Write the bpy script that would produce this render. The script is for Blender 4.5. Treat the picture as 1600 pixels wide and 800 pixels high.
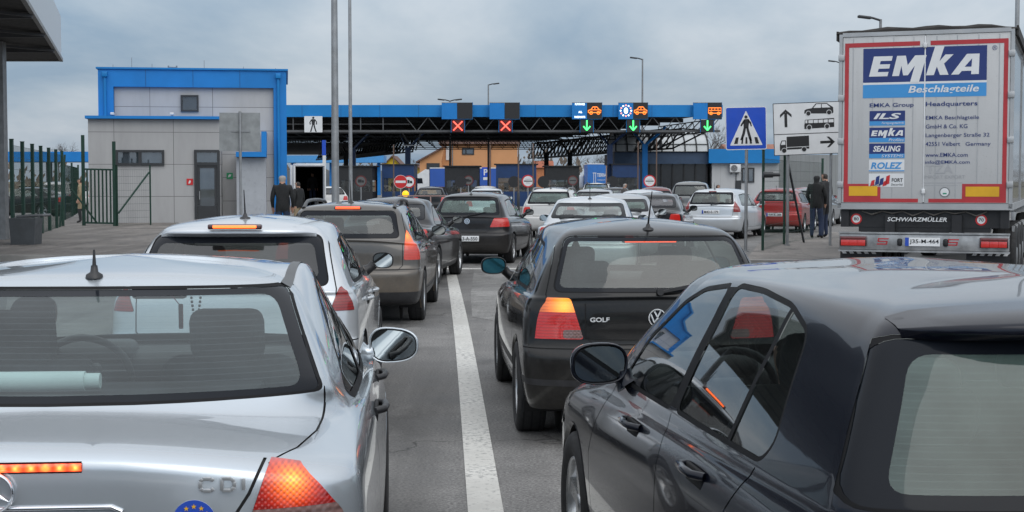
import bpy, bmesh, math, random
import numpy as np
from mathutils import Vector, Matrix
from mathutils.bvhtree import BVHTree

for o in list(bpy.data.objects):
    bpy.data.objects.remove(o, do_unlink=True)
SC = bpy.context.scene
COL = SC.collection
R = math.radians
PI = math.pi

# ------------------------------------------------------------------ camera, sky, sun, exposure
FPX, CAMH, PITCH = 2300.0, 1.70, R(2.91)
cam_data = bpy.data.cameras.new('camera')
cam_data.lens = 36.0 * FPX / 1600.0
cam_data.sensor_width = 36.0
cam_data.clip_start = 0.1
cam_data.clip_end = 6000
cam = bpy.data.objects.new('camera', cam_data)
cam.location = (0, 0, CAMH)
cam.rotation_euler = (R(90) - PITCH, 0, 0)
COL.objects.link(cam)
SC.camera = cam

SUN_EL, SUN_AZ = R(42), R(152)
world = bpy.data.worlds.new('World')
SC.world = world
world.use_nodes = True
wn, wl = world.node_tree.nodes, world.node_tree.links
wn.clear()
w_out = wn.new('ShaderNodeOutputWorld')
w_bg = wn.new('ShaderNodeBackground')
w_bg.inputs['Strength'].default_value = 1.0
w_sky = wn.new('ShaderNodeTexSky')
w_sky.sky_type = 'NISHITA'
w_sky.sun_disc = False
w_sky.sun_elevation = SUN_EL
w_sky.sun_rotation = SUN_AZ
w_sky.air_density = 1.4
w_sky.dust_density = 2.0
w_tc = wn.new('ShaderNodeTexCoord')
w_sep = wn.new('ShaderNodeSeparateXYZ')
wl.new(w_tc.outputs['Generated'], w_sep.inputs[0])
# flat cloud deck: direction divided by its height above the horizon, so clouds bunch up towards it
w_h = wn.new('ShaderNodeMath'); w_h.operation = 'MAXIMUM'; w_h.inputs[1].default_value = 0.0
wl.new(w_sep.outputs['Z'], w_h.inputs[0])
w_h2 = wn.new('ShaderNodeMath'); w_h2.operation = 'ADD'; w_h2.inputs[1].default_value = 0.22
wl.new(w_h.outputs[0], w_h2.inputs[0])
w_div = wn.new('ShaderNodeVectorMath'); w_div.operation = 'DIVIDE'
wl.new(w_tc.outputs['Generated'], w_div.inputs[0])
w_cmb = wn.new('ShaderNodeCombineXYZ')
wl.new(w_h2.outputs[0], w_cmb.inputs[0]); wl.new(w_h2.outputs[0], w_cmb.inputs[1]); w_cmb.inputs[2].default_value = 0.5
wl.new(w_cmb.outputs[0], w_div.inputs[1])
w_map = wn.new('ShaderNodeMapping'); w_map.inputs['Location'].default_value = (3.1, 0.7, 0); w_map.inputs['Scale'].default_value = (0.42, 0.30, 0.5)
wl.new(w_div.outputs[0], w_map.inputs[0])
w_n1 = wn.new('ShaderNodeTexNoise'); w_n1.inputs['Scale'].default_value = 2.5; w_n1.inputs['Detail'].default_value = 7; w_n1.inputs['Roughness'].default_value = 0.55
w_n1.inputs['Distortion'].default_value = 0.25
wl.new(w_map.outputs[0], w_n1.inputs['Vector'])
w_cr = wn.new('ShaderNodeValToRGB')
e = w_cr.color_ramp.elements
e[0].position = 0.40; e[0].color = (0.300, 0.420, 0.570, 1)
e[1].position = 0.62; e[1].color = (0.640, 0.710, 0.795, 1)
el = e.new(0.51); el.color = (0.455, 0.555, 0.670, 1)
wl.new(w_n1.outputs['Fac'], w_cr.inputs[0])
# overcast sky is about three times brighter overhead than at the horizon
w_gz = wn.new('ShaderNodeMath'); w_gz.operation = 'MULTIPLY_ADD'; w_gz.inputs[1].default_value = 1.45; w_gz.inputs[2].default_value = 0.84
wl.new(w_h.outputs[0], w_gz.inputs[0])
w_sc = wn.new('ShaderNodeVectorMath'); w_sc.operation = 'SCALE'
w_nh = wn.new('ShaderNodeMapRange'); w_nh.inputs[1].default_value = 0.13; w_nh.inputs[2].default_value = 0.5; w_nh.inputs[4].default_value = 0.85
wl.new(w_h.outputs[0], w_nh.inputs[0])
w_ng = wn.new('ShaderNodeMix'); w_ng.data_type = 'RGBA'; w_ng.inputs[7].default_value = (0.57, 0.575, 0.585, 1)   # overhead the deck is plain grey
wl.new(w_nh.outputs[0], w_ng.inputs[0]); wl.new(w_cr.outputs[0], w_ng.inputs[6])
wl.new(w_ng.outputs[2], w_sc.inputs[0]); wl.new(w_gz.outputs[0], w_sc.inputs['Scale'])
# the veiled sun stands behind the camera: that half of the cloud deck is brighter
w_az = wn.new('ShaderNodeMapRange'); w_az.interpolation_type = 'SMOOTHSTEP'
w_az.inputs[1].default_value = 0.75; w_az.inputs[2].default_value = -0.9; w_az.inputs[3].default_value = 1.0; w_az.inputs[4].default_value = 1.65
wl.new(w_sep.outputs['Y'], w_az.inputs[0])
w_sc2 = wn.new('ShaderNodeVectorMath'); w_sc2.operation = 'SCALE'
wl.new(w_sc.outputs[0], w_sc2.inputs[0]); wl.new(w_az.outputs[0], w_sc2.inputs['Scale'])
w_skys = wn.new('ShaderNodeVectorMath'); w_skys.operation = 'SCALE'; w_skys.inputs['Scale'].default_value = 0.08
wl.new(w_sky.outputs[0], w_skys.inputs[0])
w_mix = wn.new('ShaderNodeMix'); w_mix.data_type = 'RGBA'; w_mix.inputs[0].default_value = 0.86
wl.new(w_skys.outputs[0], w_mix.inputs[6]); wl.new(w_sc2.outputs[0], w_mix.inputs[7])
wl.new(w_mix.outputs[2], w_bg.inputs['Color'])
wl.new(w_bg.outputs[0], w_out.inputs[0])

sun_data = bpy.data.lights.new('sun', 'SUN')
sun_data.energy = 0.8
sun_data.angle = R(50)
sun_data.color = (1.0, 0.96, 0.90)
sun = bpy.data.objects.new('sun', sun_data)
sun.rotation_euler = (R(90) - SUN_EL, 0, PI - SUN_AZ)
COL.objects.link(sun)

SC.view_settings.view_transform = 'Standard'
SC.view_settings.look = 'None'
SC.view_settings.exposure = 0.0
SC.view_settings.gamma = 1.0
SC.view_settings.use_curve_mapping = False
SC.render.engine = 'CYCLES'
SC.cycles.max_bounces = 10
SC.cycles.transparent_max_bounces = 24
SC.cycles.glossy_bounces = 5
SC.cycles.sample_clamp_indirect = 4
SC.cycles.use_denoising = True

def at(px, py, Y):
    """world point at depth Y whose picture position in the 1600x800 photograph is px, py"""
    u, v = (px - 800) / FPX, (400 - py) / FPX
    d = Vector((u, math.cos(PITCH) + math.sin(PITCH) * v, -math.sin(PITCH) + math.cos(PITCH) * v))
    return Vector((0, 0, CAMH)) + d * (Y / d.y)

# ------------------------------------------------------------------ names, labels
def tag(o, label=None, cat=None, group=None, kind=None):
    if label: o['label'] = label
    if cat: o['category'] = cat
    if group: o['group'] = group
    if kind: o['kind'] = kind
    return o

def empty(name, loc=(0, 0, 0), rz=0.0, parent=None):
    o = bpy.data.objects.new(name, None)
    o.empty_display_size = 0.2
    o.location = loc
    o.rotation_euler = (0, 0, rz)
    COL.objects.link(o)
    if parent: o.parent = parent
    return o

def thing(name, label, cat, loc=(0, 0, 0), rz=0.0, group=None):
    return tag(empty(name, loc, rz), label, cat, group)

# ------------------------------------------------------------------ materials
MATS = {}
def nmat(name):
    m = bpy.data.materials.new(name)
    m.use_nodes = True
    nt = m.node_tree
    nt.nodes.clear()
    out = nt.nodes.new('ShaderNodeOutputMaterial')
    MATS[name] = m
    return m, nt, out

def bsdf(nt, out, col, rough=0.5, metal=0.0, coat=0.0, spec=0.5):
    b = nt.nodes.new('ShaderNodeBsdfPrincipled')
    b.inputs['Base Color'].default_value = (*col, 1)
    b.inputs['Roughness'].default_value = rough
    b.inputs['Metallic'].default_value = metal
    b.inputs['Coat Weight'].default_value = coat
    b.inputs['Coat Roughness'].default_value = 0.04
    b.inputs['Specular IOR Level'].default_value = spec
    nt.links.new(b.outputs[0], out.inputs[0])
    return b

def coords(nt, scale=(1, 1, 1), kind='Object', loc=(0, 0, 0)):
    t = nt.nodes.new('ShaderNodeTexCoord')
    mp = nt.nodes.new('ShaderNodeMapping')
    mp.inputs['Scale'].default_value = scale
    mp.inputs['Location'].default_value = loc
    nt.links.new(t.outputs[kind], mp.inputs[0])
    return mp.outputs[0]

def noise(nt, vec, scale, detail=4, rough=0.55):
    n = nt.nodes.new('ShaderNodeTexNoise')
    n.inputs['Scale'].default_value = scale
    n.inputs['Detail'].default_value = detail
    n.inputs['Roughness'].default_value = rough
    nt.links.new(vec, n.inputs['Vector'])
    return n.outputs['Fac']

def ramp(nt, fac, stops):
    r = nt.nodes.new('ShaderNodeValToRGB')
    el = r.color_ramp.elements
    while len(el) > 1: el.remove(el[-1])
    for i, (p, c) in enumerate(stops):
        c = c if hasattr(c, '__len__') else (c, c, c)
        if i == 0:
            el[0].position = p; el[0].color = (*c, 1)
        else:
            q = el.new(p); q.color = (*c, 1)
    nt.links.new(fac, r.inputs[0])
    return r.outputs[0]

def mixc(nt, fac, a, b, blend='MIX'):
    m = nt.nodes.new('ShaderNodeMix'); m.data_type = 'RGBA'; m.blend_type = blend
    for sock, v in ((m.inputs[0], fac), (m.inputs[6], a), (m.inputs[7], b)):
        if isinstance(v, (int, float)): sock.default_value = v
        elif isinstance(v, tuple): sock.default_value = (*v, 1)
        else: nt.links.new(v, sock)
    return m.outputs[2]

def math2(nt, op, a, b=None, c=None):
    m = nt.nodes.new('ShaderNodeMath'); m.operation = op
    for i, v in enumerate((a, b, c)):
        if v is None: continue
        if isinstance(v, (int, float)): m.inputs[i].default_value = v
        else: nt.links.new(v, m.inputs[i])
    return m.outputs[0]

def bump(nt, b, h, strength=0.2, dist=0.01):
    bp = nt.nodes.new('ShaderNodeBump')
    bp.inputs['Strength'].default_value = strength
    bp.inputs['Distance'].default_value = dist
    nt.links.new(h, bp.inputs['Height'])
    nt.links.new(bp.outputs[0], b.inputs['Normal'])

def plain(name, col, rough=0.5, metal=0.0, coat=0.0, var=0.12, scale=3.0, spec=0.5, emit=None, es=0.0):
    """one base colour with faint uneven wear"""
    if name in MATS: return MATS[name]
    m, nt, out = nmat(name)
    b = bsdf(nt, out, col, rough, metal, coat, spec)
    if var:
        v = coords(nt)
        f = noise(nt, v, scale, 6)
        lo = tuple(c * (1 - var) for c in col); hi = tuple(min(1, c * (1 + var)) for c in col)
        c = ramp(nt, f, [(0.3, lo), (0.7, hi)])
        nt.links.new(c, b.inputs['Base Color'])
        r = ramp(nt, noise(nt, v, scale * 2.3, 4), [(0.3, max(0, rough - 0.06)), (0.7, min(1, rough + 0.08))])
        nt.links.new(r, b.inputs['Roughness'])
    if emit:
        b.inputs['Emission Color'].default_value = (*emit, 1)
        b.inputs['Emission Strength'].default_value = es
    return m

def paint(name, col, metal=0.5, rough=0.32, dirt=0.35, dirtcol=(0.16, 0.145, 0.125), flake=True):
    """car paint under clear coat, road dirt thickening towards the sills; cloth-grey inside"""
    if name in MATS: return MATS[name]
    m, nt, out = nmat(name)
    b = bsdf(nt, out, col, rough, metal, 1.0, 0.15)
    b.inputs['Coat Roughness'].default_value = 0.03
    b.inputs['Coat IOR'].default_value = 1.28 if max(col) < 0.08 else 1.5
    v = coords(nt)
    sep = nt.nodes.new('ShaderNodeSeparateXYZ'); nt.links.new(v, sep.inputs[0])
    low = nt.nodes.new('ShaderNodeMapRange'); low.inputs[1].default_value = 0.95; low.inputs[2].default_value = 0.2
    low.inputs[3].default_value = 0.0; low.inputs[4].default_value = 1.0
    nt.links.new(sep.outputs['Z'], low.inputs[0])
    n = noise(nt, v, 5.0, 8, 0.65)
    n2 = noise(nt, v, 34.0, 5, 0.6)
    f = math2(nt, 'MULTIPLY', math2(nt, 'POWER', low.outputs[0], 1.6), math2(nt, 'MULTIPLY_ADD', n, 1.2, math2(nt, 'MULTIPLY', n2, 0.5)))
    f = math2(nt, 'MULTIPLY', f, dirt)
    dust = math2(nt, 'MULTIPLY', ramp(nt, n2, [(0.42, 0.0), (0.75, 1.0)]), 0.035 * dirt / 0.35)
    f = math2(nt, 'MINIMUM', math2(nt, 'ADD', f, dust), 0.9)
    c = mixc(nt, f, col, dirtcol)
    nt.links.new(c, b.inputs['Base Color'])
    nt.links.new(math2(nt, 'MULTIPLY_ADD', f, 0.5, rough), b.inputs['Roughness'])
    nt.links.new(math2(nt, 'MULTIPLY', math2(nt, 'SUBTRACT', 1.0, f), metal), b.inputs['Metallic'])
    nt.links.new(math2(nt, 'SUBTRACT', 1.0, f), b.inputs['Coat Weight'])
    nt.links.new(math2(nt, 'MULTIPLY_ADD', f, 0.3, math2(nt, 'MULTIPLY', n2, 0.06)), b.inputs['Coat Roughness'])
    g = nt.nodes.new('ShaderNodeNewGeometry')
    ins = nt.nodes.new('ShaderNodeBsdfDiffuse'); ins.inputs[0].default_value = (0.05, 0.052, 0.055, 1)
    mx = nt.nodes.new('ShaderNodeMixShader')
    nt.links.new(g.outputs['Backfacing'], mx.inputs[0])
    nt.links.new(b.outputs[0], mx.inputs[1]); nt.links.new(ins.outputs[0], mx.inputs[2])
    nt.links.new(mx.outputs[0], out.inputs[0])
    return m

def glass(name, tint=(0.42, 0.50, 0.47), film=0.07, filmcol=(0.30, 0.33, 0.33), refl=1.0, wires=False):
    """window sheet: tinted see-through, mirror gloss growing towards grazing, thin dust film"""
    if name in MATS: return MATS[name]
    m, nt, out = nmat(name)
    tr = nt.nodes.new('ShaderNodeBsdfTransparent'); tr.inputs[0].default_value = (*tint, 1)
    df = nt.nodes.new('ShaderNodeBsdfDiffuse'); df.inputs[0].default_value = (*filmcol, 1)
    gl = nt.nodes.new('ShaderNodeBsdfGlossy'); gl.inputs['Roughness'].default_value = 0.015
    lw = nt.nodes.new('ShaderNodeLayerWeight'); lw.inputs[0].default_value = 0.5
    p = math2(nt, 'POWER', lw.outputs['Facing'], 4.0)
    fr = math2(nt, 'MULTIPLY_ADD', p, 0.90, 0.085)
    fr = math2(nt, 'MULTIPLY', fr, refl)
    v = coords(nt)
    n = noise(nt, v, 2.5, 6, 0.6)
    ff = math2(nt, 'MULTIPLY', ramp(nt, n, [(0.25, 0.35), (0.75, 1.6)]), film)
    if wires:       # heating wires baked on the rear glass
        sz = nt.nodes.new('ShaderNodeSeparateXYZ'); nt.links.new(v, sz.inputs[0])
        wv = math2(nt, 'SINE', math2(nt, 'MULTIPLY', sz.outputs['Z'], 430.0))
        ff = math2(nt, 'ADD', ff, math2(nt, 'MULTIPLY', math2(nt, 'GREATER_THAN', wv, 0.93), 0.07))
    m1 = nt.nodes.new('ShaderNodeMixShader'); nt.links.new(ff, m1.inputs[0])
    nt.links.new(tr.outputs[0], m1.inputs[1]); nt.links.new(df.outputs[0], m1.inputs[2])
    m2 = nt.nodes.new('ShaderNodeMixShader'); nt.links.new(fr, m2.inputs[0])
    nt.links.new(m1.outputs[0], m2.inputs[1]); nt.links.new(gl.outputs[0], m2.inputs[2])
    nt.links.new(m2.outputs[0], out.inputs[0])
    return m

def nt_z(nt, tc):
    s = nt.nodes.new('ShaderNodeSeparateXYZ'); nt.links.new(tc.outputs['Object'], s.inputs[0])
    return s.outputs['Z']

def lamp_mat(name, col, bulbs=(), glow=(1.0, 0.06, 0.01), strength=4.0, radius=0.12, grid=90.0, base=0.0, core=None, sy=1.0):
    """moulded lamp lens; the light inside spreads round the bulbs (car coordinates)"""
    if name in MATS: return MATS[name]
    m, nt, out = nmat(name)
    b = bsdf(nt, out, col, 0.12, 0, 1.0)
    tc = nt.nodes.new('ShaderNodeTexCoord')
    sc = nt.nodes.new('ShaderNodeVectorMath'); sc.operation = 'SCALE'; sc.inputs['Scale'].default_value = grid
    nt.links.new(tc.outputs['Object'], sc.inputs[0])
    sn = nt.nodes.new('ShaderNodeVectorMath'); sn.operation = 'SINE'; nt.links.new(sc.outputs[0], sn.inputs[0])
    sp = nt.nodes.new('ShaderNodeSeparateXYZ'); nt.links.new(sn.outputs[0], sp.inputs[0])
    pat = math2(nt, 'MULTIPLY_ADD', math2(nt, 'MULTIPLY', sp.outputs['X'], sp.outputs['Z']), 0.5, 0.5)
    bump(nt, b, pat, 0.35, 0.004)
    rib = math2(nt, 'MULTIPLY_ADD', math2(nt, 'SINE', math2(nt, 'MULTIPLY', nt_z(nt, tc), 330.0)), 0.5, 0.5)
    nt.links.new(mixc(nt, math2(nt, 'MULTIPLY', rib, 0.65), col, tuple(x * 0.35 for x in col)), b.inputs['Base Color'])
    tot = None
    for bp in bulbs:
        d = nt.nodes.new('ShaderNodeVectorMath'); d.operation = 'DISTANCE'
        nt.links.new(tc.outputs['Object'], d.inputs[0]); d.inputs[1].default_value = bp
        g = math2(nt, 'SUBTRACT', 1.0, math2(nt, 'DIVIDE', d.outputs['Value'], radius))
        g = math2(nt, 'POWER', math2(nt, 'MAXIMUM', g, 0.0), 1.6)
        tot = g if tot is None else math2(nt, 'ADD', tot, g)
    if tot is None:
        if base:
            b.inputs['Emission Color'].default_value = (*glow, 1)
            b.inputs['Emission Strength'].default_value = base
    else:
        s = math2(nt, 'MULTIPLY', math2(nt, 'MULTIPLY', tot, math2(nt, 'MULTIPLY_ADD', pat, 0.8, 0.3)), strength)
        if base: s = math2(nt, 'ADD', s, base)
        nt.links.new(s, b.inputs['Emission Strength'])
        if core:
            cc = mixc(nt, math2(nt, 'MINIMUM', math2(nt, 'MULTIPLY', tot, 1.1), 1.0), glow, core)
            nt.links.new(cc, b.inputs['Emission Color'])
        else:
            b.inputs['Emission Color'].default_value = (*glow, 1)
    return m

def emitter(name, col, s):
    if name in MATS: return MATS[name]
    m, nt, out = nmat(name)
    b = bsdf(nt, out, tuple(c * 0.3 for c in col), 0.3)
    b.inputs['Emission Color'].default_value = (*col, 1)
    b.inputs['Emission Strength'].default_value = s
    return m

# ------------------------------------------------------------------ mesh builder
TEXTS = {}
def text_mesh(s, bold=0.0, shear=0.0, spacing=1.0):
    key = (s, bold, shear, spacing)
    if key in TEXTS: return TEXTS[key]
    cu = bpy.data.curves.new('lettering', 'FONT')
    cu.body = s; cu.size = 1.0; cu.shear = shear; cu.offset = bold; cu.space_character = spacing
    cu.align_x = 'LEFT'; cu.resolution_u = 3
    ob = bpy.data.objects.new('lettering', cu)
    COL.objects.link(ob)
    bpy.context.view_layer.update()
    me = bpy.data.meshes.new_from_object(ob)
    vs = [(v.co.x, v.co.y) for v in me.vertices]
    fs = [tuple(p.vertices) for p in me.polygons]
    bpy.data.objects.remove(ob, do_unlink=True)
    bpy.data.meshes.remove(me)
    x0 = min(v[0] for v in vs); x1 = max(v[0] for v in vs); y0 = min(v[1] for v in vs); y1 = max(v[1] for v in vs)
    TEXTS[key] = (vs, fs, (x0, x1, y0, y1))
    return TEXTS[key]

class MB:
    def __init__(s):
        s.v, s.f, s.m, s.sm = [], [], [], []
    def add(s, vs, fs, mat=0, smooth=False):
        b = len(s.v)
        s.v.extend(tuple(v) for v in vs)
        for f in fs:
            s.f.append(tuple(b + i for i in f)); s.m.append(mat); s.sm.append(smooth)
        return s
    def box(s, c, size, mat=0, rot=None, bevel=0.0, seg=2, smooth=None):
        bm = bmesh.new()
        bmesh.ops.create_cube(bm, size=1.0)
        for v in bm.verts: v.co = Vector((v.co.x * size[0], v.co.y * size[1], v.co.z * size[2]))
        if bevel:
            bmesh.ops.bevel(bm, geom=list(bm.edges), offset=bevel, segments=seg, profile=0.5, affect='EDGES')
        M = rot if rot is not None else Matrix.Identity(3)
        c = Vector(c)
        bm.verts.index_update()
        s.add([M @ v.co + c for v in bm.verts], [[v.index for v in f.verts] for f in bm.faces], mat, bool(bevel) if smooth is None else smooth)
        bm.free()
        return s
    def bar(s, p0, p1, w, h=None, mat=0, up=(0, 0, 1), bevel=0.0):
        p0, p1 = Vector(p0), Vector(p1)
        d = p1 - p0; L = d.length
        if L < 1e-6: return s
        y = d / L
        x = y.cross(Vector(up))
        if x.length < 1e-4: x = y.cross(Vector((1, 0, 0)))
        x.normalize(); z = x.cross(y)
        M = Matrix((x, y, z)).transposed()
        return s.box((p0 + p1) / 2, (w, L, h if h else w), mat, M, bevel)
    def cyl(s, p0, p1, r0, r1=None, n=12, mat=0, caps=True, smooth=True):
        r1 = r0 if r1 is None else r1
        p0, p1 = Vector(p0), Vector(p1)
        d = (p1 - p0).normalized()
        x = d.orthogonal().normalized(); y = d.cross(x)
        vs = []
        for p, r in ((p0, r0), (p1, r1)):
            for i in range(n):
                a = 2 * PI * i / n
                vs.append(p + x * math.cos(a) * r + y * math.sin(a) * r)
        s.add(vs, [(i, (i + 1) % n, n + (i + 1) % n, n + i) for i in range(n)], mat, smooth)
        if caps:
            s.add(vs[:n], [tuple(reversed(range(n)))], mat); s.add(vs[n:], [tuple(range(n))], mat)
        return s
    def tube(s, pts, r, n=8, mat=0, rs=None):
        pts = [Vector(p) for p in pts]
        fr = None; vs = []
        for i, p in enumerate(pts):
            d = (pts[min(i + 1, len(pts) - 1)] - pts[max(i - 1, 0)]).normalized()
            if fr is None: x = d.orthogonal().normalized()
            else:
                x = fr - d * fr.dot(d)
                x.normalize()
            fr = x; y = d.cross(x)
            rr = rs[i] if rs else r
            for k in range(n):
                a = 2 * PI * k / n
                vs.append(p + x * math.cos(a) * rr + y * math.sin(a) * rr)
        fs = [(i * n + k, i * n + (k + 1) % n, (i + 1) * n + (k + 1) % n, (i + 1) * n + k) for i in range(len(pts) - 1) for k in range(n)]
        s.add(vs, fs, mat, True)
        s.add(vs[:n], [tuple(reversed(range(n)))], mat); s.add(vs[-n:], [tuple(range(n))], mat)
        return s
    def lathe(s, prof, c, axis='x', n=32, mat=0, smooth=True):
        """prof: (along axis, radius)"""
        vs = []
        for a, r in prof:
            for k in range(n):
                t = 2 * PI * k / n
                p = {'x': (a, r * math.cos(t), r * math.sin(t)), 'y': (r * math.cos(t), a, r * math.sin(t)), 'z': (r * math.cos(t), r * math.sin(t), a)}[axis]
                vs.append((p[0] + c[0], p[1] + c[1], p[2] + c[2]))
        fs = [(i * n + k, i * n + (k + 1) % n, (i + 1) * n + (k + 1) % n, (i + 1) * n + k) for i in range(len(prof) - 1) for k in range(n)]
        return s.add(vs, fs, mat, smooth)
    def prism(s, poly, O, X, Y, depth=0.0, mat=0, side=None):
        """polygon in plane (O; X, Y), extruded backwards by depth; front face looks along X x Y"""
        O, X, Y = Vector(O), Vector(X), Vector(Y)
        N = X.cross(Y).normalized()
        n = len(poly)
        fr = [O + X * p[0] + Y * p[1] for p in poly]
        s.add(fr, [tuple(range(n))], mat)
        if depth:
            bk = [p - N * depth for p in fr]
            s.add(bk, [tuple(reversed(range(n)))], mat if side is None else side)
            s.add(fr + bk, [(n + i, n + (i + 1) % n, (i + 1) % n, i) for i in range(n)], mat if side is None else side)
        return s
    def disc(s, O, X, Y, r, n=28, depth=0.0, mat=0, side=None, r2=None):
        r2 = r2 or r
        return s.prism([(r * math.cos(2 * PI * i / n), r2 * math.sin(2 * PI * i / n)) for i in range(n)], O, X, Y, depth, mat, side)
    def text(s, t, O, X, Y, h, mat=0, width=None, align='l', bold=0.0, shear=0.0, spacing=1.0, depth=0.0):
        """lettering in plane (O; X, Y), h = height of its extent; width forces its length"""
        vs, fs, (x0, x1, y0, y1) = text_mesh(t, bold, shear, spacing)
        X, Y, O = Vector(X), Vector(Y), Vector(O)
        ky = h / (y1 - y0); kx = ky if width is None else width / (x1 - x0)
        off = {'l': 0, 'c': -(x1 - x0) / 2, 'r': -(x1 - x0)}[align]
        s.add([O + X * ((v[0] - x0 + off) * kx) + Y * ((v[1] - y0) * ky) for v in vs], fs, mat)
        return s
    def build(s, name, mats, parent=None, loc=(0, 0, 0), rz=0.0):
        me = bpy.data.meshes.new(name)
        me.from_pydata(s.v, [], s.f)
        if not isinstance(mats, (list, tuple)): mats = [mats]
        for m in mats: me.materials.append(m)
        me.polygons.foreach_set('material_index', s.m)
        me.polygons.foreach_set('use_smooth', s.sm)
        me.update()
        o = bpy.data.objects.new(name, me)
        COL.objects.link(o)
        o.location = loc; o.rotation_euler = (0, 0, rz)
        if parent: o.parent = parent
        return o

XA, YA, ZA = Vector((1, 0, 0)), Vector((0, 1, 0)), Vector((0, 0, 1))
# ------------------------------------------------------------------ cars: one smooth shell, cut into panels
def pchip(ts, ys, t):
    n = len(ts); ys = np.asarray(ys, float); ts = np.asarray(ts, float)
    h = np.diff(ts); dl = np.diff(ys) / h
    m = np.zeros(n)
    for i in range(1, n - 1):
        if dl[i - 1] * dl[i] > 0:
            w1, w2 = 2 * h[i] + h[i - 1], h[i] + 2 * h[i - 1]
            m[i] = (w1 + w2) / (w1 / dl[i - 1] + w2 / dl[i])
    m[0], m[-1] = dl[0], dl[-1]
    k = np.clip(np.searchsorted(ts, t, side='right') - 1, 0, n - 2)
    u = (t - ts[k]) / h[k]
    return ((1 + 2 * u) * (1 - u) ** 2 * ys[k] + u * (1 - u) ** 2 * h[k] * m[k] + u * u * (3 - 2 * u) * ys[k + 1] + u * u * (u - 1) * h[k] * m[k + 1])

def shell(keys, cols=(13, 34, 11), m=5, bow=0.025):
    """keys: rings from sill to roof ridge: yR zR yF zF W zSR zSF bulge aR aF nR nF -> faces of (x y z nx ny nz)"""
    K = np.array(keys, float)
    # spacing of the rings follows the larger of rear and side travel
    ts = [0.0]
    for a, b in zip(K[:-1], K[1:]):
        ts.append(ts[-1] + max(0.02, math.hypot(b[0] - a[0], b[1] - a[1]), abs(b[4] - a[4]) + abs(b[5] - a[5]), 0.5 * math.hypot(b[2] - a[2], b[3] - a[3])))
    tt = []
    for i in range(len(ts) - 1):
        q = max(2, min(m + 3, int(math.ceil((ts[i + 1] - ts[i]) / 0.28 * m))))
        tt += [ts[i] + (ts[i + 1] - ts[i]) * j / q for j in range(q)]
    tt.append(ts[-1]); tt = np.array(tt)
    P = np.stack([pchip(ts, K[:, c], tt) for c in range(K.shape[1])], 1)
    nr, ns, nf = cols
    rows = []
    for yR, zR, yF, zF, W, zSR, zSF, bu, aR, aF, nR, nF in P:
        row = []
        y0, y1 = yR + aR, yF - aF
        if y1 < y0 + 0.02: y0 = y1 = (y0 + y1) / 2; aR = y0 - yR; aF = yF - y1; y1 += 0.01; y0 -= 0.01
        We = W * (1 - bow)
        for i in range(nr):
            a = (i / nr) ** 0.85 * PI / 2
            x = We * math.sin(a) ** (2 / nR); y = yR + aR * (1 - max(0, math.cos(a)) ** (2 / nR))
            q = (x / We) ** 2 if We > 1e-6 else i / nr
            row.append((x, y, zR + (zSR - zR) * q))
        for i in range(ns + 1):
            u = i / ns
            row.append((W * (1 - bow * (2 * u - 1) ** 2), y0 + (y1 - y0) * u, zSR + (zSF - zSR) * u + 4 * bu * u * (1 - u)))
        for i in range(nf - 1, -1, -1):
            a = (i / nf) ** 0.85 * PI / 2
            x = We * math.sin(a) ** (2 / nF); y = yF - aF * (1 - max(0, math.cos(a)) ** (2 / nF))
            q = (x / We) ** 2 if We > 1e-6 else i / nf
            row.append((x, y, zF + (zSF - zF) * q))
        rows.append(row + [(-x, y, z) for x, y, z in row[-2:0:-1]])
    G = np.array(rows)
    nc = G.shape[1]
    du = np.roll(G, -1, 1) - np.roll(G, 1, 1)
    dv = np.empty_like(G); dv[1:-1] = G[2:] - G[:-2]; dv[0] = G[1] - G[0]; dv[-1] = G[-1] - G[-2]
    N = np.cross(du, dv)
    ln = np.linalg.norm(N, axis=2, keepdims=True)
    N = N / np.maximum(ln, 1e-9)
    N[-1] = (0, 0, 1); N[-1, :, :2] = 0
    N[ln[..., 0] < 1e-9] = (0, 0, 1)
    V = np.concatenate([G, N], 2)
    polys = []
    for j in range(len(rows) - 1):
        for i in range(nc):
            k = (i + 1) % nc
            q = [tuple(V[j, i]), tuple(V[j, k]), tuple(V[j + 1, k]), tuple(V[j + 1, i])]
            polys.append(q)
    return polys

def clip(poly, pl):
    """split a face by plane (a b c d): inside a*x+b*y+c*z <= d"""
    a, b, c, d = pl
    ds = [a * p[0] + b * p[1] + c * p[2] - d for p in poly]
    if max(ds) <= 1e-7: return poly, None
    if min(ds) >= -1e-7: return None, poly
    i_, o_ = [], []
    n = len(poly)
    for k in range(n):
        p, q, dp, dq = poly[k], poly[(k + 1) % n], ds[k], ds[(k + 1) % n]
        if dp <= 0: i_.append(p)
        if dp >= 0: o_.append(p)
        if (dp < 0 < dq) or (dq < 0 < dp):
            t = dp / (dp - dq)
            r = tuple(p[e] + (q[e] - p[e]) * t for e in range(6))
            i_.append(r); o_.append(r)
    return (i_ if len(i_) > 2 else None), (o_ if len(o_) > 2 else None)

def ccw(poly):
    s = sum(poly[i][0] * poly[(i + 1) % len(poly)][1] - poly[(i + 1) % len(poly)][0] * poly[i][1] for i in range(len(poly)))
    return list(poly) if s > 0 else list(reversed(poly))

def offset_poly(poly, d):
    poly = ccw(poly); n = len(poly); out = []
    for i in range(n):
        p0, p1, p2 = poly[i - 1], poly[i], poly[(i + 1) % n]
        e1 = Vector((p1[0] - p0[0], p1[1] - p0[1])).normalized(); e2 = Vector((p2[0] - p1[0], p2[1] - p1[1])).normalized()
        n1, n2 = Vector((e1.y, -e1.x)), Vector((e2.y, -e2.x))
        k = n1 + n2
        k = k / max(0.35, k.length_squared) * 2
        out.append((p1[0] + k.x * d, p1[1] + k.y * d))
    return out

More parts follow.
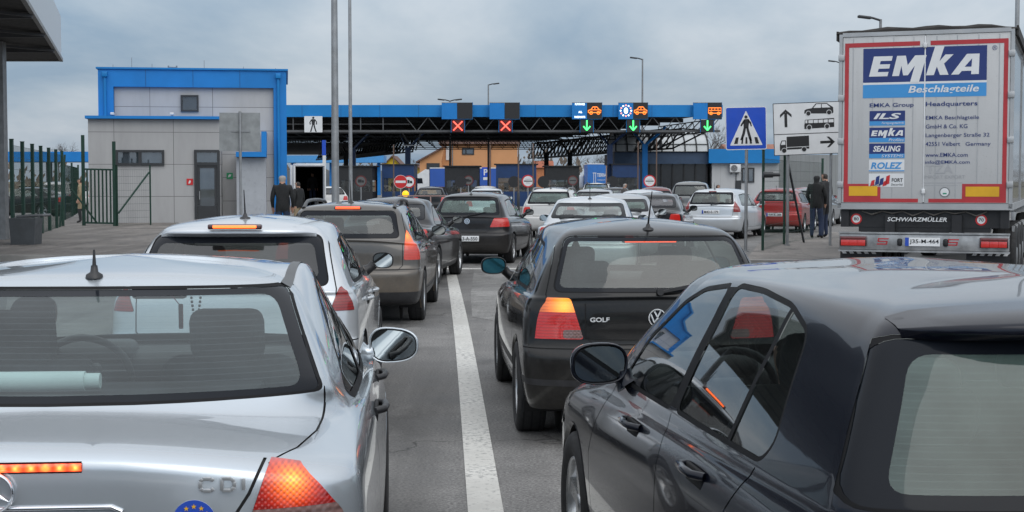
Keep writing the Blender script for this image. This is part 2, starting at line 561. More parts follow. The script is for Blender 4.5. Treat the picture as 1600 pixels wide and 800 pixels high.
def round_poly(poly, r, seg=5):
    poly = ccw(poly); n = len(poly); out = []
    rs = r if isinstance(r, (list, tuple)) else [r] * n
    for i in range(n):
        p0, p1, p2 = (Vector(poly[i - 1]), Vector(poly[i]), Vector(poly[(i + 1) % n]))
        a, b = p0 - p1, p2 - p1
        rr = min(rs[i], a.length * 0.48, b.length * 0.48)
        if rr < 1e-4: out.append(tuple(p1)); continue
        A, B = p1 + a.normalized() * rr, p1 + b.normalized() * rr
        for k in range(seg + 1):
            t = k / seg
            q = A * (1 - t) ** 2 + p1 * 2 * t * (1 - t) + B * t * t
            out.append((q.x, q.y))
    return out

def planes2(poly, ax):
    """planes of a convex outline given in two of the axes"""
    poly = ccw(poly); i, j = ax; out = []
    for k in range(len(poly)):
        p, q = poly[k], poly[(k + 1) % len(poly)]
        ex, ey = q[0] - p[0], q[1] - p[1]
        l = math.hypot(ex, ey)
        if l < 1e-6: continue
        nx, ny = ey / l, -ex / l
        pl = [0, 0, 0, nx * p[0] + ny * p[1]]
        pl[i], pl[j] = nx, ny
        out.append(tuple(pl))
    return out

class Shell:
    def __init__(s, polys):
        s.t = [('paint', p, s.ctr(p)) for p in polys]
        s.bvh = None
    @staticmethod
    def ctr(p):
        n = len(p)
        return [sum(c) / n for c in zip(*p)]
    def cut(s, planes, new, test, src=('paint',)):
        out = []; s.bvh = None
        for it in s.t:
            tg, p, c = it
            if tg not in src or not test(c): out.append(it); continue
            cur, rest, ok = p, [], True
            for pl in planes:
                cur, o = clip(cur, pl)
                if o: rest.append(o)
                if cur is None: ok = False; break
            if not ok: out.append(it); continue
            out += [(tg, r, s.ctr(r)) for r in rest]
            if new: out.append((new, cur, s.ctr(cur)))
        s.t = out
    def side(s, poly, new, src=('paint',), sgn=(1, -1), suffix=False):
        pl = planes2(poly, (1, 2))
        ys = [p[0] for p in poly]; zs = [p[1] for p in poly]
        for g in sgn:
            s.cut(pl, new + ('+' if g > 0 else '-') if suffix else new, lambda c: c[0] * g > 0.2 and c[3] * g > 0.3 and min(ys) - .3 < c[1] < max(ys) + .3 and min(zs) - .3 < c[2] < max(zs) + .3, src)
    def rear(s, poly, new, src=('paint',), ymax=1.6, extra=(), ny=-0.12):
        zs = [p[1] for p in poly]
        s.cut(planes2(poly, (0, 2)) + list(extra), new, lambda c: c[4] < ny and c[1] < ymax and min(zs) - .3 < c[2] < max(zs) + .3, src)
    def front(s, poly, new, src=('paint',), ymin=2.0, extra=()):
        zs = [p[1] for p in poly]
        s.cut(planes2(poly, (0, 2)) + list(extra), new, lambda c: c[4] > 0.12 and c[1] > ymin and min(zs) - .3 < c[2] < max(zs) + .3, src)
    def wrap(s, poly, new, ylim, src=('paint',), front=False, mirror=True, slope=0.0):
        """lamp region seen from the rear (or front) that wraps round the corner as far as ylim"""
        for g in ((1, -1) if mirror else (1,)):
            q = [(g * x, z) for x, z in poly]
            if isinstance(ylim, tuple): ylim, slope = ylim
            lim = (0, 1, slope, ylim) if not front else (0, -1, slope, -ylim)
            s.cut(planes2(q, (0, 2)) + [lim], new + ('+' if g > 0 else '-'), lambda c: c[0] * g > 0 and (c[1] > ylim - .8 if front else c[1] < ylim + .4 and c[1] < 1.2), src)
    def line(s, pts, w, ax, test, new='gap', src=('paint',)):
        for p, q in zip(pts[:-1], pts[1:]):
            d = Vector((q[0] - p[0], q[1] - p[1])); l = d.length; d /= l; n = Vector((-d.y, d.x)) * w / 2; e = d * w * 0.5
            P_, Q_ = Vector(p) - e, Vector(q) + e
            quad = [tuple(P_ - n), tuple(Q_ - n), tuple(Q_ + n), tuple(P_ + n)]
            s.cut(planes2(quad, ax), new, test, src)
    def sideline(s, pts, w=0.007, new='gap', src=('paint',)):
        for g in (1, -1):
            s.line(pts, w, (1, 2), lambda c, g=g: c[0] * g > 0.2 and c[3] * g > 0.3, new, src)
    def rearline(s, pts, w=0.008, new='gap', src=('paint',), ymax=1.2):
        for g in (1, -1):
            s.line([(g * x, z) for x, z in pts], w, (0, 2), lambda c: c[4] < -0.12 and c[1] < ymax, new, src)
    def topline(s, pts, w=0.008, new='gap', src=('paint',), both=True):
        for g in ((1, -1) if both else (1,)):
            s.line([(g * x, y) for x, y in pts], w, (0, 1), lambda c: c[5] > 0.12 and c[2] > .7, new, src)
    def tags(s):
        return sorted(set(t[0] for t in s.t))
    def mesh(s, name, parts, parent):
        """parts: [(tag, material, offset)] joined in one object"""
        vs, ns, fs, mi, idx, mats = [], [], [], [], {}, []
        pm = {t: (m, o) for t, m, o in parts}
        for tg, p, c_ in s.t:
            if tg not in pm: continue
            m, off = pm[tg]
            if m not in mats: mats.append(m)
            f = []
            for v in p:
                l = math.sqrt(v[3] ** 2 + v[4] ** 2 + v[5] ** 2) or 1
                nx, ny, nz = v[3] / l, v[4] / l, v[5] / l
                q = (v[0] + nx * off, v[1] + ny * off, v[2] + nz * off)
                k = (round(q[0], 5), round(q[1], 5), round(q[2], 5))
                if k not in idx:
                    idx[k] = len(vs); vs.append(q); ns.append((nx, ny, nz))
                if not f or (f[-1] != idx[k] and f[0] != idx[k]): f.append(idx[k])
            if len(f) > 2: fs.append(f); mi.append(mats.index(m))
        if not fs: return None
        me = bpy.data.meshes.new(name)
        me.from_pydata(vs, [], fs)
        for m in mats: me.materials.append(m)
        me.polygons.foreach_set('material_index', mi)
        me.polygons.foreach_set('use_smooth', [True] * len(fs))
        me.update()
        me.normals_split_custom_set_from_vertices(ns)
        o = bpy.data.objects.new(name, me)
        COL.objects.link(o)
        if parent: o.parent = parent
        return o
    def hit(s, x=None, z=None, y=None, sgn=1, rear=True, top=False):
        """nearest shell point along a view axis: rear (x,z), side (y,z) or top (x,y)"""
        if s.bvh is None:
            vs, fs, s.nn = [], [], []
            for tg, p, c in s.t:
                b = len(vs); vs += [v[:3] for v in p]; fs.append(tuple(range(b, b + len(p)))); s.nn.append(c[3:6])
            s.bvh = BVHTree.FromPolygons(vs, fs)
        if top: o, dr, k = (x, y, 5), (0, 0, -1), 2
        elif y is None: o, dr, k = (x, -5 if rear else 12, z), (0, 1 if rear else -1, 0), 1
        else: o, dr, k = (5 * sgn, y, z), (-sgn, 0, 0), 0
        q = s.bvh.ray_cast(Vector(o), Vector(dr))
        if q[0] is None: return None
        return q[0][k], Vector(s.nn[q[2]]).normalized()

M_RUBBER = plain('black rubber', (0.010, 0.010, 0.011), 0.6, spec=0.12)
M_GAP = plain('panel gap shade', (0.006, 0.006, 0.007), 0.8, var=0)
M_PLASTIC = plain('black trim plastic', (0.022, 0.022, 0.024), 0.45, var=0.25, scale=12)
M_TYRE = plain('tyre rubber', (0.016, 0.016, 0.017), 0.75, var=0.35, scale=14)
M_RIM = plain('wheel alloy', (0.50, 0.51, 0.52), 0.3, 0.85, var=0.2, scale=16)
M_RIMDARK = plain('brake shade', (0.02, 0.02, 0.02), 0.6)
M_CHROME = plain('chrome', (0.75, 0.76, 0.78), 0.12, 1.0, var=0.05)
M_MIRROR = plain('mirror silvering', (0.50, 0.54, 0.55), 0.02, 1.0, var=0)
M_SEAT = plain('grey seat cloth', (0.035, 0.037, 0.040), 0.85, var=0.3, scale=30)
M_DASH = plain('dashboard plastic', (0.028, 0.029, 0.031), 0.6, var=0.2)
M_LINER = plain('dark cabin lining', (0.045, 0.046, 0.048), 0.9)
M_PLATE = plain('number plate white', (0.72, 0.73, 0.74), 0.35, var=0.06)
M_PLATEINK = plain('number plate ink', (0.01, 0.01, 0.012), 0.4, var=0)
M_PLATEBLUE = plain('number plate blue', (0.02, 0.07, 0.42), 0.4, var=0)
M_RED = lamp_mat('red lens unlit', (0.28, 0.012, 0.012), grid=600)
M_REDLOW = lamp_mat('red lens tail light', (0.42, 0.014, 0.012), base=0.16, glow=(1, 0.03, 0.01), grid=600)
M_BRAKE = lamp_mat('red brake strip lit', (0.5, 0.03, 0.01), base=2.6, glow=(1.0, 0.085, 0.02), grid=240)
M_AMBER = lamp_mat('amber lens', (0.62, 0.14, 0.01), grid=600)
M_CLEAR = plain('clear lamp lens', (0.55, 0.56, 0.57), 0.15, 0.3, 1.0)
M_HEAD = plain('headlamp glass', (0.50, 0.52, 0.55), 0.08, 0.6, 1.0)

def tyre_mesh(r, w, n=40):
    mb = MB(); h = w / 2
    prof = [(-h * .78, r * .64), (-h * .96, r * .74), (-h, r * .84), (-h * .93, r * .94), (-h * .78, r * .985), (-h * .5, r), (h * .5, r), (h * .78, r * .985), (h * .93, r * .94), (h, r * .84), (h * .96, r * .74), (h * .78, r * .64)]
    mb.lathe(prof, (0, 0, 0), 'x', n)
    for a in (-.28, 0, .28):        # tread grooves stand as thin dark ribs
        mb.lathe([(a * w - .006, r + .002), (a * w + .006, r + .002)], (0, 0, 0), 'x', n, 1)
    return mb

def rim_mesh(r, w, sgn, spokes=5, n=40):
    """outer face looks towards sgn"""
    mb = MB(); h = w / 2 * sgn; ri = r * .655
    mb.lathe([(h * .80, ri), (h * .86, ri * .985), (h * .80, ri * .93), (h * .2, ri * .90), (-h * .6, ri * .9)], (0, 0, 0), 'x', n, 0)
    mb.disc((h * .1, 0, 0), (0, 1, 0), (0, 0, 1) if sgn > 0 else (0, 0, -1), ri * .9, n, 0.01, 1)
    for k in range(spokes):
        a = 2 * PI * k / spokes + .3
        d = Vector((0, math.cos(a), math.sin(a))); t = Vector((0, -math.sin(a), math.cos(a)))
        wd0, wd1 = ri * .26, ri * (.30 if spokes <= 5 else .2)
        p = [Vector((h * .62, 0, 0)) + d * ri * .1 - t * wd0 / 2, Vector((h * .62, 0, 0)) + d * ri * .1 + t * wd0 / 2,
             Vector((h * .74, 0, 0)) + d * ri * .95 + t * wd1 / 2, Vector((h * .74, 0, 0)) + d * ri * .95 - t * wd1 / 2]
        b = [q - Vector((h * .3, 0, 0)) for q in p]
        fs = [(0, 1, 2, 3), (0, 3, 7, 4), (1, 5, 6, 2), (4, 7, 6, 5)]
        if sgn < 0: fs = [tuple(reversed(f)) for f in fs]
        mb.add(p + b, fs, 0)
    mb.lathe([(h * .5, ri * .24), (h * .68, ri * .22), (h * .72, ri * .15), (h * .73, 0.001)], (0, 0, 0), 'x', 20, 0)
    return mb

WHEELS = {}
def wheel(root, x, y, r, w, sgn, spokes, rim_mat):
    e = empty('wheel', (x, y, r - 0.006), 0, root)
    key = ('t', r, w)
    if key not in WHEELS:
        t = tyre_mesh(r, w).build('tyre', [M_TYRE, M_GAP]); WHEELS[key] = t.data
    else:
        t = bpy.data.objects.new('tyre', WHEELS[key]); COL.objects.link(t)
    t.parent = e
    key = ('r', r, w, sgn, spokes, rim_mat.name)
    if key not in WHEELS:
        m = rim_mesh(r, w, sgn, spokes).build('rim', [rim_mat, M_RIMDARK]); WHEELS[key] = m.data
    else:
        m = bpy.data.objects.new('rim', WHEELS[key]); COL.objects.link(m)
    m.parent = e
    return e

def superell(a, b, n, k=28):
    out = []
    for i in range(k):
        t = 2 * PI * i / k
        c, s_ = math.cos(t), math.sin(t)
        out.append((a * math.copysign(abs(c) ** (2 / n), c), b * math.copysign(abs(s_) ** (2 / n), s_)))
    return out

def mirror_part(root, at_, sgn, mat, a=0.115, b=0.078, depth=0.10, foot=None, glass_mat=None, taper=0.0):
    """wing mirror: housing closed towards the front, glass looking back; at_ = centre of the glass"""
    mb = MB(); at_ = Vector(at_)
    prof = [(0.0, 0.94), (-0.006, 1.0), (0.02, 1.03), (0.05, 0.98), (0.08, 0.80), (0.10, 0.5), (0.105, 0.05)]
    k = 28; vs = []
    for d, s_ in prof:
        for x, z in superell(a, b, 2.7, k):
            vs.append((at_.x + x * s_, at_.y + d * depth / 0.105 + sgn * x * -0.15, at_.z + z * s_ * (1 - taper * sgn * x / a)))
    fs = [(i * k + j, (i + 1) * k + j, (i + 1) * k + (j + 1) % k, i * k + (j + 1) % k) for i in range(len(prof) - 1) for j in range(k)]
    mb.add(vs, fs, 0, True)
    if foot:
        f = Vector(foot)
        q = at_ + Vector((-sgn * a * .85, depth * .45, -b * .45))
        mb.tube([q, (q + f) / 2 + Vector((0, 0, -.008)), f], .028, 10, 0, [.040, .036, .046])
    o = mb.build('mirror', [mat, M_PLASTIC], root)
    g = MB()
    pts = [(at_.x + x * .90, at_.y + .006 + sgn * x * -0.15 - z * .10, at_.z + z * .88 * (1 - taper * sgn * x / a)) for x, z in superell(a, b, 2.7, k)]
    pts = [(p[0], p[1] - .004, p[2]) for p in pts]; g.add(pts, [tuple(range(k))], 0)
    rim = [(at_.x + x, at_.y + .016 + sgn * x * -0.15, at_.z + z * (1 - taper * sgn * x / a)) for x, z in superell(a * .97, b * .97, 2.7, k)]
    g.add(rim, [tuple(range(k))], 1)
    g.build('mirror_glass', [glass_mat or M_MIRROR, M_PLASTIC], o)
    return o

def seat(root, x, y, z, mat, s=1.0, rest=True, hz=0.0, w=0.50):
    """car seat with separate head restraint; y = hip line"""
    mb = MB()
    mb.box((x, y + .24, z + .10), (w, .52, .17), 0, None, .06, 3)
    rt = Matrix.Rotation(R(16), 3, 'X')
    mb.box((x, y - .06, z + .42), (w - .02, .15, .62), 0, rt, .065, 3)
    mb.box((x, y - .115, z + .60), (w * .72, .12, .22), 0, rt, .055, 3)
    o = mb.build('seat', mat, root)
    if rest:
        h = MB()
        h.box((x, y - .19, z + .80 + hz), (.26, .10, .19), 0, rt, .045, 3)
        for d in (-.06, .06): h.cyl((x + d, y - .165, z + .68), (x + d, y - .18, z + .76 + hz), .007, n=6)
        h.build('headrest', mat, o)
    return o

def cabin(root, d, full=True, mat=None, wheel_=True):
    """seats, dashboard, steering wheel, floor and roof lining"""
    mat = mat or M_SEAT
    L, zf = d['L'], d.get('floor', 0.33)
    fy = L - d['cowl'] - d.get('legs', 1.42)
    for x in (-.36, .36): seat(root, x, fy, zf, mat, hz=d.get('hz', 0))
    if full:
        mb = MB()
        ry = fy - .84
        rt = Matrix.Rotation(R(18), 3, 'X')
        mb.box((0, ry + .22, zf + .12), (1.28, .50, .18), 0, None, .06, 3)
        mb.box((0, ry - .08, zf + .42), (1.26, .16, .58), 0, rt, .06, 3)
        if d.get('rests', True):
            for x in (-.36, .36):
                mb.box((x, ry - .20, zf + .76), (.26, .09, .15), 0, rt, .04, 3)
        mb.build('rear_seat', mat, root)
        mb = MB()
        mb.box((0, L - d['cowl'] - .12, d['zC'] - .10), (1.38, .46, .16), 0, None, .06, 3)
        mb.box((-.36, L - d['cowl'] - .30, d['zC'] - .02), (.34, .20, .09), 0, None, .04, 3)
        mb.build('dashboard', M_DASH, root)
        if wheel_:
            mb = MB()
            c = Vector((-.36, L - d['cowl'] - .52, d['zC'] - .10)); rt = Matrix.Rotation(R(-65), 3, 'X')
            pts = [c + rt @ Vector((.185 * math.cos(t), .185 * math.sin(t), 0)) for t in [2 * PI * i / 24 for i in range(25)]]
            mb.tube(pts, .016, 8)
            mb.bar(c + rt @ Vector((-.18, 0, 0)), c + rt @ Vector((.18, 0, 0)), .03, .04)
            mb.box(c, (.13, .05, .11), 0, Matrix.Rotation(R(25), 3, 'X'), .02)
            mb.build('steering_wheel', M_DASH, root)
        mb = MB()
        zt = d['H'] - .14
        y0 = L - d['wst'] - .12
        mb.box((0, y0, zt - .04), (.22, .03, .065), 0, None, .015)
        mb.cyl((0, y0, zt - .02), (0, y0 + .07, zt + .04), .008, n=6)
        mb.build('rear_view_mirror', M_DASH, root)
    mb = MB()
    mb.box((0, L * .5, zf - .06), (d['W'] * 2 - .30, L - 1.5, .05), 0)
    mb.build('cabin_floor', M_LINER, root)

def rings(d):
    """key rings from the dimensions of a car; hatch, wagon, van and suv share one rear, a saloon has a deck"""
    L, W, H = d['L'], d['W'], d['H']
    z0 = d.get('lift', 0.0)
    zb, zbf = d['zb'], d['zbf']
    c, t, zC, zT = d['cowl'], d['wst'], d['zC'], d['zT']
    Wb, Wr = d['Wb'], d['Wr']
    yWB, zWB, yWT, zWT = d['yWB'], d['zWB'], d['yWT'], d['zWT']
    bt = d.get('bumper', 0.62) + z0
    zsr, zsf, bul = d['zsr'], d['zsf'], d.get('bul', 0.04)
    aR, nR = d.get('aR', 0.30), d.get('nR', 3.2)
    aG = d.get('aG', 0.24); nG = d.get('nG', 3)
    fl = d.get('tail', 0.07)          # how far the tail panel sits ahead of the bumper
    hood = d.get('hood', 0.80)
    k = [(.32, .20 + z0, L - .40, .20 + z0, W - .12, .20 + z0, .20 + z0, 0, .25, .35, 3, 2.6),
         (.06, .28 + z0, L - .07, .23 + z0, W - .045, .24 + z0, .23 + z0, 0, aR, .50, nR, 2.5),
         (.005, .42 + z0, L, .40 + z0, W - .008, .42 + z0, .40 + z0, 0, aR, .60, nR, 2.5),
         (.0, bt - .05, L - .01, .56 + z0, W, bt - .03, .56 + z0, 0, aR, .60, nR, 2.5),
         (.018, bt, L - .03, .62 + z0, W, bt + .01, .62 + z0, 0, aR, .60, nR, 2.5),
         (fl, bt + .035, L - .06, .66 + z0, W, bt + .05, .66 + z0, 0, aR, .62, nR, 2.5)]
    zm = (bt + .035 + (zWB if not d.get('deck') else d['deck'][1])) / 2
    if d.get('deck'):
        yD, zD = d['deck']
        k += [(fl + .005, zm, L - .10, hood - .07, W - .004, zm - .02, hood - .08, 0, aR, .62, nR, 2.5),
              (yD, zD - .035, L - .18, hood - .02, W - .012, zb - .075, hood - .035, 0, aR, .62, nR, 2.5),
              (yD + .012, zD - .006, L - .26, hood + .012, W - .020, zb - .045, hood, .01, aR, .62, nR, 2.5),
              (yD + .07, zD + .012, L - .42, hood + .045, W - .032, zb - .022, hood + .03, .012, aR + .02, .62, nR, 2.5),
              (yWB * .62, zWB - .012, L - .75, (hood + zC) / 2 + .035, W - .046, zb - .008, zbf - .03, .008, .5, .60, 3.0, 2.5),
              (yWB - .02, zWB - .003, L - c + .02, zC - .006, Wb + .012, zb + .004, zbf, 0, .55, .55, 2.8, 2.5),
              (yWB + .012, zWB + .012, L - c - .02, zC + .012, Wb, zb + .02, zbf + .015, 0, .55, .55, 2.8, 2.5)]
    else:
        k += [(fl + .012, zm, L - .10, hood - .07, W - .004, zm, hood - .08, 0, aR, .62, nR, 2.5),
              (fl + .02, zWB - .08, L - .18, hood - .02, W - .014, zb - .075, hood - .035, 0, aR, .62, nR, 2.5),
              (fl + .03, zWB - .035, L - .38, hood + .035, W - .030, zb - .035, hood + .02, .012, aR, .62, nR, 2.5),
              (yWB - .012, zWB - .01, L - .75, (hood + zC) / 2 + .03, W - .045, zb - .008, zbf - .03, .006, aR, .60, nR, 2.5),
              (yWB, zWB + .012, L - c, zC, Wb, zb + .012, zbf + .01, 0, aG + .04, .55, nG, 2.5)]
    br, bf = d.get('bowR', .02), .03
    for f, g in ((.34, .36), (.68, .70)):
        k.append((yWB + (yWT - yWB) * f - br * f, zWB + (zWT - zWB) * f + br * .8, L - c - (t - c) * g + bf, zC + (zT - zC) * g + bf * .9,
                  Wb + (Wr - Wb) * f + .014, zb + (zsr - zb) * f, zbf + (zsf - zbf) * f, bul * f, aG + (.0), .50, nG, 2.5))
    k += [(yWT, zWT, L - t, zT, Wr, zsr, zsf, bul, aG, .45, nG, 2.5),
          (yWT + d.get('roofR', .05), zWT + .026, L - t - .08, zT + .024, Wr - .055, zsr + .5 * (H - .03 - zsr), zsf + .5 * (H - .03 - zsf), bul * .5, aG, .42, nG, 2.5),
          (yWT + .22, max(zWT + .045, H - .035), L - t - .25, H - .028, Wr - .17, zsr + .86 * (H - .03 - zsr), zsf + .86 * (H - .03 - zsf), bul * .18, .25, .4, 2.8, 2.5),
          (yWT + .42, H - .012, L - t - .5, H - .010, Wr - .36, H - .022, H - .022, 0.012, .22, .3, 2.6, 2.4),
          (yWT + .58, H - .002, L - t - .7, H - .001, 0.0, H - .002, H - .001, .001, .1, .1, 2.4, 2.4)]
    return k

BASES = {
    'hatch': dict(L=4.15, W=.868, H=1.45, zb=.955, zbf=.90, cowl=1.02, wst=1.70, zC=.97, zT=1.36, Wb=.80, Wr=.575, yWB=.105, zWB=.985, yWT=.40, zWT=1.355, zsr=1.335, zsf=1.325, r=.312, ro=.80, wb=2.51, floor=.33),
    'wagon': dict(L=4.50, W=.885, H=1.47, zb=.965, zbf=.91, cowl=1.04, wst=1.74, zC=.98, zT=1.38, Wb=.81, Wr=.59, yWB=.10, zWB=1.00, yWT=.34, zWT=1.39, zsr=1.37, zsf=1.345, r=.316, ro=.93, wb=2.69, floor=.34, bul=.03),
    'saloon': dict(L=4.53, W=.864, H=1.426, zb=.955, zbf=.90, cowl=1.20, wst=1.92, zC=.965, zT=1.345, Wb=.785, Wr=.565, deck=(.08, 1.01), yWB=.60, zWB=1.045, yWT=1.18, zWT=1.335, zsr=1.30, zsf=1.30, r=.316, ro=.98, wb=2.715, floor=.30, bul=.055, aG=.34),
    'suv': dict(L=4.35, W=.90, H=1.68, zb=1.08, zbf=1.04, cowl=1.05, wst=1.62, zC=1.10, zT=1.56, Wb=.83, Wr=.63, yWB=.13, zWB=1.10, yWT=.30, zWT=1.57, zsr=1.55, zsf=1.53, r=.345, ro=.88, wb=2.67, floor=.45, lift=.14, hood=.96, bul=.03),
}

def dlo(d, back=None, quarter=False):
    """side window outlines (y, z): front door, rear door and quarter light"""
    L = d['L']; c, t = d['cowl'], d['wst']
    yA = L - c - .33; yT = L - t - .03
    e = d.get('dlo_in', .075)
    yB = d.get('yB', (L - t) - .62)
    y0, y1 = back or (d['yWT'] + .50, d['yWB'] + .60)   # top and bottom of the rear edge
    def zt(y):   # top of the glass below the roof rail
        u = (y - d['yWT']) / ((L - t) - d['yWT'])
        return d['zsr'] + (d['zsf'] - d['zsr']) * u + 4 * d.get('bul', .04) * u * (1 - u) - e
    def zl(y):
        u = (y - d['yWB']) / ((L - c) - d['yWB'])
        return d['zb'] + (d['zbf'] - d['zb']) * u + .045
    zd = d.get('rdrop', .03)
    fr = [(yA, zl(yA)), (yT - .02, zt(yT) - .05), (yT - .22, zt(yT - .22) - .004), (yB + .06, zt(yB + .06)), (yB + .03, zl(yB + .03))]
    ym = (y0 + yB) / 2
    re = [(yB - .06, zl(yB - .06)), (yB - .035, zt(yB - .035)), (ym, zt(ym)), (y0, zt(y0) - zd), (y1, zl(y1) + .02), (y1 + .06, zl(y1 + .06))]
    return fr, re, zl, zt

def make_car(name, label, cat, loc, heading, kind='hatch', col='paint', dims=None, detail=2, group='cars waiting in the queue', rear=None, tint=None,
             lit=True, third=None, antenna=None, rails=False, wiper=True, plate=None, spokes=5, rim=None, handles=None, mirrors=True, trim=None, lamps=None,
             lampmats=None, strip=False, spoiler=False, badge=None, cabin_mat=None, extra=None, glass_mat=None, film=None, third_w=.30, mirror_mat=None, mirror_glass=None, lam_y=.16,
             surround=.05, rwin=None, m_=5, cols=(13, 34, 11), fuel=False, mirror_kw=None, win_r=.05, quarter=None, wins_=None, qbar=None, rwin_in=None, seal=.022, rw_r=.06, lidline=None):
    """loc = where the middle of the rear bumper stands; heading turns the nose to the left when positive"""
    d = dict(BASES[kind]); d.update(dims or {})
    L, W = d['L'], d['W']
    c_, s_ = math.cos(heading), math.sin(heading)
    root = thing(name, label, cat, (loc[0], loc[1], loc[2] if len(loc) > 2 else 0.0), heading, group)
    pm = MATS[col]
    G = glass_mat or glass('tinted car glass')
    if detail < 2: m_, cols = 3, (8, 22, 7)
    sh = Shell(shell(rings(d), cols, m_))
    r = d['r']; yr = d['ro']; yf = yr + d['wb']
    for y in (yr, yf):
        ra = r + .045
        sh.side([(y + ra * math.cos(2 * PI * i / 28), r - .01 + ra * math.sin(2 * PI * i / 28)) for i in range(28)], None)
        sh.side([(y - ra + .002, .0), (y + ra - .002, .0), (y + ra - .002, r - .01), (y - ra + .002, r - .01)], None)
    # glazing
    fr, re, zl, zt = dlo(d, quarter)
    if wins_: fr, re = wins_
    for nm, w in (('gf', fr), ('gr', re)):
        rr = round_poly(offset_poly(w, seal), win_r + .012, 4)
        sh.side(rr, 'seal')
        sh.side(round_poly(w, win_r, 4), nm, ('seal',), suffix=True)
    if qbar: sh.side([(qbar[0][0] - .014, qbar[0][1]), (qbar[0][0] + .014, qbar[0][1]), (qbar[1][0] + .014, qbar[1][1]), (qbar[1][0] - .014, qbar[1][1])], 'seal', ('gr+', 'gr-'))
    pil = [(re[0][0] - .0, re[0][1]), (re[1][0], re[1][1]), (fr[-2][0], fr[-2][1]), (fr[-1][0], fr[-1][1])]
    sh.side(pil, 'seal')
    zc0, zc1 = d['zC'] + .03, d['zT'] - .015
    wsp = [(-W + .16, zc0), (W - .16, zc0), (d['Wr'] - .03, zc1), (-d['Wr'] + .03, zc1)]
    sh.front(round_poly(offset_poly(wsp, .03), .08), 'seal', ymin=L * .45)
    sh.front(round_poly(wsp, .06), 'ws', ('seal',), ymin=L * .45)
    zr0, zr1 = d['zWB'] + .025, d['zWT'] - .02
    rw = rwin or [(-d['Wb'] + .15, zr0), (d['Wb'] - .15, zr0), (d['Wr'] - .03, zr1), (-d['Wr'] + .03, zr1)]
    sh.rear(round_poly(offset_poly(rw, .008), rw_r + .005), 'seal', ymax=2.2)
    sh.rear(round_poly(rw, rw_r), 'band', ('seal',), ymax=2.2)
    rwi = rwin_in or offset_poly(rw, -surround)
    sh.rear(round_poly(rwi, .05), 'rg', ('band',), ymax=2.2)
    # lamps: outlines seen from behind
    lamps = lamps or [('lampA', [(W * .60, .72), (W + .1, .72), (W + .1, .93), (W * .66, .93)], .20)]
    for nm, poly, yl in lamps:
        src = ('paint',) if not nm.startswith('+') else tuple(x + g for x in [nm[1:].split(':')[1]] for g in '+-')
        nm = nm if not nm.startswith('+') else nm[1:].split(':')[0]
        sh.wrap(round_poly(poly, .02, 3), nm, yl, src)
    sh.wrap(round_poly([(W * .50, .60 + d.get('lift', 0)), (W + .1, .62 + d.get('lift', 0)), (W + .1, .76 + d.get('lift', 0)), (W * .55, .72 + d.get('lift', 0))], .03, 3), 'head', L - .55, front=True)
    sh.front(round_poly([(-W * .5, .36 + d.get('lift', 0)), (W * .5, .36 + d.get('lift', 0)), (W * .5, .62 + d.get('lift', 0)), (-W * .5, .62 + d.get('lift', 0))], .05), 'trimf', ymin=L - .5)
    # panel gaps and dark trim
    if detail >= 1:
        yB = fr[-1][0] + (-.02)
        zs0 = .30 + d.get('lift', 0)
        yA = fr[0][0]
        fd = [(yf - r - .06 if yf - r - .06 < yA + .05 else yA + .05, .62), (yf - r - .16, zs0 + .03), (yB - .03, zs0 + .02), (yB - .01, zl(yB))]
        sh.sideline([(yA + .10, zl(yA + .1) - .02), (yf - r - .10, .62), (yf - r - .13, zs0 + .05), (yB - .02, zs0 + .03), (yB - .015, zl(yB) - .02)])
        yq = re[-1][0]
        sh.sideline([(yB - .1, zs0 + .03), (yr + r + .10, zs0 + .05), (yr + r + .06, .60), (yq + .02, zl(yq) - .03)])
        if d.get('deck'):
            yD, zD = d['deck']
            lw = d.get('lidw', .60)
            ll = lidline or [(rw[1][0] - .01, d['yWB'] + .02), (lw + .06, yD + .10), (lw + .035, yD - .03)]
            sh.topline(ll, .006)
            sh.rearline([(ll[-1][0] + .003, zD - .002), (lw - .02, zD - .11), (lw - .16, .72), (0, .71)], ymax=.26)
        else:
            sh.rearline([(d['Wr'] + .005, d['zWT'] - .01), (d['Wb'] - .10, d['zWB'] + .0), (d['Wb'] - .10, d['zWB'] - .05)], ymax=1.2)
            lx = min(p[0] for p in lamps[0][1]) - .012
            zlo = d.get('gate_low', .66)
            sh.rearline([(lx, d['zWB'] - .06), (lx, zlo + .05), (lx - .05, zlo), (0, zlo)], ymax=.5)
        sh.sideline([(yr + r + .05, d.get('bumper', .62) + d.get('lift', 0)), (yr + r + .051, d.get('bumper', .62) + d.get('lift', 0) - .01)])
        sh.rearline([(0, d.get('bumper', .62) + d.get('lift', 0) + .022), (W + .02, d.get('bumper', .62) + d.get('lift', 0) + .025)], ymax=.45)
    if strip:
        z1, z2 = strip
        sh.cut([(0, 0, -1, -z1), (0, 0, 1, z2), (0, 1, 0, yr - r - .05)], 'trim', lambda c: c[1] < 1.0 and z1 - .2 < c[2] < z2 + .2)
        sh.sideline([(yr + r + .06, z1 + .03), (yf - r - .06, z1 + .03)], .06, 'trim')
    if trim:
        sh.cut([(0, 0, 1, trim)], 'trim', lambda c: c[2] < trim + .3)
    # parts
    body = sh.mesh('body', [('paint', pm, 0), ('gap', M_GAP, -.004), ('seal', M_RUBBER, -.001), ('trim', M_PLASTIC, .001), ('trimf', M_PLASTIC, -.004), ('band', M_BAND, -.0025)], root)
    wl_ = MB()
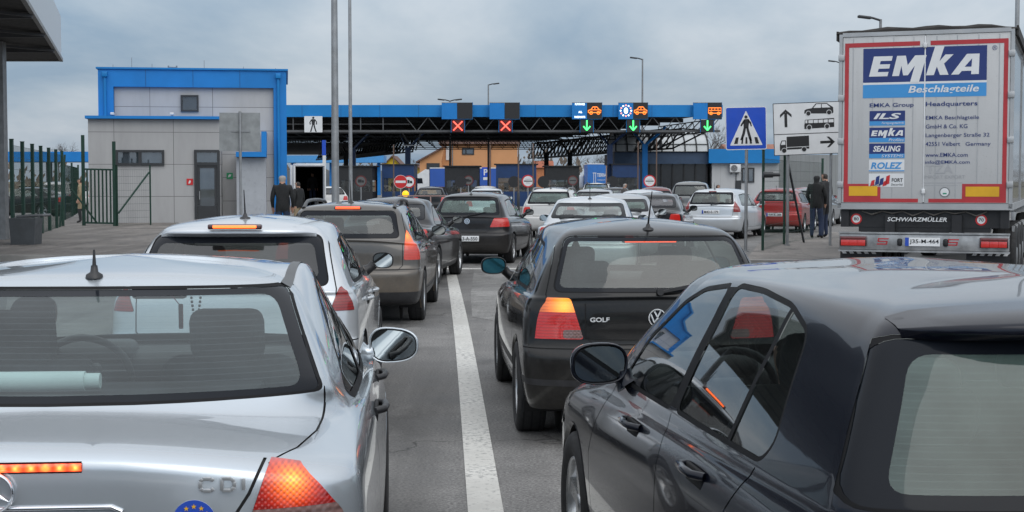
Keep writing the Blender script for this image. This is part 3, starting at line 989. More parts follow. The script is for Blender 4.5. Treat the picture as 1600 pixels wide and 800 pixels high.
    for y in (yr, yf):
        ra = r + .045
        for g in (1, -1):
            n = 22; vs, fs = [], []
            for i in range(n + 1):
                a = PI * (-.12 + 1.24 * i / n)
                yy, zz = y + ra * math.cos(a), r - .01 + ra * math.sin(a)
                hx = sh.hit(y=yy + .004 * math.cos(a), z=zz + .004 * math.sin(a), sgn=g)
                xo = (abs(hx[0]) if hx else W - .03)
                vs += [(g * (xo + .003), yy, zz), (g * (xo - .015), y + (ra - .012) * math.cos(a), r - .01 + (ra - .012) * math.sin(a)), (g * (W - .30), y + (ra - .012) * math.cos(a), r - .01 + (ra - .012) * math.sin(a))]
            for i in range(n):
                fs += [(3 * i, 3 * i + 1, 3 * i + 4, 3 * i + 3)]
            f2 = [(3 * i + 1, 3 * i + 2, 3 * i + 5, 3 * i + 4) for i in range(n)]
            wl_.add(vs, fs, 1, True); wl_.add(vs, f2, 0, True)
            wl_.add([(g * (W - .30), y + ra * math.cos(2 * PI * i / 20), r + ra * math.sin(2 * PI * i / 20)) for i in range(20)], [tuple(range(20))], 0)
    wl_.box((0, L / 2, .27 + d.get('lift', 0)), (W * 2 - .40, L - .7, .04), 0)
    wl_.build('underbody', [M_GAP, pm], root)
    for y in (yr, yf):
        for g in (1, -1): wheel(root, g * (W - .105), y, r, .20, g, spokes, rim or M_RIM)
    doors = []
    for t in ('gf+', 'gf-', 'gr+', 'gr-'): sh.mesh('window', [(t, G, -.004)], root)
    sh.mesh('windscreen', [('ws', M_WS, -.004)], root)
    rgm = film or G
    rgo = sh.mesh('rear_window', [('rg', rgm, -.003)], root)
    lm = lampmats or {}
    seen = []
    for nm, poly, yl in lamps:
        nm2 = nm if not nm.startswith('+') else nm[1:].split(':')[0]
        for g in '+-':
            if nm2 in ('lampA',):
                parts = [(nm2 + g, lm.get(nm2 + g, lm.get(nm2, M_REDLOW)), .004)]
                for n3, _, _ in lamps[1:]:
                    n4 = n3 if not n3.startswith('+') else n3[1:].split(':')[0]
                    parts.append((n4 + g, lm.get(n4 + g, lm.get(n4, M_RED)), .005))
                sh.mesh('tail_light', parts, root)
    for g in '+-': sh.mesh('headlight', [('head' + g, M_HEAD, .004)], root)
    # small parts
    if handles is not None and detail >= 1:
        for g in (1, -1):
            for (hy, hz) in handles:
                q = sh.hit(y=hy, z=hz, sgn=g)
                if not q: continue
                mb = MB()
                x = q[0]
                mb.box((x + g * .002, hy + .0, hz - .004), (.012, .17, .055), 1, None, .005)
                mb.tube([(x, hy - .10, hz + .01), (x + g * .03, hy - .075, hz + .014), (x + g * .036, hy, hz + .015), (x + g * .03, hy + .075, hz + .014), (x, hy + .10, hz + .01)], .013, 8, 0)
                mb.build('door_handle', [d.get('hmat', pm), M_GAP], root)
    if mirrors:
        for g in (1, -1):
            ym = fr[0][0] - .17; zm_ = zl(ym) + .055 + (mirror_kw or {}).get('dz', 0)
            q = sh.hit(y=ym + .06, z=zl(ym) - .03, sgn=g)
            kw = dict(a=.095, b=.068)
            kw.update(mirror_kw or {})
            kw.pop('dy', None); kw.pop('dz', None); kw.pop('dx', None)
            mirror_part(root, (g * (W + .045 + (mirror_kw or {}).get('dx', 0)), ym + .02 + (mirror_kw or {}).get('dy', 0), zm_ + .01), g, mirror_mat or pm, foot=(q[0] if q else g * (W - .05), ym + .06, zl(ym) - .02), glass_mat=mirror_glass, **kw)
    if wiper:
        q = sh.hit(x=0, z=d['zWB'] + .015)
        if q:
            mb = MB()
            y0 = q[0]
            mb.cyl((0.02, y0 + .02, d['zWB'] + .02), (0.02, y0 - .035, d['zWB'] + .02), .022, n=12)
            q2 = sh.hit(x=.34, z=d['zWB'] + .09)
            ye = q2[0] if q2 else y0 + .05
            mb.bar((0.02, y0 - .025, d['zWB'] + .02), (.24, (y0 + ye) / 2 - .025, d['zWB'] + .055), .022, .014)
            mb.bar((.08, y0 - .018, d['zWB'] + .035), (.38, ye - .016, d['zWB'] + .085), .014, .012)
            mb.build('rear_wiper', M_PLASTIC, root)
    if third:
        mode, zc = third
        q = sh.hit(x=0, z=zc)
        if q:
            mb = MB(); n = q[1]; w = third_w / 2
            yoff = -.008 if mode == 'out' else .05
            mb.box((0, q[0] + yoff, zc), (third_w + .03, .03, .032), 1, None, .008)
            mb.box((0, q[0] + yoff - .012, zc), (third_w, .016, .026), 0, None, .004)
            mb.build('brake_light', [M_BRAKE if lit else M_RED, M_DARKRED], root)
    if spoiler:
        mb = MB()
        Wd = d['Wr'] - d.get('spo_in', .03) - .03; n = 22; P = []
        for i in range(n + 1):
            t = -1 + 2 * i / n
            x = Wd * t
            e = max(0, 1 - abs(t) ** 4) ** .7
            q = sh.hit(x=x, y=d['yWT'] + .16, top=True); z0 = (q[0] if q else d['zWT'] + .02)
            q = sh.hit(x=x, z=z0 - .045); yE = (q[0] if q else d['yWT'])
            q = sh.hit(x=x, y=yE + .12, top=True); za = (q[0] if q else z0) + .003
            q = sh.hit(x=x, y=yE + .05, top=True); zm2 = (q[0] if q else z0) + .004 + .004 * e
            dp_ = .03 + .045 * e; q = sh.hit(x=x, z=zm2 - dp_); yb2 = (q[0] if q else yE) - .001
            ye = yE + .02 - (.05 + .10 * spoiler) * e
            ze = zm2 - .012 * e - .006
            P.append([(x, yE + .12, za), (x, yE + .05, zm2), (x, ye + .012, ze), (x, ye, ze - .010 * e), (x, ye + .004, ze - .024 * e - .004), (x, (ye + yb2) / 2 + .01 * e, ze - .018 - .027 * e), (x, yb2 + .004, zm2 - dp_ + .004)])
        vs = [v for row in P for v in row]; m5 = 7
        mb.add(vs, [(i * m5 + k, i * m5 + k + 1, (i + 1) * m5 + k + 1, (i + 1) * m5 + k) for i in range(n) for k in range(4)], 0, True)
        mb.add(vs, [(i * m5 + k, i * m5 + k + 1, (i + 1) * m5 + k + 1, (i + 1) * m5 + k) for i in range(n) for k in (4, 5)], 0, True)
        mb.build('roof_spoiler', [pm], root)
    if antenna:
        y, h, lean = antenna
        q = sh.hit(x=0, y=y, top=True)
        z = q[0] if q else d['H']
        mb = MB()
        ar = d.get('abase', .036)
        mb.lathe([(z - .006, ar * 1.1), (z + .006, ar), (z + .014, ar * .5), (z + .035, .010)], (0, y, 0), 'z', 16)
        mb.tube([(0, y, z + .03), (0, y - lean * .5, z + .03 + (h - .03) * .5), (0, y - lean, z + h)], .006, 8, 0, [.007, .005, .0032])
        mb.build('antenna', M_PLASTIC, root)
    if rails:
        for g in (1, -1):
            mb = MB(); pts = []
            ya, yb = d['yWT'] + .12, L - d['wst'] - .10
            for i in range(15):
                u = i / 14; y = ya + (yb - ya) * u
                q = sh.hit(x=g * (d['Wr'] - .06), y=y, top=True)
                z = q[0] if q else d['H'] - .05
                e = min(1, min(u, 1 - u) * 7)
                pts.append((g * (d['Wr'] - .06), y, z - .005 + .065 * e ** .6))
            mb.tube(pts, .022, 10, 0, [.026] + [.021] * 13 + [.026])
            q = pts[7]; mb.cyl((q[0], q[1], q[2] - .06), q, .022, n=10)
            mb.build('roof_rail', rails if not isinstance(rails, bool) else M_PLASTIC, root)
    if plate:
        txt, px, pz, lang = plate
        q = sh.hit(x=px, z=pz)
        mb = MB(); y = (q[0] if q else 0) - .014
        mb.box((px, y + .006, pz), (.52, .012, .112), 0, None, .003)
        mb.prism([(-.258, -.052), (-.215, -.052), (-.215, .052), (-.258, .052)], (px, y - .002, pz), XA, ZA, 0, 2)
        mb.text(txt, (px + .02, y - .003, pz - .036), XA, ZA, .072, 1, min(.42, .055 * len(txt)), 'c', .012)
        mb.build('number_plate', [M_PLATE, M_PLATEINK, M_PLATEBLUE], root)
    if detail >= 1 or True:
        cabin(root, d, detail >= 1, cabin_mat)
    if extra: extra(root, sh, d)
    return root, sh, d

M_WS = glass('clear windscreen', (0.80, 0.86, 0.84), 0.02, (0.3, 0.33, 0.33), 0.8)
M_DARKRED = plain('dark lamp housing', (0.05, 0.006, 0.006), 0.25, coat=1.0, var=0)
M_BAND = plain('black glass border', (0.010, 0.012, 0.016), 0.10, var=0, spec=0.14)
# ------------------------------------------------------------------ ground, road, painted lines
def asphalt(name, base, wet=0.5, crack=True, scale=1.0):
    m, nt, out = nmat(name)
    b = bsdf(nt, out, base, 0.7)
    v = coords(nt)
    big = noise(nt, v, 0.22 * scale, 5, 0.6); mid = noise(nt, v, 1.7 * scale, 6, 0.65); fine = noise(nt, v, 55, 4, 0.75)
    c = ramp(nt, big, [(0.30, tuple(x * 0.72 for x in base)), (0.52, base), (0.72, tuple(x * 1.35 for x in base))])
    c = mixc(nt, 0.7, c, ramp(nt, mid, [(0.32, 0.30), (0.68, 0.68)]), 'OVERLAY')
    oil = noise(nt, coords(nt, (1.0, 0.45, 1), loc=(7, 3, 0)), 0.9, 7, 0.7)
    c = mixc(nt, ramp(nt, oil, [(0.54, 0.0), (0.64, 0.65)]), c, tuple(x * 0.40 for x in base))
    c = mixc(nt, 0.8, c, ramp(nt, fine, [(0.36, 0.16), (0.66, 0.84)]), 'OVERLAY')
    # tyre-darkened streaks along the lanes
    vs = coords(nt, (1.1, 0.05, 1))
    st = noise(nt, vs, 1.4, 4, 0.6)
    c = mixc(nt, ramp(nt, st, [(0.50, 0.0), (0.64, 0.6)]), c, tuple(x * 0.52 for x in base))
    if crack:
        vo = nt.nodes.new('ShaderNodeTexVoronoi'); vo.feature = 'DISTANCE_TO_EDGE'; vo.inputs['Scale'].default_value = 0.16
        wob = nt.nodes.new('ShaderNodeTexNoise'); wob.inputs['Scale'].default_value = 1.2; wob.inputs['Detail'].default_value = 6
        nt.links.new(v, wob.inputs['Vector'])
        vm = nt.nodes.new('ShaderNodeVectorMath'); vm.operation = 'MULTIPLY_ADD'
        nt.links.new(wob.outputs['Color'], vm.inputs[0]); vm.inputs[1].default_value = (2.4, 2.4, 0); nt.links.new(v, vm.inputs[2])
        nt.links.new(vm.outputs[0], vo.inputs['Vector'])
        k = ramp(nt, vo.outputs['Distance'], [(0.0, 0.75), (0.004, 0.0)])
        c = mixc(nt, k, c, (0.012, 0.012, 0.012))
    # pale specks of grit and chewing gum
    gv = nt.nodes.new('ShaderNodeTexVoronoi'); gv.inputs['Scale'].default_value = 2.6
    nt.links.new(v, gv.inputs['Vector'])
    c = mixc(nt, ramp(nt, gv.outputs['Distance'], [(0.030, 0.6), (0.055, 0.0)]), c, (0.22, 0.22, 0.21))
    nt.links.new(c, b.inputs['Base Color'])
    b.inputs['Specular IOR Level'].default_value = 0.3
    r = ramp(nt, mid, [(0.35, 0.78 - 0.35 * wet), (0.6, 0.80)])
    nt.links.new(r, b.inputs['Roughness'])
    bump(nt, b, fine, 0.5, 0.006)
    return m

M_ASPH = asphalt('road asphalt', (0.165, 0.161, 0.156), 0.5)
M_PAVE = asphalt('pavement asphalt', (0.190, 0.174, 0.160), 0.5, scale=2.0)
m, nt, out = nmat('rough field')
b = bsdf(nt, out, (0.09, 0.09, 0.05), 0.9)
nt.links.new(ramp(nt, noise(nt, coords(nt), 0.05, 8), [(0.3, (0.06, 0.065, 0.03)), (0.7, (0.14, 0.12, 0.08))]), b.inputs['Base Color'])
M_FIELD = m
m, nt, out = nmat('worn road paint')
b = bsdf(nt, out, (0.56, 0.56, 0.54), 0.55)
v = coords(nt)
n1 = noise(nt, v, 1.1, 8, 0.7); n2 = noise(nt, v, 26, 6, 0.7)
c = ramp(nt, n1, [(0.3, (0.43, 0.42, 0.39)), (0.7, (0.66, 0.65, 0.61))])
c = mixc(nt, ramp(nt, math2(nt, 'MULTIPLY_ADD', n1, 0.35, math2(nt, 'MULTIPLY', n2, 0.75)), [(0.56, 0.0), (0.66, 0.85)]), c, (0.13, 0.13, 0.13))
nt.links.new(c, b.inputs['Base Color'])
M_LINE = m

def sheet(name, poly, z, mat, depth=0.0, kind='structure'):
    mb = MB()
    mb.prism(poly, (0, 0, z), XA, YA, depth, 0)
    return tag(mb.build(name, mat), kind=kind)

sheet('ground', [(-3000, -200), (3000, -200), (3000, 4500), (-3000, 4500)], -0.006, M_FIELD)
sheet('road', [(-60, -40), (60, -40), (60, 260), (-60, 260)], 0.0, M_ASPH)
KERB = plain('kerb concrete', (0.27, 0.26, 0.245), 0.8, var=0.25, scale=2)
sheet('pavement', [(-34, 31.5), (-5.2, 31.5), (-5.0, 33), (-6.6, 66), (-34, 66)], 0.12, M_PAVE, 0.12)
sheet('kerb', [(-34, 31.3), (-5.0, 31.3), (-5.0, 31.498), (-34, 31.498)], 0.124, KERB, 0.13)
sheet('pavement', [(4.7, 29.6), (7.4, 29.6), (10.2, 37), (12.4, 44), (9.7, 46), (6.5, 38.5)], 0.12, M_PAVE, 0.12)
sheet('kerb', [(4.62, 29.35), (7.45, 29.35), (7.45, 29.598), (4.7, 29.598)], 0.126, KERB, 0.13)

# solid lane line, gently curved; it lies on the road sheet
def line_at(Y):
    X0 = -0.138 - (Y - 7.56) * 0.0500
    return X0 + 0.012 * math.sin((Y - 7.5) / 18.5 * PI) * 2
mb = MB()
ys = [1.5 + i * 0.6 for i in range(43)]
vs = []
for Y in ys: vs += [(line_at(Y) - .092, Y, .004), (line_at(Y) + .092, Y, .004)]
mb.add(vs, [(2 * i, 2 * i + 1, 2 * i + 3, 2 * i + 2) for i in range(len(ys) - 1)])
tag(mb.build('road_marking', M_LINE), kind='structure')
sheet('road_marking', [(-1.35, 28.35), (8.0, 28.2), (8.0, 28.62), (-1.35, 28.77)], 0.004, M_LINE)
sheet('road_marking', [(-1.32, 29.2), (-1.18, 29.2), (-2.3, 46), (-2.44, 46)], 0.004, M_LINE)
M_PATCH = asphalt('newer road patch', (0.215, 0.212, 0.205), 0.2, crack=False, scale=1.6)
sheet('road', [(-.50, 18.4), (.55, 16.5), (1.1, 19.0), (.9, 27.9), (-.72, 27.9), (-.62, 22)], 0.003, M_PATCH)

# ------------------------------------------------------------------ shared building materials
BLUE = plain('blue sheet metal', (0.012, 0.185, 0.52), 0.5, var=0.10, scale=0.8, spec=.3)
BLUE2 = plain('blue fascia metal', (0.010, 0.185, 0.48), 0.5, var=0.10, scale=0.6, spec=.3)
NAVY = plain('navy booth panel', (0.006, 0.032, 0.11), 0.4, var=0.15)
STEEL = plain('dark steel', (0.010, 0.011, 0.013), 0.6, var=0.2)
GALV = plain('galvanised steel', (0.30, 0.31, 0.32), 0.45, 0.55, var=0.22, scale=3)
GREYMETAL = plain('weathered grey metal', (0.22, 0.225, 0.23), 0.5, 0.4, var=0.2, scale=5)
FRAME = plain('anthracite window frame', (0.028, 0.031, 0.035), 0.45)
GREEN = plain('green fence coating', (0.008, 0.040, 0.026), 0.5, var=0.2)
WHITE = plain('white sheet', (0.62, 0.63, 0.64), 0.5, var=0.08)
BLACK = plain('black sign paint', (0.012, 0.012, 0.014), 0.5, var=0)
SIGNWHITE = plain('sign face white', (0.66, 0.67, 0.68), 0.35, var=0.06)
SIGNBLUE = plain('sign face blue', (0.012, 0.070, 0.47), 0.35, var=0.08)
SIGNRED = plain('sign face red', (0.52, 0.020, 0.022), 0.35, var=0.08)
SIGNBACK = plain('sign back aluminium', (0.27, 0.285, 0.29), 0.5, 0.25, var=0.18, scale=4)
M_PANE = glass('building window glass', (0.50, 0.56, 0.60), 0.12, (0.30, 0.35, 0.40), 2.0)
M_PANE2 = glass('booth glass', (0.40, 0.44, 0.45), 0.10, (0.35, 0.36, 0.36), 0.9)
DARKROOM = plain('dark room backing behind glass', (0.10, 0.12, 0.14), 0.9, var=.5, scale=1.2)  # dark sheet close behind the panes, standing for the dim room

def panel_mat(name, base, w, h, groove=(0.09, 0.09, 0.09), off=0.5, loc=(0, 0, 0)):
    """facade panels with open joints"""
    m, nt, out = nmat(name)
    b = bsdf(nt, out, base, 0.55)
    v = coords(nt)
    br = nt.nodes.new('ShaderNodeTexBrick')
    br.offset = off; br.inputs['Scale'].default_value = 1.0
    br.inputs['Mortar Size'].default_value = 0.009; br.inputs['Mortar Smooth'].default_value = 0.0
    br.inputs['Brick Width'].default_value = w; br.inputs['Row Height'].default_value = h
    br.inputs['Color1'].default_value = (*base, 1); br.inputs['Color2'].default_value = (*[x * 0.93 for x in base], 1); br.inputs['Mortar'].default_value = (*groove, 1)
    sp = nt.nodes.new('ShaderNodeSeparateXYZ'); nt.links.new(v, sp.inputs[0])
    cb = nt.nodes.new('ShaderNodeCombineXYZ')
    nt.links.new(math2(nt, 'ADD', math2(nt, 'ADD', sp.outputs['X'], sp.outputs['Y']), loc[0]), cb.inputs[0]); nt.links.new(math2(nt, 'ADD', sp.outputs['Z'], loc[1]), cb.inputs[1])
    nt.links.new(cb.outputs[0], br.inputs['Vector'])
    n = noise(nt, coords(nt, (0.5, 0.5, 0.12)), 2.2, 7, 0.65)
    c = mixc(nt, ramp(nt, n, [(0.42, 0.0), (0.72, 0.45)]), br.outputs['Color'], tuple(x * 0.62 for x in base))
    nt.links.new(c, b.inputs['Base Color'])
    return m

PANEL = panel_mat('grey facade panel', (0.375, 0.375, 0.378), 2.2, 1.22, off=0.0, loc=(.6, 0.1, 0))
PANEL2 = panel_mat('pale facade panel', (0.44, 0.44, 0.445), 2.4, 0.92, off=0.0)
WALLWHITE = panel_mat('white wall panel', (0.50, 0.505, 0.51), 3.0, 5.0, (0.35, 0.35, 0.35), 0.0)

def window(parent, x0, x1, z0, z1, y, frame=0.07, mull=(), depth=0.10, rail=()):
    """framed window on a wall facing -y at depth y; the pane is a part of its window"""
    mb = MB(); f = frame
    mb.box(((x0 + x1) / 2, y - depth / 2 + .02, z1 - f / 2), (x1 - x0, depth, f), 0)
    mb.box(((x0 + x1) / 2, y - depth / 2 + .02, z0 + f / 2), (x1 - x0, depth, f), 0)
    for x in (x0 + f / 2, x1 - f / 2): mb.box((x, y - depth / 2 + .021, (z0 + z1) / 2), (f, depth - .002, z1 - z0 - 2 * f), 0)
    for x in mull: mb.box((x, y - depth / 2 + .022, (z0 + z1) / 2), (f * 1.3, depth - .004, z1 - z0 - 2 * f), 0)
    for z in rail: mb.box(((x0 + x1) / 2, y - depth / 2 + .023, z), (x1 - x0 - 2 * f, depth - .006, f), 0)
    w = mb.build('window', FRAME, parent)
    p = MB()
    p.prism([(x0 + f, z0 + f), (x1 - f, z0 + f), (x1 - f, z1 - f), (x0 + f, z1 - f)], (0, y - .022, 0), XA, ZA, 0, 0)
    p.prism([(x0 + f, z0 + f), (x1 - f, z0 + f), (x1 - f, z1 - f), (x0 + f, z1 - f)], (0, y - .004, 0), XA, ZA, 0, 1)
    p.build('pane', [M_PANE, DARKROOM], w)
    return w

# ------------------------------------------------------------------ office building on the left
off = thing('office_building', 'grey panelled two-storey border office framed in bright blue at left', 'building', (-12.3, 56.3, 0.0), R(8.7))
def ox(px): return (px - 800) / 41.0 + 12.3
def oz(py): return 1.7 + (283 - py) / 41.0
xl, xr, xm = ox(142), ox(446), ox(343)
mb = MB()
mb.box(((xl + xm) / 2, 3.0, oz(187) / 2 + .04), (xm - xl, 6.0, oz(187) - .08), 0)
mb.build('front_block', PANEL, off)
mb = MB()
mb.box(((xl + xm) / 2, 2.9, oz(185) + .02), (xm - xl + .16, 6.3, .11), 0)
mb.build('roof_edge', BLUE, off)
mb = MB()
ux0, ux1 = ox(175), ox(425)
mb.box(((ux0 + ux1) / 2, 5.6, oz(133) / 2 + .1), (ux1 - ux0, 8.0, oz(133) - .2), 0)
mb.build('upper_block', PANEL2, off)
mb = MB()
bx0 = ox(151)
mb.box(((bx0 + xr) / 2, 5.55, (oz(133) + oz(106)) / 2 + .01), (xr - bx0, 8.3, oz(106) - oz(133) + .02), 0)
mb.box(((bx0 + ux0) / 2 - .005, 5.55, oz(133) / 2 + .01), (ux0 - bx0 - .01, 8.3, oz(133) - .02), 0)
mb.box(((ux1 + xr) / 2 + .005, 5.55, oz(133) / 2 + .01), (xr - ux1 - .01, 8.3, oz(133) - .02), 0)
for q in range(1, 4): mb.box((bx0 + (xr - bx0) * q / 4, 1.397, (oz(133) + oz(106)) / 2), (.012, .012, oz(106) - oz(133)), 1)
mb.build('blue_frame', [BLUE, NAVY], off)
mb = MB(); mb.box(((bx0 + xr) / 2, 5.55, oz(105) + .03), (xr - bx0 + .14, 8.45, .07), 0); mb.build('parapet', BLUE2, off)
for px in (162, 433):
    mb = MB(); x = ox(px)
    z0 = oz(183) + .05 if px == 162 else .12
    mb.cyl((x, 1.33, z0), (x, 1.33, oz(117)), .055, n=10)
    mb.box((x, 1.30, oz(114)), (.20, .16, .20), 0, None, .02)
    mb.build('downpipe', BLUE2, off)
window(off, ox(278.5), ox(306.5), oz(171.5), oz(145), 1.6)
window(off, ox(183), ox(257), oz(258.5), oz(234.5), 0.0, .09, mull=(ox(220),))
# entrance: glazed metal door with a light above
dx0, dx1, dz0, dz1, dt = ox(302.5), ox(342), .13, oz(256), oz(234)
mb = MB()
mb.box((dx0 + .05, -.02, (dz0 + dt) / 2), (.10, .12, dt - dz0), 0); mb.box((dx1 - .05, -.02, (dz0 + dt) / 2), (.10, .12, dt - dz0), 0)
mb.box(((dx0 + dx1) / 2, -.021, dt - .05), (dx1 - dx0 - .2, .118, .10), 0); mb.box(((dx0 + dx1) / 2, -.022, dz1), (dx1 - dx0 - .2, .116, .12), 0)
fd = mb.build('door_frame', FRAME, off)
p = MB(); p.prism([(dx0 + .1, dz1 + .06), (dx1 - .1, dz1 + .06), (dx1 - .1, dt - .1), (dx0 + .1, dt - .1)], (0, -.025, 0), XA, ZA, 0, 0)
p.prism([(dx0 + .1, dz1 + .06), (dx1 - .1, dz1 + .06), (dx1 - .1, dt - .1), (dx0 + .1, dt - .1)], (0, -.004, 0), XA, ZA, 0, 1); p.build('pane', [M_PANE, DARKROOM], fd)
mb = MB()
mb.box(((dx0 + dx1) / 2, -.02, (dz0 + .62 + dz0) / 2), (dx1 - dx0 - .22, .05, .62), 0)
mb.box(((dx0 + dx1) / 2, -.02, dz1 - .11), (dx1 - dx0 - .22, .05, .10), 0)
for x in (dx0 + .16, dx1 - .16): mb.box((x, -.0205, (dz0 + dz1) / 2 + .25), (.10, .049, dz1 - dz0 - .78), 0)
dr = mb.build('door', FRAME, off)
p = MB(); p.prism([(dx0 + .2, dz0 + .6), (dx1 - .2, dz0 + .6), (dx1 - .2, dz1 - .14), (dx0 + .2, dz1 - .14)], (0, -.02, 0), XA, ZA, 0, 0)
p.prism([(dx0 + .2, dz0 + .6), (dx1 - .2, dz0 + .6), (dx1 - .2, dz1 - .14), (dx0 + .2, dz1 - .14)], (0, -.004, 0), XA, ZA, 0, 1); p.build('pane', [M_PANE, DARKROOM], dr)
mb = MB(); mb.bar((dx0 + .19, -.09, 1.0), (dx0 + .19, -.09, 1.32), .03); mb.box((dx0 + .19, -.06, 1.02), (.03, .06, .03)); mb.box((dx0 + .19, -.06, 1.30), (.03, .06, .03)); mb.build('handle', GALV, dr)
# glazed porch under its blue bracket
mb = MB()
px0, px1 = ox(367), ox(413)
mb.box(((px0 + px1) / 2, .9, (oz(246) + .12) / 2), (px1 - px0, 1.4, oz(246) - .12), 0)
mb.build('porch', plain('porch frosted panel', (0.36, 0.38, 0.41), 0.3, var=0.08), off)
mb = MB()
mb.box(((px0 + ox(414)) / 2, .72, oz(241)), (ox(414) - px0, 1.8, .19), 0)
mb.box((ox(410.5), .72, (oz(237) + oz(205)) / 2), (.19, 1.8, oz(205) - oz(237) - .002), 0)
mb.build('porch_bracket', BLUE, off)
for px, pz, c, w in ((295.5, 284, SIGNRED, .12), (354.5, 274.5, plain('escape sign green', (0.02, 0.30, 0.12), 0.4), .12)):
    mb = MB(); x = ox(px); y = -.012 if px < 340 else 1.588
    mb.box((x, y, oz(pz)), (w * 2, .02, w * 2), 0)
    mb.prism([(-.5, -.6), (.1, -.6), (.35, .2), (.05, .6), (-.3, .3)] if px < 340 else [(-.6, -.6), (.3, -.2), (.6, .5), (-.1, .6), (-.5, .1)], (x, y - .013, oz(pz)), XA * w * .9, ZA * w * .9, 0, 1)
    mb.build('wall_plate', [c, SIGNWHITE], off)
for px, pz in ((173, 177), (269, 179)):
    mb = MB(); x = ox(px)
    mb.box((x, 1.35 if px < 200 else .1, oz(pz) + .02), (.14, .30, .10), 0, None, .02); mb.box((x, 1.5 if px < 200 else .2, oz(pz) - .1), (.05, .05, .22), 0)
    mb.build('wall_camera', WHITE, off)
mb = MB()
x = ox(262)
for dx in (-.16, .16): mb.cyl((x + dx, 3, oz(105)), (x + dx, 3, oz(94)), .03, n=8)
mb.bar((x - .16, 3, oz(97)), (x + .16, 3, oz(97)), .05)
for px, h in ((158, 18), (201, 20), (222, 20), (315, 17), (374, 17), (428, 15)): mb.cyl((ox(px), 2 if px % 2 else 5, oz(105)), (ox(px), 2 if px % 2 else 5, oz(105 - h)), .010, n=6)
mb.build('roof_antennas', GREYMETAL, off)
# chimney and roof ladder standing behind its left edge
mb = MB(); x = ox(147)
mb.cyl((x, 10, 3), (x, 10, oz(166)), .09, n=10); mb.cyl((x, 10, oz(166)), (x, 10, oz(162)), .12, n=10)
mb.build('flue', GALV, off)
mb = MB()
for dx in (0, .38): mb.cyl((ox(133) + dx, 9, .1), (ox(133) + dx, 9, oz(182)), .025, n=6)
for k in range(9): mb.bar((ox(133), 9, 2.2 + .3 * k), (ox(133) + .38, 9, 2.2 + .3 * k), .03)
mb.build('roof_ladder', STEEL, off)

# ------------------------------------------------------------------ toll canopy: space frame under a blue fascia
can = thing('border_canopy', 'long blue fronted canopy on black space frame trusses spanning all lanes', 'canopy', (0, 95, 0))
CY = 95.0
def cx(px, Y=CY): return (px - 800) * Y / FPX
def cz(py, Y=CY): return CAMH + (283 - py) * Y / FPX
mb = MB()
zt_, zb_ = cz(164.5), cz(183)
mb.box(((-17 + cx(1128)) / 2, .15, (zt_ + zb_) / 2), (cx(1128) + 17, .3, zt_ - zb_), 0)
for k in range(12): mb.box((-16 + 2.5 * k, -.004, (zt_ + zb_) / 2), (.025, .012, zt_ - zb_ - .02), 1)
mb.build('fascia', [BLUE2, plain('fascia joint blue', (0.006, 0.10, 0.27), .6)], can)
mb = MB()
mb.prism([(-17, .31), (11.9, .31), (2.9, 50), (-28, 50)], (0, 0, zb_ + .05), XA, YA, .02, 0)
mb.prism([(-17, .31), (11.9, .31), (2.9, 50), (-28, 50)], (0, 0, zt_ - .08), XA, YA, .10, 0)
mb.prism([(-9.5, 14), (-20, 62), (-40, 62), (-26, 14)], (0, 0, 4.55), XA, YA, .04, 0)
for k in range(9):      # purlins under the deck
    y = 3 + k * 5.5
    mb.bar((-17 - y * .22, y, zb_ - .12), (11.9 - y * .18, y, zb_ - .12), .12, .25)
mb.build('roof', STEEL, can)
def lattice(mb, a0, a1, b0, b1, n, w=.07, mat=0, cross=True):
    """truss between top chord a0-a1 and bottom chord b0-b1"""
    a0, a1, b0, b1 = map(Vector, (a0, a1, b0, b1))
    mb.bar(a0, a1, w * 1.3, None, mat); mb.bar(b0, b1, w * 1.5, None, mat)
    for i in range(n):
        u, v = i / n, (i + 1) / n
        mb.bar(a0.lerp(a1, u), b0.lerp(b1, v), w, None, mat)
        if cross: mb.bar(b0.lerp(b1, u), a0.lerp(a1, v), w, None, mat)
    return mb
mb = MB()
zc_ = cz(205)
# front planar truss with W bracing, grey chord
x0, x1 = -17.0, cx(1125)
mb.bar((x0, .2, zc_), (x1, .2, zc_), .09, .14, 1)
n = 21
for i in range(n):
    u0, u1 = x0 + (x1 - x0) * i / n, x0 + (x1 - x0) * (i + 1) / n
    um = (u0 + u1) / 2
    if um < cx(640):
        mb.bar((u0, .2, zc_), (u0, .2, zb_), .06, None, 1)
    else:
        mb.bar((u0, .2, zb_), (um, .2, zc_), .045, None, 1); mb.bar((um, .2, zc_), (u1, .2, zb_), .045, None, 1)
mb.bar((x0, .2, (zc_ + zb_) / 2), (cx(640), .2, (zc_ + zb_) / 2), .03, None, 1)
mb.bar((x0, .5, zc_ - .1), (11.2, .5, zc_ - .1), .06, .10)
mb.build('front_truss', [STEEL, plain('dull truss paint', (0.085, 0.087, 0.09), 0.6)], can)
mb = MB()               # the deep diamond lattices along both lane edges, and a lower web between them
Yr0, Yr1 = 100 - CY, 144 - CY
for dx in (0.0, -.9):
    lattice(mb, (10.9 + .6 + dx, Yr0, 5.25), (2.5 + .3 + dx, Yr1, 5.35), (10.9 + dx, Yr0, 3.92), (2.5 + dx, Yr1, 3.92), 30, .075)
mb.bar((11.5, Yr0, 5.25), (13.0, 0.6, zc_), .09); mb.bar((10.9, Yr0, 3.92), (12.6, .6, zc_), .08); mb.bar((10.0, Yr0, 3.92), (11.6, .6, zc_), .08)
lattice(mb, (13.2, .6, zb_ - .1), (10.6, 12, zb_ - .2), (12.9, .6, zc_), (10.2, 12, zc_ - .1), 8, .05)
mb.build('edge_truss', STEEL, can)
mb = MB()
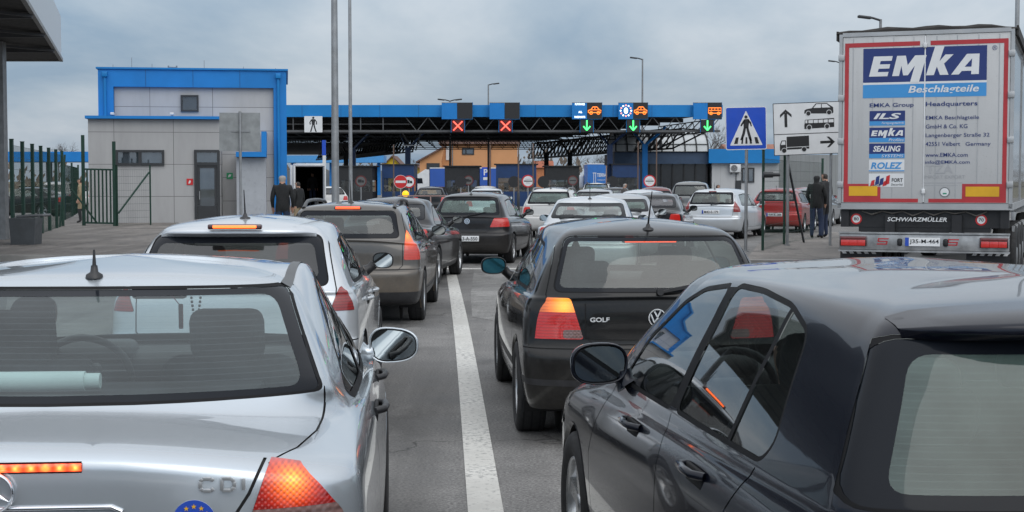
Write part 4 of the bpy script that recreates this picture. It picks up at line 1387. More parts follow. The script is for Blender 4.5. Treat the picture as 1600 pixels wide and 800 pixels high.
for dx in (0.0, -1.0, -2.0):
    lattice(mb, (-7.4 + .5 + dx, 15, 5.1), (-18.3 + .5 + dx, 58, 5.1), (-7.4 + dx, 15, 3.90), (-18.3 + dx, 58, 3.90), 30, .07)
for s_ in (-1, 1): mb.bar((-6.55 + s_ * .62, 1.0, zc_ - .02), (-7.1 + s_ * .12, 12, 3.95), .075, None, 1)
mb.bar((-7.2, 1.0, zc_ - .9), (-5.9, 1.0, zc_ - .9), .05, None, 1)
mb.build('edge_truss', [STEEL, GREYMETAL], can)
mb = MB()               # cross webs hanging below the deck
for k in range(7):
    y = 6 + k * 6.5
    lattice(mb, (-17 - y * .22 + 1, y, zb_ - .3), (11 - y * .18, y, zb_ - .3), (-17 - y * .22 + 2, y, zb_ - 1.1), (10.4 - y * .18, y, zb_ - 1.1), 26, .05, cross=False)
mb.build('cross_truss', STEEL, can)
for X, Y, zt2, m_ in ((9.0, 100, 4.2, BLUE), (6.5, 98, 4.1, NAVY), (4.55, 116, 3.9, STEEL), (2.75, 118, 3.9, STEEL), (-7.2, 102, 4.0, NAVY), (-13.5, 120, 4.0, STEEL), (-11.2, 104, 4.0, NAVY)):
    mb = MB()
    mb.box((X, Y - CY, zt2 / 2), (.36, .36, zt2), 0)
    mb.bar((X, Y - CY, zt2 - .1), (X + 1.3, Y - CY - 1.2, zt2 + 1.1), .13); mb.bar((X, Y - CY, zt2 - .1), (X - .7, Y - CY + 2.2, zt2 + 1.0), .10)
    mb.build('column', m_, can)

# lane signals on the fascia: blue box, black LED box and the arrow or cross below
LEDRED, LEDGREEN, LEDORANGE, LEDWHITE = emitter('led red', (1.0, 0.09, 0.06), 3.2), emitter('led green', (0.08, 1.0, 0.22), 2.2), emitter('led orange', (1.0, 0.22, 0.03), 2.0), emitter('led white', (0.85, 0.95, 1.0), 2.2)
REDGLOW = plain('red signal backing', (0.09, 0.006, 0.006), 0.5)
def lane_signal(pxl, pxr, kind, label, sx):
    g = thing('lane_signal', label, 'lane signal', (cx((pxl + pxr) / 2), CY - .32, cz(187)), 0, 'lane signals along the canopy front')
    w = cx(pxr) - cx(pxl); h = cz(161) - cz(187)
    O = Vector((0, 0, h / 2))
    mb = MB(); mb.box((-w / 4, 0, h / 2), (w / 2 - .01, .36, h), 0); mb.box((-w / 4, -.185, h - .02), (w / 2 - .01, .02, .04), 1)
    bl = mb.build('blue_panel', [BLUE, GALV], g)
    mb = MB(); mb.box((w / 4, -.01, h / 2), (w / 2 - .01, .36, h - .03), 0); mb.box((w / 4, -.0, -.0), (w / 2, .34, .03), 1); mb.box((w / 2, -.0, h / 2), (.03, .34, h), 1)
    dk = mb.build('display', [BLACK, BLUE2], g)
    xs = cx(sx) - cx((pxl + pxr) / 2); sh_ = .80
    mb = MB(); mb.box((xs, 0, -.43), (.80, .24, .78), 0)
    for d_ in (-.43, .43): mb.bar((xs + d_, 0, -.84), (xs + d_, 0, .0), .04, None, 1)
    sg = mb.build('signal', [REDGLOW if kind == 'x' else BLACK, BLUE2], g)
    f = MB(); c = Vector((xs, -.135, -.43))
    def tb(pts, r): f.tube([c + Vector((p[0], 0, p[1])) for p in pts], r, 6)
    if kind == 'x':
        tb([(-.29, -.29), (.29, .29)], .042); tb([(-.29, .29), (.29, -.29)], .042)
        f.build('cross', LEDRED, sg)
    else:
        tb([(0, .36), (0, -.26)], .045); tb([(-.22, -.02), (0, -.28)], .045); tb([(.22, -.02), (0, -.28)], .045)
        f.build('arrow', LEDGREEN, sg)
    f = MB(); c = Vector((w / 4, -.205, h / 2))
    if kind == 'car':
        tb([(-.40, -.12), (-.40, .02), (-.24, .06), (-.10, .24), (.14, .24), (.30, .06), (.40, .02), (.40, -.12), (-.40, -.12)], .028)
        for x in (-.22, .24): tb([(x + .09 * math.cos(t), -.14 + .09 * math.sin(t)) for t in [2 * PI * i / 10 for i in range(11)]], .026)
        tb([(.02, .22), (.02, .05)], .02); tb([(-.22, .05), (.30, .05)], .02)
    if kind == 'bus':
        tb([(-.40, -.16), (-.40, .18), (.40, .18), (.40, -.16), (-.40, -.16)], .026); tb([(-.40, .02), (.40, .02)], .02)
        for x in (-.2, 0, .2): tb([(x, .18), (x, .02)], .016)
        for x in (-.24, .24): tb([(x + .08 * math.cos(t), -.17 + .08 * math.sin(t)) for t in [2 * PI * i / 10 for i in range(11)]], .026)
    if f.v: f.build('pictogram', LEDORANGE, dk)
    return g, bl, w, h
g, bl, w, h = lane_signal(691, 739, 'x', 'lane signal with red cross and blank panel below the double lamp', 716)
g, bl, w, h = lane_signal(765, 812, 'x', 'lane signal with red cross and blank panel, nearest to the two green arrows', 790)
g, bl, w, h = lane_signal(893, 939.5, 'car', 'lane signal with green arrow, orange car and white all passports lettering', 916)
mb = MB()
for t, z, tw in (('PUTOVNICE', .86, .62), ('ALL', .40, .24), ('PASSPORTS', .10, .68)):
    mb.text(t, (-w / 4 + (.02 if t != 'ALL' else .05), -.190, h * z - .04), XA, ZA, .13, 0, tw, 'c', .03)
mb.build('lettering', LEDWHITE, bl)
g, bl, w, h = lane_signal(965, 1010.5, 'car', 'lane signal with green arrow, orange car and ring of lights on blue', 988)
mb = MB()
for k in range(12):
    a = 2 * PI * k / 12
    mb.disc((-w / 4 + .34 * math.cos(a), -.190, h / 2 + .34 * math.sin(a)), XA, ZA, .055, 10, 0, k % 2)
mb.disc((-w / 4, -.191, h / 2), XA, ZA, .13, 14, 0, 0, r2=.2)
mb.build('ring', [LEDWHITE, emitter('led pink', (1.0, 0.35, 0.3), 1.8)], bl)
g, bl, w, h = lane_signal(1081, 1125, 'bus', 'lane signal with green arrow and orange bus at the canopy end', 1103)
# pedestrian sign hanging from the truss
g = thing('pedestrian_sign', 'white square sign with black walking figure hanging under canopy beside the office', 'sign', (cx(491), CY - .1, cz(207)))
mb = MB(); sz = cz(182) - cz(207)
mb.box((0, 0, sz / 2), (cx(505) - cx(477), .06, sz), 0)
def walker(mb, O, k, mat):
    P = lambda pts: mb.prism([(x * k, z * k) for x, z in pts], O, XA, ZA, 0.002, mat)
    mb.disc(O + ZA * .42 * k, XA, ZA, .075 * k, 16, .002, mat)
    P([(-.10, .33), (.10, .33), (.13, .26), (.09, -.02), (-.09, -.02), (-.13, .26)])
    P([(-.12, .33), (-.09, .26), (-.19, .13), (-.17, -.02), (-.24, -.02), (-.25, .14)])
    P([(.12, .33), (.25, .14), (.24, -.02), (.17, -.02), (.19, .13), (.09, .26)])
    P([(-.08, -.02), (.0, -.02), (-.06, -.25), (-.14, -.50), (-.22, -.50), (-.14, -.24)])
    P([(.0, -.02), (.08, -.02), (.14, -.24), (.22, -.50), (.14, -.50), (.05, -.25)])
walker(mb, Vector((0, -.035, sz / 2)), sz * .95, 1)
mb.build('sign_face', [SIGNWHITE, BLACK], g)

# ------------------------------------------------------------------ booths between the lanes
def booth(pxl, pxr, Y, pytop, col, label, pole=True):
    X0, X1 = cx(pxl, Y), cx(pxr, Y); h = cz(pytop, Y); w = X1 - X0; dp = 3.4
    g = thing('border_booth', label, 'booth', ((X0 + X1) / 2, Y, 0), 0, 'passport booths between the lanes')
    mb = MB()
    mb.box((0, dp / 2, .55), (w, dp, 1.0), 0); mb.box((0, dp / 2, h - .42), (w, dp, .84), 0)
    for x in (-w / 2 + .06, w / 2 - .06):
        for y in (.06, dp - .06): mb.box((x, y, (1.05 + h - .84) / 2), (.12, .12, h - .84 - 1.05), 0)
    mb.box((0, dp / 2, h + .02), (w + .25, dp + .25, .06), 1)
    mb.build('cabin', [col, STEEL], g)
    mb = MB()
    z0, z1 = 1.05, h - .84
    for y in (.05, dp - .05):
        mb.add([(-w / 2 + .12, y, z0), (w / 2 - .12, y, z0), (w / 2 - .12, y, z1), (-w / 2 + .12, y, z1)], [(0, 1, 2, 3)], 0)
    for x in (-w / 2 + .05, w / 2 - .05):
        mb.add([(x, .12, z0), (x, dp - .12, z0), (x, dp - .12, z1), (x, .12, z1)], [(0, 1, 2, 3)], 0)
    mb.build('glazing', M_PANE2, g)
    mb = MB(); mb.box((0, dp / 2, 1.0), (w - .3, dp - .4, .06), 0); mb.box((w * .2, dp / 2, 1.25), (.4, .5, .45), 0); mb.box((-w * .25, dp - .5, 1.3), (.3, .3, .6), 0)
    mb.build('counter', M_DASH, g)
    mb = MB(); mb.box((0, dp / 2, .06), (w + .5, dp + 3, .12), 0, None, .02); mb.build('island', KERB, g)
    return g
booth(530, 582, 90, 260, STEEL, 'black booth beside the slim pole near the parked van')
booth(597, 647, 92, 257.5, NAVY, 'navy booth behind the red no entry sign')
booth(695, 748, 90, 260, STEEL, 'black booth in front of the long blue trailer')
booth(775, 838, 92, 257, NAVY, 'wide navy booth in front of the orange house')
booth(852, 905, 92, 260, STEEL, 'black booth left of the blue trailer back')
booth(957, 1000, 96, 257, NAVY, 'navy booth beside the blue canopy column')

# ------------------------------------------------------------------ barrel vault and low building on the right
RY = 106.0
rb = thing('service_building', 'low white building with blue fascia right of the lanes', 'building', (0, RY, 0))
mb = MB()
xa, xb = cx(1112, RY), cx(1216, RY)
mb.box(((xa + xb) / 2, 5, cz(255, RY) / 2), (xb - xa, 10, cz(255, RY)), 0)
mb.build('wall', WALLWHITE, rb)
mb = MB(); mb.box(((cx(1106, RY) + xb) / 2, 4.9, (cz(233, RY) + cz(255, RY)) / 2), (xb - cx(1106, RY), 10.6, cz(233, RY) - cz(255, RY)), 0); mb.build('fascia', BLUE2, rb)
window(rb, cx(1158, RY), cx(1178, RY), cz(285, RY), cz(262, RY), 0.0, .1, mull=(cx(1168, RY),))
mb = MB(); mb.box((cx(1153, RY), -.03, cz(290, RY)), (.42, .06, .75), 0); mb.build('meter_box', FRAME, rb)
mb = MB()
ax, az = cx(1147, RY), cz(263, RY)
mb.box((ax, -.25, az), (.78, .34, .58), 0, None, .03)
mb.disc((ax - .08, -.423, az), XA, ZA, .24, 24, 0, 1)
for k in range(3): mb.lathe([(-.43, .05 + .07 * k), (-.43, .065 + .07 * k)], (ax - .08, 0, az), 'y', 24, 0)
for d_ in (-.25, .25): mb.bar((ax + d_, -.2, az - .3), (ax + d_, 0, az - .42), .04, None, 1)
mb.cyl((ax + .12, -.04, .1), (ax + .12, -.04, az - .3), .03, n=6, mat=1)
mb.build('air_conditioner', [WHITE, FRAME], rb)
hb = thing('glazed_hall', 'dark glazed hall with navy upper band under the pale vault', 'building', (0, RY, 0))
mb = MB()
xh0, xh1 = cx(962, RY), cx(1105, RY)
mb.box(((xh0 + xh1) / 2, 6, cz(256, RY) / 2), (xh1 - xh0, 11, cz(256, RY)), 0)
mb.box(((xh0 + xh1) / 2, 5.9, (cz(256, RY) + cz(238, RY)) / 2), (xh1 - xh0 + .2, 11.4, cz(238, RY) - cz(256, RY)), 1)
for k in range(9): mb.box((xh0 + (xh1 - xh0) * k / 8, .45, cz(256, RY) / 2), (.09, .1, cz(256, RY)), 2)
mb.build('wall', [plain('dark hall glazing', (0.022, 0.024, 0.027), 0.12, var=0.2), plain('dull navy cladding', (0.030, 0.060, 0.115), 0.5, var=0.12), STEEL], hb)  # upper band of the hall has a muted navy colour
m, nt, out = nmat('milky vault sheet')
b = bsdf(nt, out, (0.42, 0.44, 0.45), 0.35)
nt.links.new(ramp(nt, noise(nt, coords(nt), 0.6, 6), [(0.3, (0.34, 0.36, 0.37)), (0.7, (0.46, 0.48, 0.49))]), b.inputs['Base Color'])
VAULT = m
vt = thing('barrel_vault', 'pale translucent barrel vault with dark ribs above the glazed hall', 'vault roof', (0, RY, 0))
mb = MB(); rb_ = MB()
x0v, x1v, zb2, zt2, dep = cx(962, RY), cx(1106, RY), cz(237, RY), cz(203, RY), 9.0
n = 10
arc = [((1 - math.cos(PI * i / n)) * dep / 2, zb2 + .02 + (zt2 - zb2) * math.sin(PI * i / n)) for i in range(n + 1)]
nx = 8
vs = []
for k in range(nx + 1):
    X = x0v + (x1v - x0v) * k / nx
    vs += [(X, y, z) for y, z in arc]
mb.add(vs, [(k * (n + 1) + i, (k + 1) * (n + 1) + i, (k + 1) * (n + 1) + i + 1, k * (n + 1) + i + 1) for k in range(nx) for i in range(n)], 0, True)
mb.add([(x1v, y, z) for y, z in arc], [tuple(range(n + 1))], 0); mb.add([(x0v, y, z) for y, z in arc], [tuple(range(n + 1))], 0)
mb.build('sheeting', VAULT, vt)
for k in range(nx + 1):
    X = x0v + (x1v - x0v) * k / nx
    rb_.tube([(X, y - .03, z + .03) for y, z in arc], .05, 5)
for i in (1, 3, 5): rb_.bar((x0v, arc[i][0] - .03, arc[i][1] + .03), (x1v, arc[i][0] - .03, arc[i][1] + .03), .05)
rb_.build('ribs', STEEL, vt)
gw = thing('warehouse', 'grey ribbed warehouse wall behind the service building', 'building', (0, 118, 0))
mb = MB(); mb.box(((cx(1180, 118) + cx(1420, 118)) / 2, 6, cz(242, 118) / 2), (cx(1420, 118) - cx(1180, 118), 12, cz(242, 118)), 0)
mb.build('wall', panel_mat('ribbed grey cladding', (0.24, 0.25, 0.25), 0.35, 8, (0.17, 0.17, 0.17), 0.0), gw)

# ------------------------------------------------------------------ houses and low structures beyond the canopy
def gable_house(name, label, cat, px0, px1, Y, eave_py, ridge_py, col, roofcol, depth=10, ridge_along='y', ridge_px=None, base=0.0):
    g = thing(name, label, cat, (0, Y, 0))
    X0, X1, ze, zr = cx(px0, Y), cx(px1, Y), cz(eave_py, Y), cz(ridge_py, Y)
    xr = cx(ridge_px, Y) if ridge_px else (X0 + X1) / 2
    mb = MB()
    if ridge_along == 'y':
        mb.prism([(X0, base), (X1, base), (X1, ze), (xr, zr), (X0, ze)], (0, 0, 0), XA, ZA, depth, 0)
        mb.build('wall', col, g)
        r = MB(); o = .5
        for (xa, za, xb, zb) in ((X0 - o, ze - o * (zr - ze) / (xr - X0), xr, zr), (xr, zr, X1 + o, ze - o * (zr - ze) / (X1 - xr))):
            r.prism([(xa, za + .02), (xb, zb + .02), (xb, zb + .25), (xa, za + .25)], (0, -o, 0), XA, ZA, depth + 2 * o, 0)
        r.build('roof', roofcol, g)
    else:
        mb.box(((X0 + X1) / 2, depth / 2, ze / 2), (X1 - X0, depth, ze), 0); mb.build('wall', col, g)
        r = MB(); r.prism([(-.5, ze), (depth + .5, ze), (depth / 2, zr)], (X1 + .4, 0, 0), YA, ZA, X1 - X0 + .8, 0); r.build('roof', roofcol, g)
    return g
ORANGE = plain('orange house render', (0.56, 0.275, 0.125), 0.85, var=0.06, scale=0.4)
TILE = plain('brown roof tiles', (0.12, 0.065, 0.05), 0.8, var=0.25, scale=1.5)
g = gable_house('house', 'large orange rendered house with white window behind the blue trailer', 'house', 690, 808.5, 205, 226, 190, ORANGE, TILE, 14, 'x')
window(g, cx(722, 205), cx(741, 205), cz(242, 205), cz(231, 205), 0.0, .18, mull=(cx(728, 205),))
mb = MB(); mb.box((cx(701, 205), -.08, cz(239, 205)), (.7, .16, 2.0), 0); mb.build('shutter', SIGNWHITE, g)
for px in (707, 766):
    mb = MB(); mb.cyl((cx(px, 205), -.12, .2), (cx(px, 205), -.12, cz(226, 205)), .09, n=8); mb.build('downpipe', GREYMETAL, g)
g = gable_house('house', 'orange gabled wing with brown sloping roof joined to the large house', 'house', 656, 690, 203, 252, 231, ORANGE, TILE, 12, 'y', 694)
mb = MB(); mb.box((cx(677, 203), -.05, cz(260, 203)), (1.8, .12, .9), 0); mb.build('window', FRAME, g)
g = gable_house('house', 'small yellow gabled house seen under the left truss', 'house', 603, 624, 230, 256, 245, plain('yellow house render', (0.60, 0.42, 0.03), 0.85), TILE, 10)
g = gable_house('house', 'yellow house corner with tiled roof left of the white cab', 'house', 640, 660, 235, 268, 258, plain('ochre house render', (0.50, 0.36, 0.08), 0.85), TILE, 10)
g = gable_house('house', 'low red-brown house roof at the far end of the lanes', 'house', 838, 862, 260, 262, 251, plain('red house render', (0.42, 0.16, 0.07), 0.85), plain('red roof tiles', (0.30, 0.09, 0.045), 0.85, var=0.2), 9, 'x')
g = gable_house('house', 'red roofed house behind the service building', 'house', 1140, 1215, 170, 236, 224, plain('pale house render', (0.45, 0.42, 0.36), 0.85), plain('weathered red tiles', (0.27, 0.12, 0.08), 0.85, var=0.2), 9, 'x')
g = thing('far_canopy', 'pale blue fascia of a lower canopy beyond the booths at left', 'canopy', (0, 178, 0))
mb = MB(); mb.box(((cx(440, 178) + cx(600, 178)) / 2, 2, (cz(243, 178) + cz(254, 178)) / 2), (cx(600, 178) - cx(440, 178), 4, cz(243, 178) - cz(254, 178)), 0); mb.build('fascia', plain('light blue fascia', (0.06, 0.27, 0.58), 0.5, var=0.08), g)
for px in (455, 515, 590):
    mb = MB(); mb.box((cx(px, 178), 2, cz(254, 178) / 2), (.4, .4, cz(254, 178)), 0); mb.build('column', BLUE, g)
mb = MB(); mb.box((cx(520, 186), 12, 1.55), (cx(600, 186) - cx(440, 186), 1, 3.0), 0); mb.build('back_wall', plain('far shed wall', (0.13, 0.14, 0.15), 0.8, var=0.3, scale=.5), g)
g = thing('far_canopy', 'blue roof band beyond the green fence at far left', 'canopy', (0, 120, 0))
mb = MB(); mb.box(((cx(-60, 120) + cx(150, 120)) / 2, 3, (cz(237, 120) + cz(252.5, 120)) / 2), (cx(150, 120) - cx(-60, 120), 6, cz(237, 120) - cz(252.5, 120)), 0); mb.build('fascia', BLUE, g)
for px in (-30, 60, 130):
    mb = MB(); mb.box((cx(px, 120), 3, cz(253, 120) / 2), (.4, .4, cz(253, 120)), 0); mb.build('column', GREYMETAL, g)

# ------------------------------------------------------------------ near canopy, top left
nc = thing('near_canopy', 'dark canopy corner with pale metal fascia in the top left', 'canopy', (-15.5, 34, 0))
Yc = 46.0
pe = at(96, 94, Yc); zc0 = pe.z
ph = at(60, -8, 36.0)
mb = MB()
dir_ = Vector((at(38, 0, 30.7).x - pe.x, 30.7 - Yc, 0))     # edge running towards the camera
ex = pe.x + 15.5; ey = Yc - 34
P0 = Vector((ex, ey, zc0)); P1 = P0 + dir_ * 1.7
h = 1.36
mb.add([P0, P1, P1 + ZA * h, P0 + ZA * h], [(0, 1, 2, 3)], 0)
mb.add([P0 - XA * 9, P0, P0 + ZA * h, P0 - XA * 9 + ZA * h], [(0, 1, 2, 3)], 0)
mb.bar(P0, P1, .10, .10, 1); mb.bar(P0, P0 - XA * 9, .10, .08, 1)
mb.build('fascia', [plain('pale zinc fascia', (0.50, 0.55, 0.60), 0.42, 0.3, var=0), GREYMETAL], nc)
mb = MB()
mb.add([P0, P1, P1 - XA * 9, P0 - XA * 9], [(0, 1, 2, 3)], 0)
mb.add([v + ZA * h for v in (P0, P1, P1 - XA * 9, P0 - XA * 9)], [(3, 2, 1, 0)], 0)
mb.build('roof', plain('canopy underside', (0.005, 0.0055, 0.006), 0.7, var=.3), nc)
mb = MB()
for k in range(1, 6):
    q = P0.lerp(P1, k / 6) - ZA * .08
    mb.bar(q, q - XA * 9, .09, .12)
    mb.bar(q, P0.lerp(P1, (k + 1) / 6) - XA * 4 - ZA * .07, .07)
mb.build('beam', plain('canopy steel grey', (0.06, 0.062, 0.068), 0.6), nc)
mb = MB(); q = at(2, 300, 40.0); mb.box((q.x + 15.5, 6, zc0 / 2), (.30, .30, zc0), 0); mb.build('column', GREYMETAL, nc)
# ------------------------------------------------------------------ poles, lamps, signs
def pole(name, label, cat, X, Y, h, r0, r1, mat=GALV, group=None, base=0.0):
    g = thing(name, label, cat, (X, Y, base), 0, group)
    mb = MB(); mb.tube([(0, 0, 0), (0, 0, .5), (0, 0, h)], r0, 14, 0, [r0, r0, r1])
    mb.cyl((0, 0, 0), (0, 0, .03), r0 * 2.1, n=10)
    mb.build('pole', mat, g)
    return g
p = at(524, 283, 34.5); g = pole('street_lamp', 'thick galvanised lamp pole rising behind the estate car with roof rails', 'street lamp', p.x, 34.5, 9.5, .095, .060, base=.0)
mb = MB(); mb.tube([(0, 0, 9.4), (.1, -.5, 9.75), (.15, -1.2, 9.9)], .04, 8); mb.box((.17, -1.5, 9.9), (.26, .7, .10), 0, None, .03); mb.build('lamp_head', GREYMETAL, g)
p = at(548, 283, 47.0); g = pole('street_lamp', 'thin galvanised lamp pole beside the thick one', 'street lamp', p.x, 47.0, 11.5, .062, .046)
mb = MB(); mb.tube([(0, 0, 11.4), (.1, -.5, 11.75), (.15, -1.1, 11.9)], .035, 8); mb.box((.17, -1.4, 11.9), (.24, .6, .09), 0, None, .03); mb.build('lamp_head', GREYMETAL, g)
def far_lamp(px, pytop, Y, label, double=False, flip=1):
    p = at(px, pytop, Y)
    g = pole('street_lamp', label, 'street lamp', p.x, Y, p.z, .10, .055, GREYMETAL, 'lamp posts beyond the canopy')
    for s in ((1, -1) if double else (flip,)):
        mb = MB(); mb.tube([(0, 0, p.z - .05), (s * .35, -.1, p.z + .04), (s * .5, -.15, p.z + .05)], .045, 6)
        mb.box((s * .70, -.2, p.z + .06), (.55, .24, .11), 0, Matrix.Rotation(-s * .12, 3, 'Y'), .04); mb.build('lamp_head', FRAME, g)
far_lamp(1004, 92, 112, 'single lamp post right of centre above the canopy', flip=-1)
far_lamp(763, 132, 130, 'small single lamp post above the blank lane panels')
far_lamp(703, 157, 118, 'double armed lamp post just above the canopy fascia', True)
far_lamp(1376, 30, 60, 'lamp head showing over the roof of the white trailer', flip=-1)
far_lamp(1312, 97, 120, 'lamp post hidden behind the left edge of the trailer', flip=-1)
p = at(1585, 283, 48); g = pole('mast', 'tall slim mast behind the right corner of the trailer', 'mast', p.x, 48, 12, .09, .06)
p = at(1166, 283, 33.0)
g = pole('crossing_sign', 'square blue pedestrian crossing sign on grey post', 'sign', p.x, 33.0, at(0, 168, 33).z - .12, .036, .036, base=.12)
zs0, zs1 = at(0, 234, 33).z - .12, at(0, 167, 33).z - .12; xw = 64 / FPX * 33
mb = MB()
O = Vector((-.02, -.045, (zs0 + zs1) / 2))
q = [(-xw / 2, -(zs1 - zs0) / 2), (xw / 2, -(zs1 - zs0) / 2), (xw / 2, (zs1 - zs0) / 2), (-xw / 2, (zs1 - zs0) / 2)]
rt = Matrix.Rotation(R(-1.2), 3, 'Y'); X_, Z_ = rt @ XA, rt @ ZA
mb.prism(round_poly(q, .05), O, X_, Z_, .02, 1, 3)
mb.prism(round_poly(offset_poly(q, -.018), .04), O - YA * .002, X_, Z_, .0, 0)
k = xw / 64
tri = [(-25.5, -26.5), (25.5, -26.5), (0, 27.5)]
mb.prism([(a * k, b * k) for a, b in round_poly(tri, 2)], O - YA * .004, X_, Z_, 0, 1)
def bp(pts): mb.prism([(a * k, b * k) for a, b in pts], O - YA * .006, X_, Z_, 0, 2)
mb.disc(O - YA * .006 + Z_ * 17.5 * k, X_, Z_, 2.6 * k, 16, 0, 2)
bp([(-3, 14), (4, 14.5), (5, 11), (3.5, 0), (-4, 0), (-4, 9)])
bp([(-3, 14), (-7, 8), (-9, 4), (-7, 3), (-5, 6), (-2, 10)]); bp([(4, 14), (8, 9), (9, 3), (7.3, 2.6), (6, 7), (3, 10)])
bp([(-4, 1), (0, 1), (-2, -9), (-6, -19), (-9.5, -18), (-6, -8)]); bp([(0, 1), (3.5, 1), (6, -8), (9, -19), (5.5, -20), (2, -9)])
for a, b in ((-19, -13.5), (-8, -5.2), (-1.5, 1.8), (5.5, 9), (14.5, 20)):
    s_ = .35 * (a + b) / 40
    bp([(a, -24), (b, -24), (b * .86, -14), (a * .86 + .2, -14)])
mb.build('sign_face', [SIGNBLUE, SIGNWHITE, BLACK, SIGNBACK], g)
# lane direction sign
LY = 36.2
p = at(1231, 283, LY)
g = pole('lane_sign', 'white lane direction sign with black car, bus and lorry beside the trailer', 'sign', p.x, LY, at(0, 170, LY).z - .12, .036, .036, base=.12)
p2 = at(1298, 283, LY)
mb = MB(); mb.cyl((p2.x - p.x, 0, 0), (p2.x - p.x, 0, at(0, 170, LY).z - .12), .034, n=12)
mb.bar((p2.x - p.x, .02, 1.1), (p2.x - p.x + .55, -.15, .85), .05)
mb.build('post', GALV, g)
k = LY / FPX / 6.664      # one zoomed photo pixel
c0 = at(1190, 140, LY)
rt = Matrix.Rotation(R(-2.2), 3, 'Y'); X_, Z_ = rt @ XA, rt @ ZA
O = Vector((at(1190 + 142 / 6.664, 0, LY).x - p.x, -.06, at(0, 140 + 690 / 6.664, LY).z - .12))
def ls(pts, m_=1, d=.003): mbs.prism([((x - 142) * k, (690 - y) * k) for x, y in pts], O - YA * d, X_, Z_, 0, m_)
mbs = MB()
mbs.prism([(0, 0), (900 * k, 0), (900 * k, 540 * k), (0, 540 * k)], O, X_, Z_, .02, 0, 2)
for a in ([(142, 690), (1042, 690), (1042, 684), (142, 684)], [(142, 156), (1042, 156), (1042, 150), (142, 150)], [(142, 684), (148, 684), (148, 156), (142, 156)], [(1036, 684), (1042, 684), (1042, 156), (1036, 156)], [(148, 475), (1036, 475), (1036, 468), (148, 468)]): ls(a)
ls([(258, 400), (287, 400), (287, 250), (258, 250)]); ls([(272, 215), (333, 270), (333, 300), (272, 246)]); ls([(272, 215), (272, 246), (213, 300), (213, 270)])
car = [(465, 265), (468, 232), (492, 220), (545, 212), (765, 212), (768, 262), (755, 275)]
ls(car); ls([(545, 213), (587, 165), (700, 165), (768, 212)], 1)
ls([(560, 211), (592, 174), (640, 174), (640, 211)], 0, .005); ls([(648, 211), (648, 174), (697, 174), (738, 211)], 0, .005)
for cx_, cy_ in ((507, 266), (722, 262)):
    mbs.disc(O - YA * .005 + X_ * (cx_ - 142) * k + Z_ * (690 - cy_) * k, X_, Z_, 27 * k, 20, 0, 0); mbs.disc(O - YA * .007 + X_ * (cx_ - 142) * k + Z_ * (690 - cy_) * k, X_, Z_, 22 * k, 20, 0, 1)
ls([(462, 425), (462, 375), (772, 375), (772, 415)]); ls([(466, 376), (470, 330), (772, 322), (772, 376)])
for a, b in ((474, 494), (506, 553), (560, 603), (610, 656), (663, 706), (714, 766)): ls([(a, 366), (a, 336), (b, 334), (b, 366)], 0, .005)
for cx_, cy_ in ((512, 410), (697, 405)):
    mbs.disc(O - YA * .005 + X_ * (cx_ - 142) * k + Z_ * (690 - cy_) * k, X_, Z_, 28 * k, 20, 0, 0); mbs.disc(O - YA * .007 + X_ * (cx_ - 142) * k + Z_ * (690 - cy_) * k, X_, Z_, 22 * k, 20, 0, 1)
ls([(275, 605), (275, 498), (507, 494), (507, 602)]); ls([(203, 640), (203, 582), (222, 535), (268, 535), (268, 640)]); ls([(275, 632), (275, 612), (507, 608), (507, 628)])
ls([(214, 580), (228, 544), (260, 544), (260, 580)], 0, .005)
for cx_, cy_ in ((246, 640), (453, 634)):
    mbs.disc(O - YA * .005 + X_ * (cx_ - 142) * k + Z_ * (690 - cy_) * k, X_, Z_, 28 * k, 20, 0, 0); mbs.disc(O - YA * .007 + X_ * (cx_ - 142) * k + Z_ * (690 - cy_) * k, X_, Z_, 23 * k, 20, 0, 1)
ls([(622, 582), (622, 555), (745, 553), (745, 580)]); ls([(775, 567), (715, 512), (688, 512), (742, 567)]); ls([(775, 567), (742, 567), (690, 622), (717, 622)])
mbs.build('sign_face', [SIGNWHITE, BLACK, SIGNBACK], g)
# back of a sign in front of the office
SY = 46.0
p = at(376, 283, SY)
g = pole('sign_board', 'bare grey back of a rectangular sign on its post in front of the office', 'sign', p.x, SY, at(0, 174, SY).z - .12, .045, .045, base=.12)
k = SY / FPX
mb = MB()
za, zb3 = at(0, 236, SY).z - .12, at(0, 176, SY).z - .12
rt = Matrix.Rotation(R(.8), 3, 'Y')
for a, b in ((343, 374.5), (375.5, 406.5)): mb.box(((((a + b) / 2) - 376) * k, .055, (za + zb3) / 2), ((b - a) * k, .025, zb3 - za), 0, rt)
mb.box((0, .035, za + .62), (.6, .03, .05), 1, rt)
mb.build('board', [SIGNBACK, GALV], g)
g = thing('banner_pole', 'narrow blue and white banner on a slim pole beside the open van', 'banner', (at(506, 283, 58).x, 58, 0))
mb = MB(); mb.cyl((0, 0, 0), (0, 0, at(0, 219, 58).z), .035, n=8); mb.build('pole', GALV, g)
mb = MB(); mb.box((.02, -.05, at(0, 231, 58).z), (.15, .02, .6), 0); mb.box((.03, -.05, at(0, 251, 58).z), (.13, .02, .42), 1); mb.build('banner', [SIGNBLUE, SIGNWHITE], g)

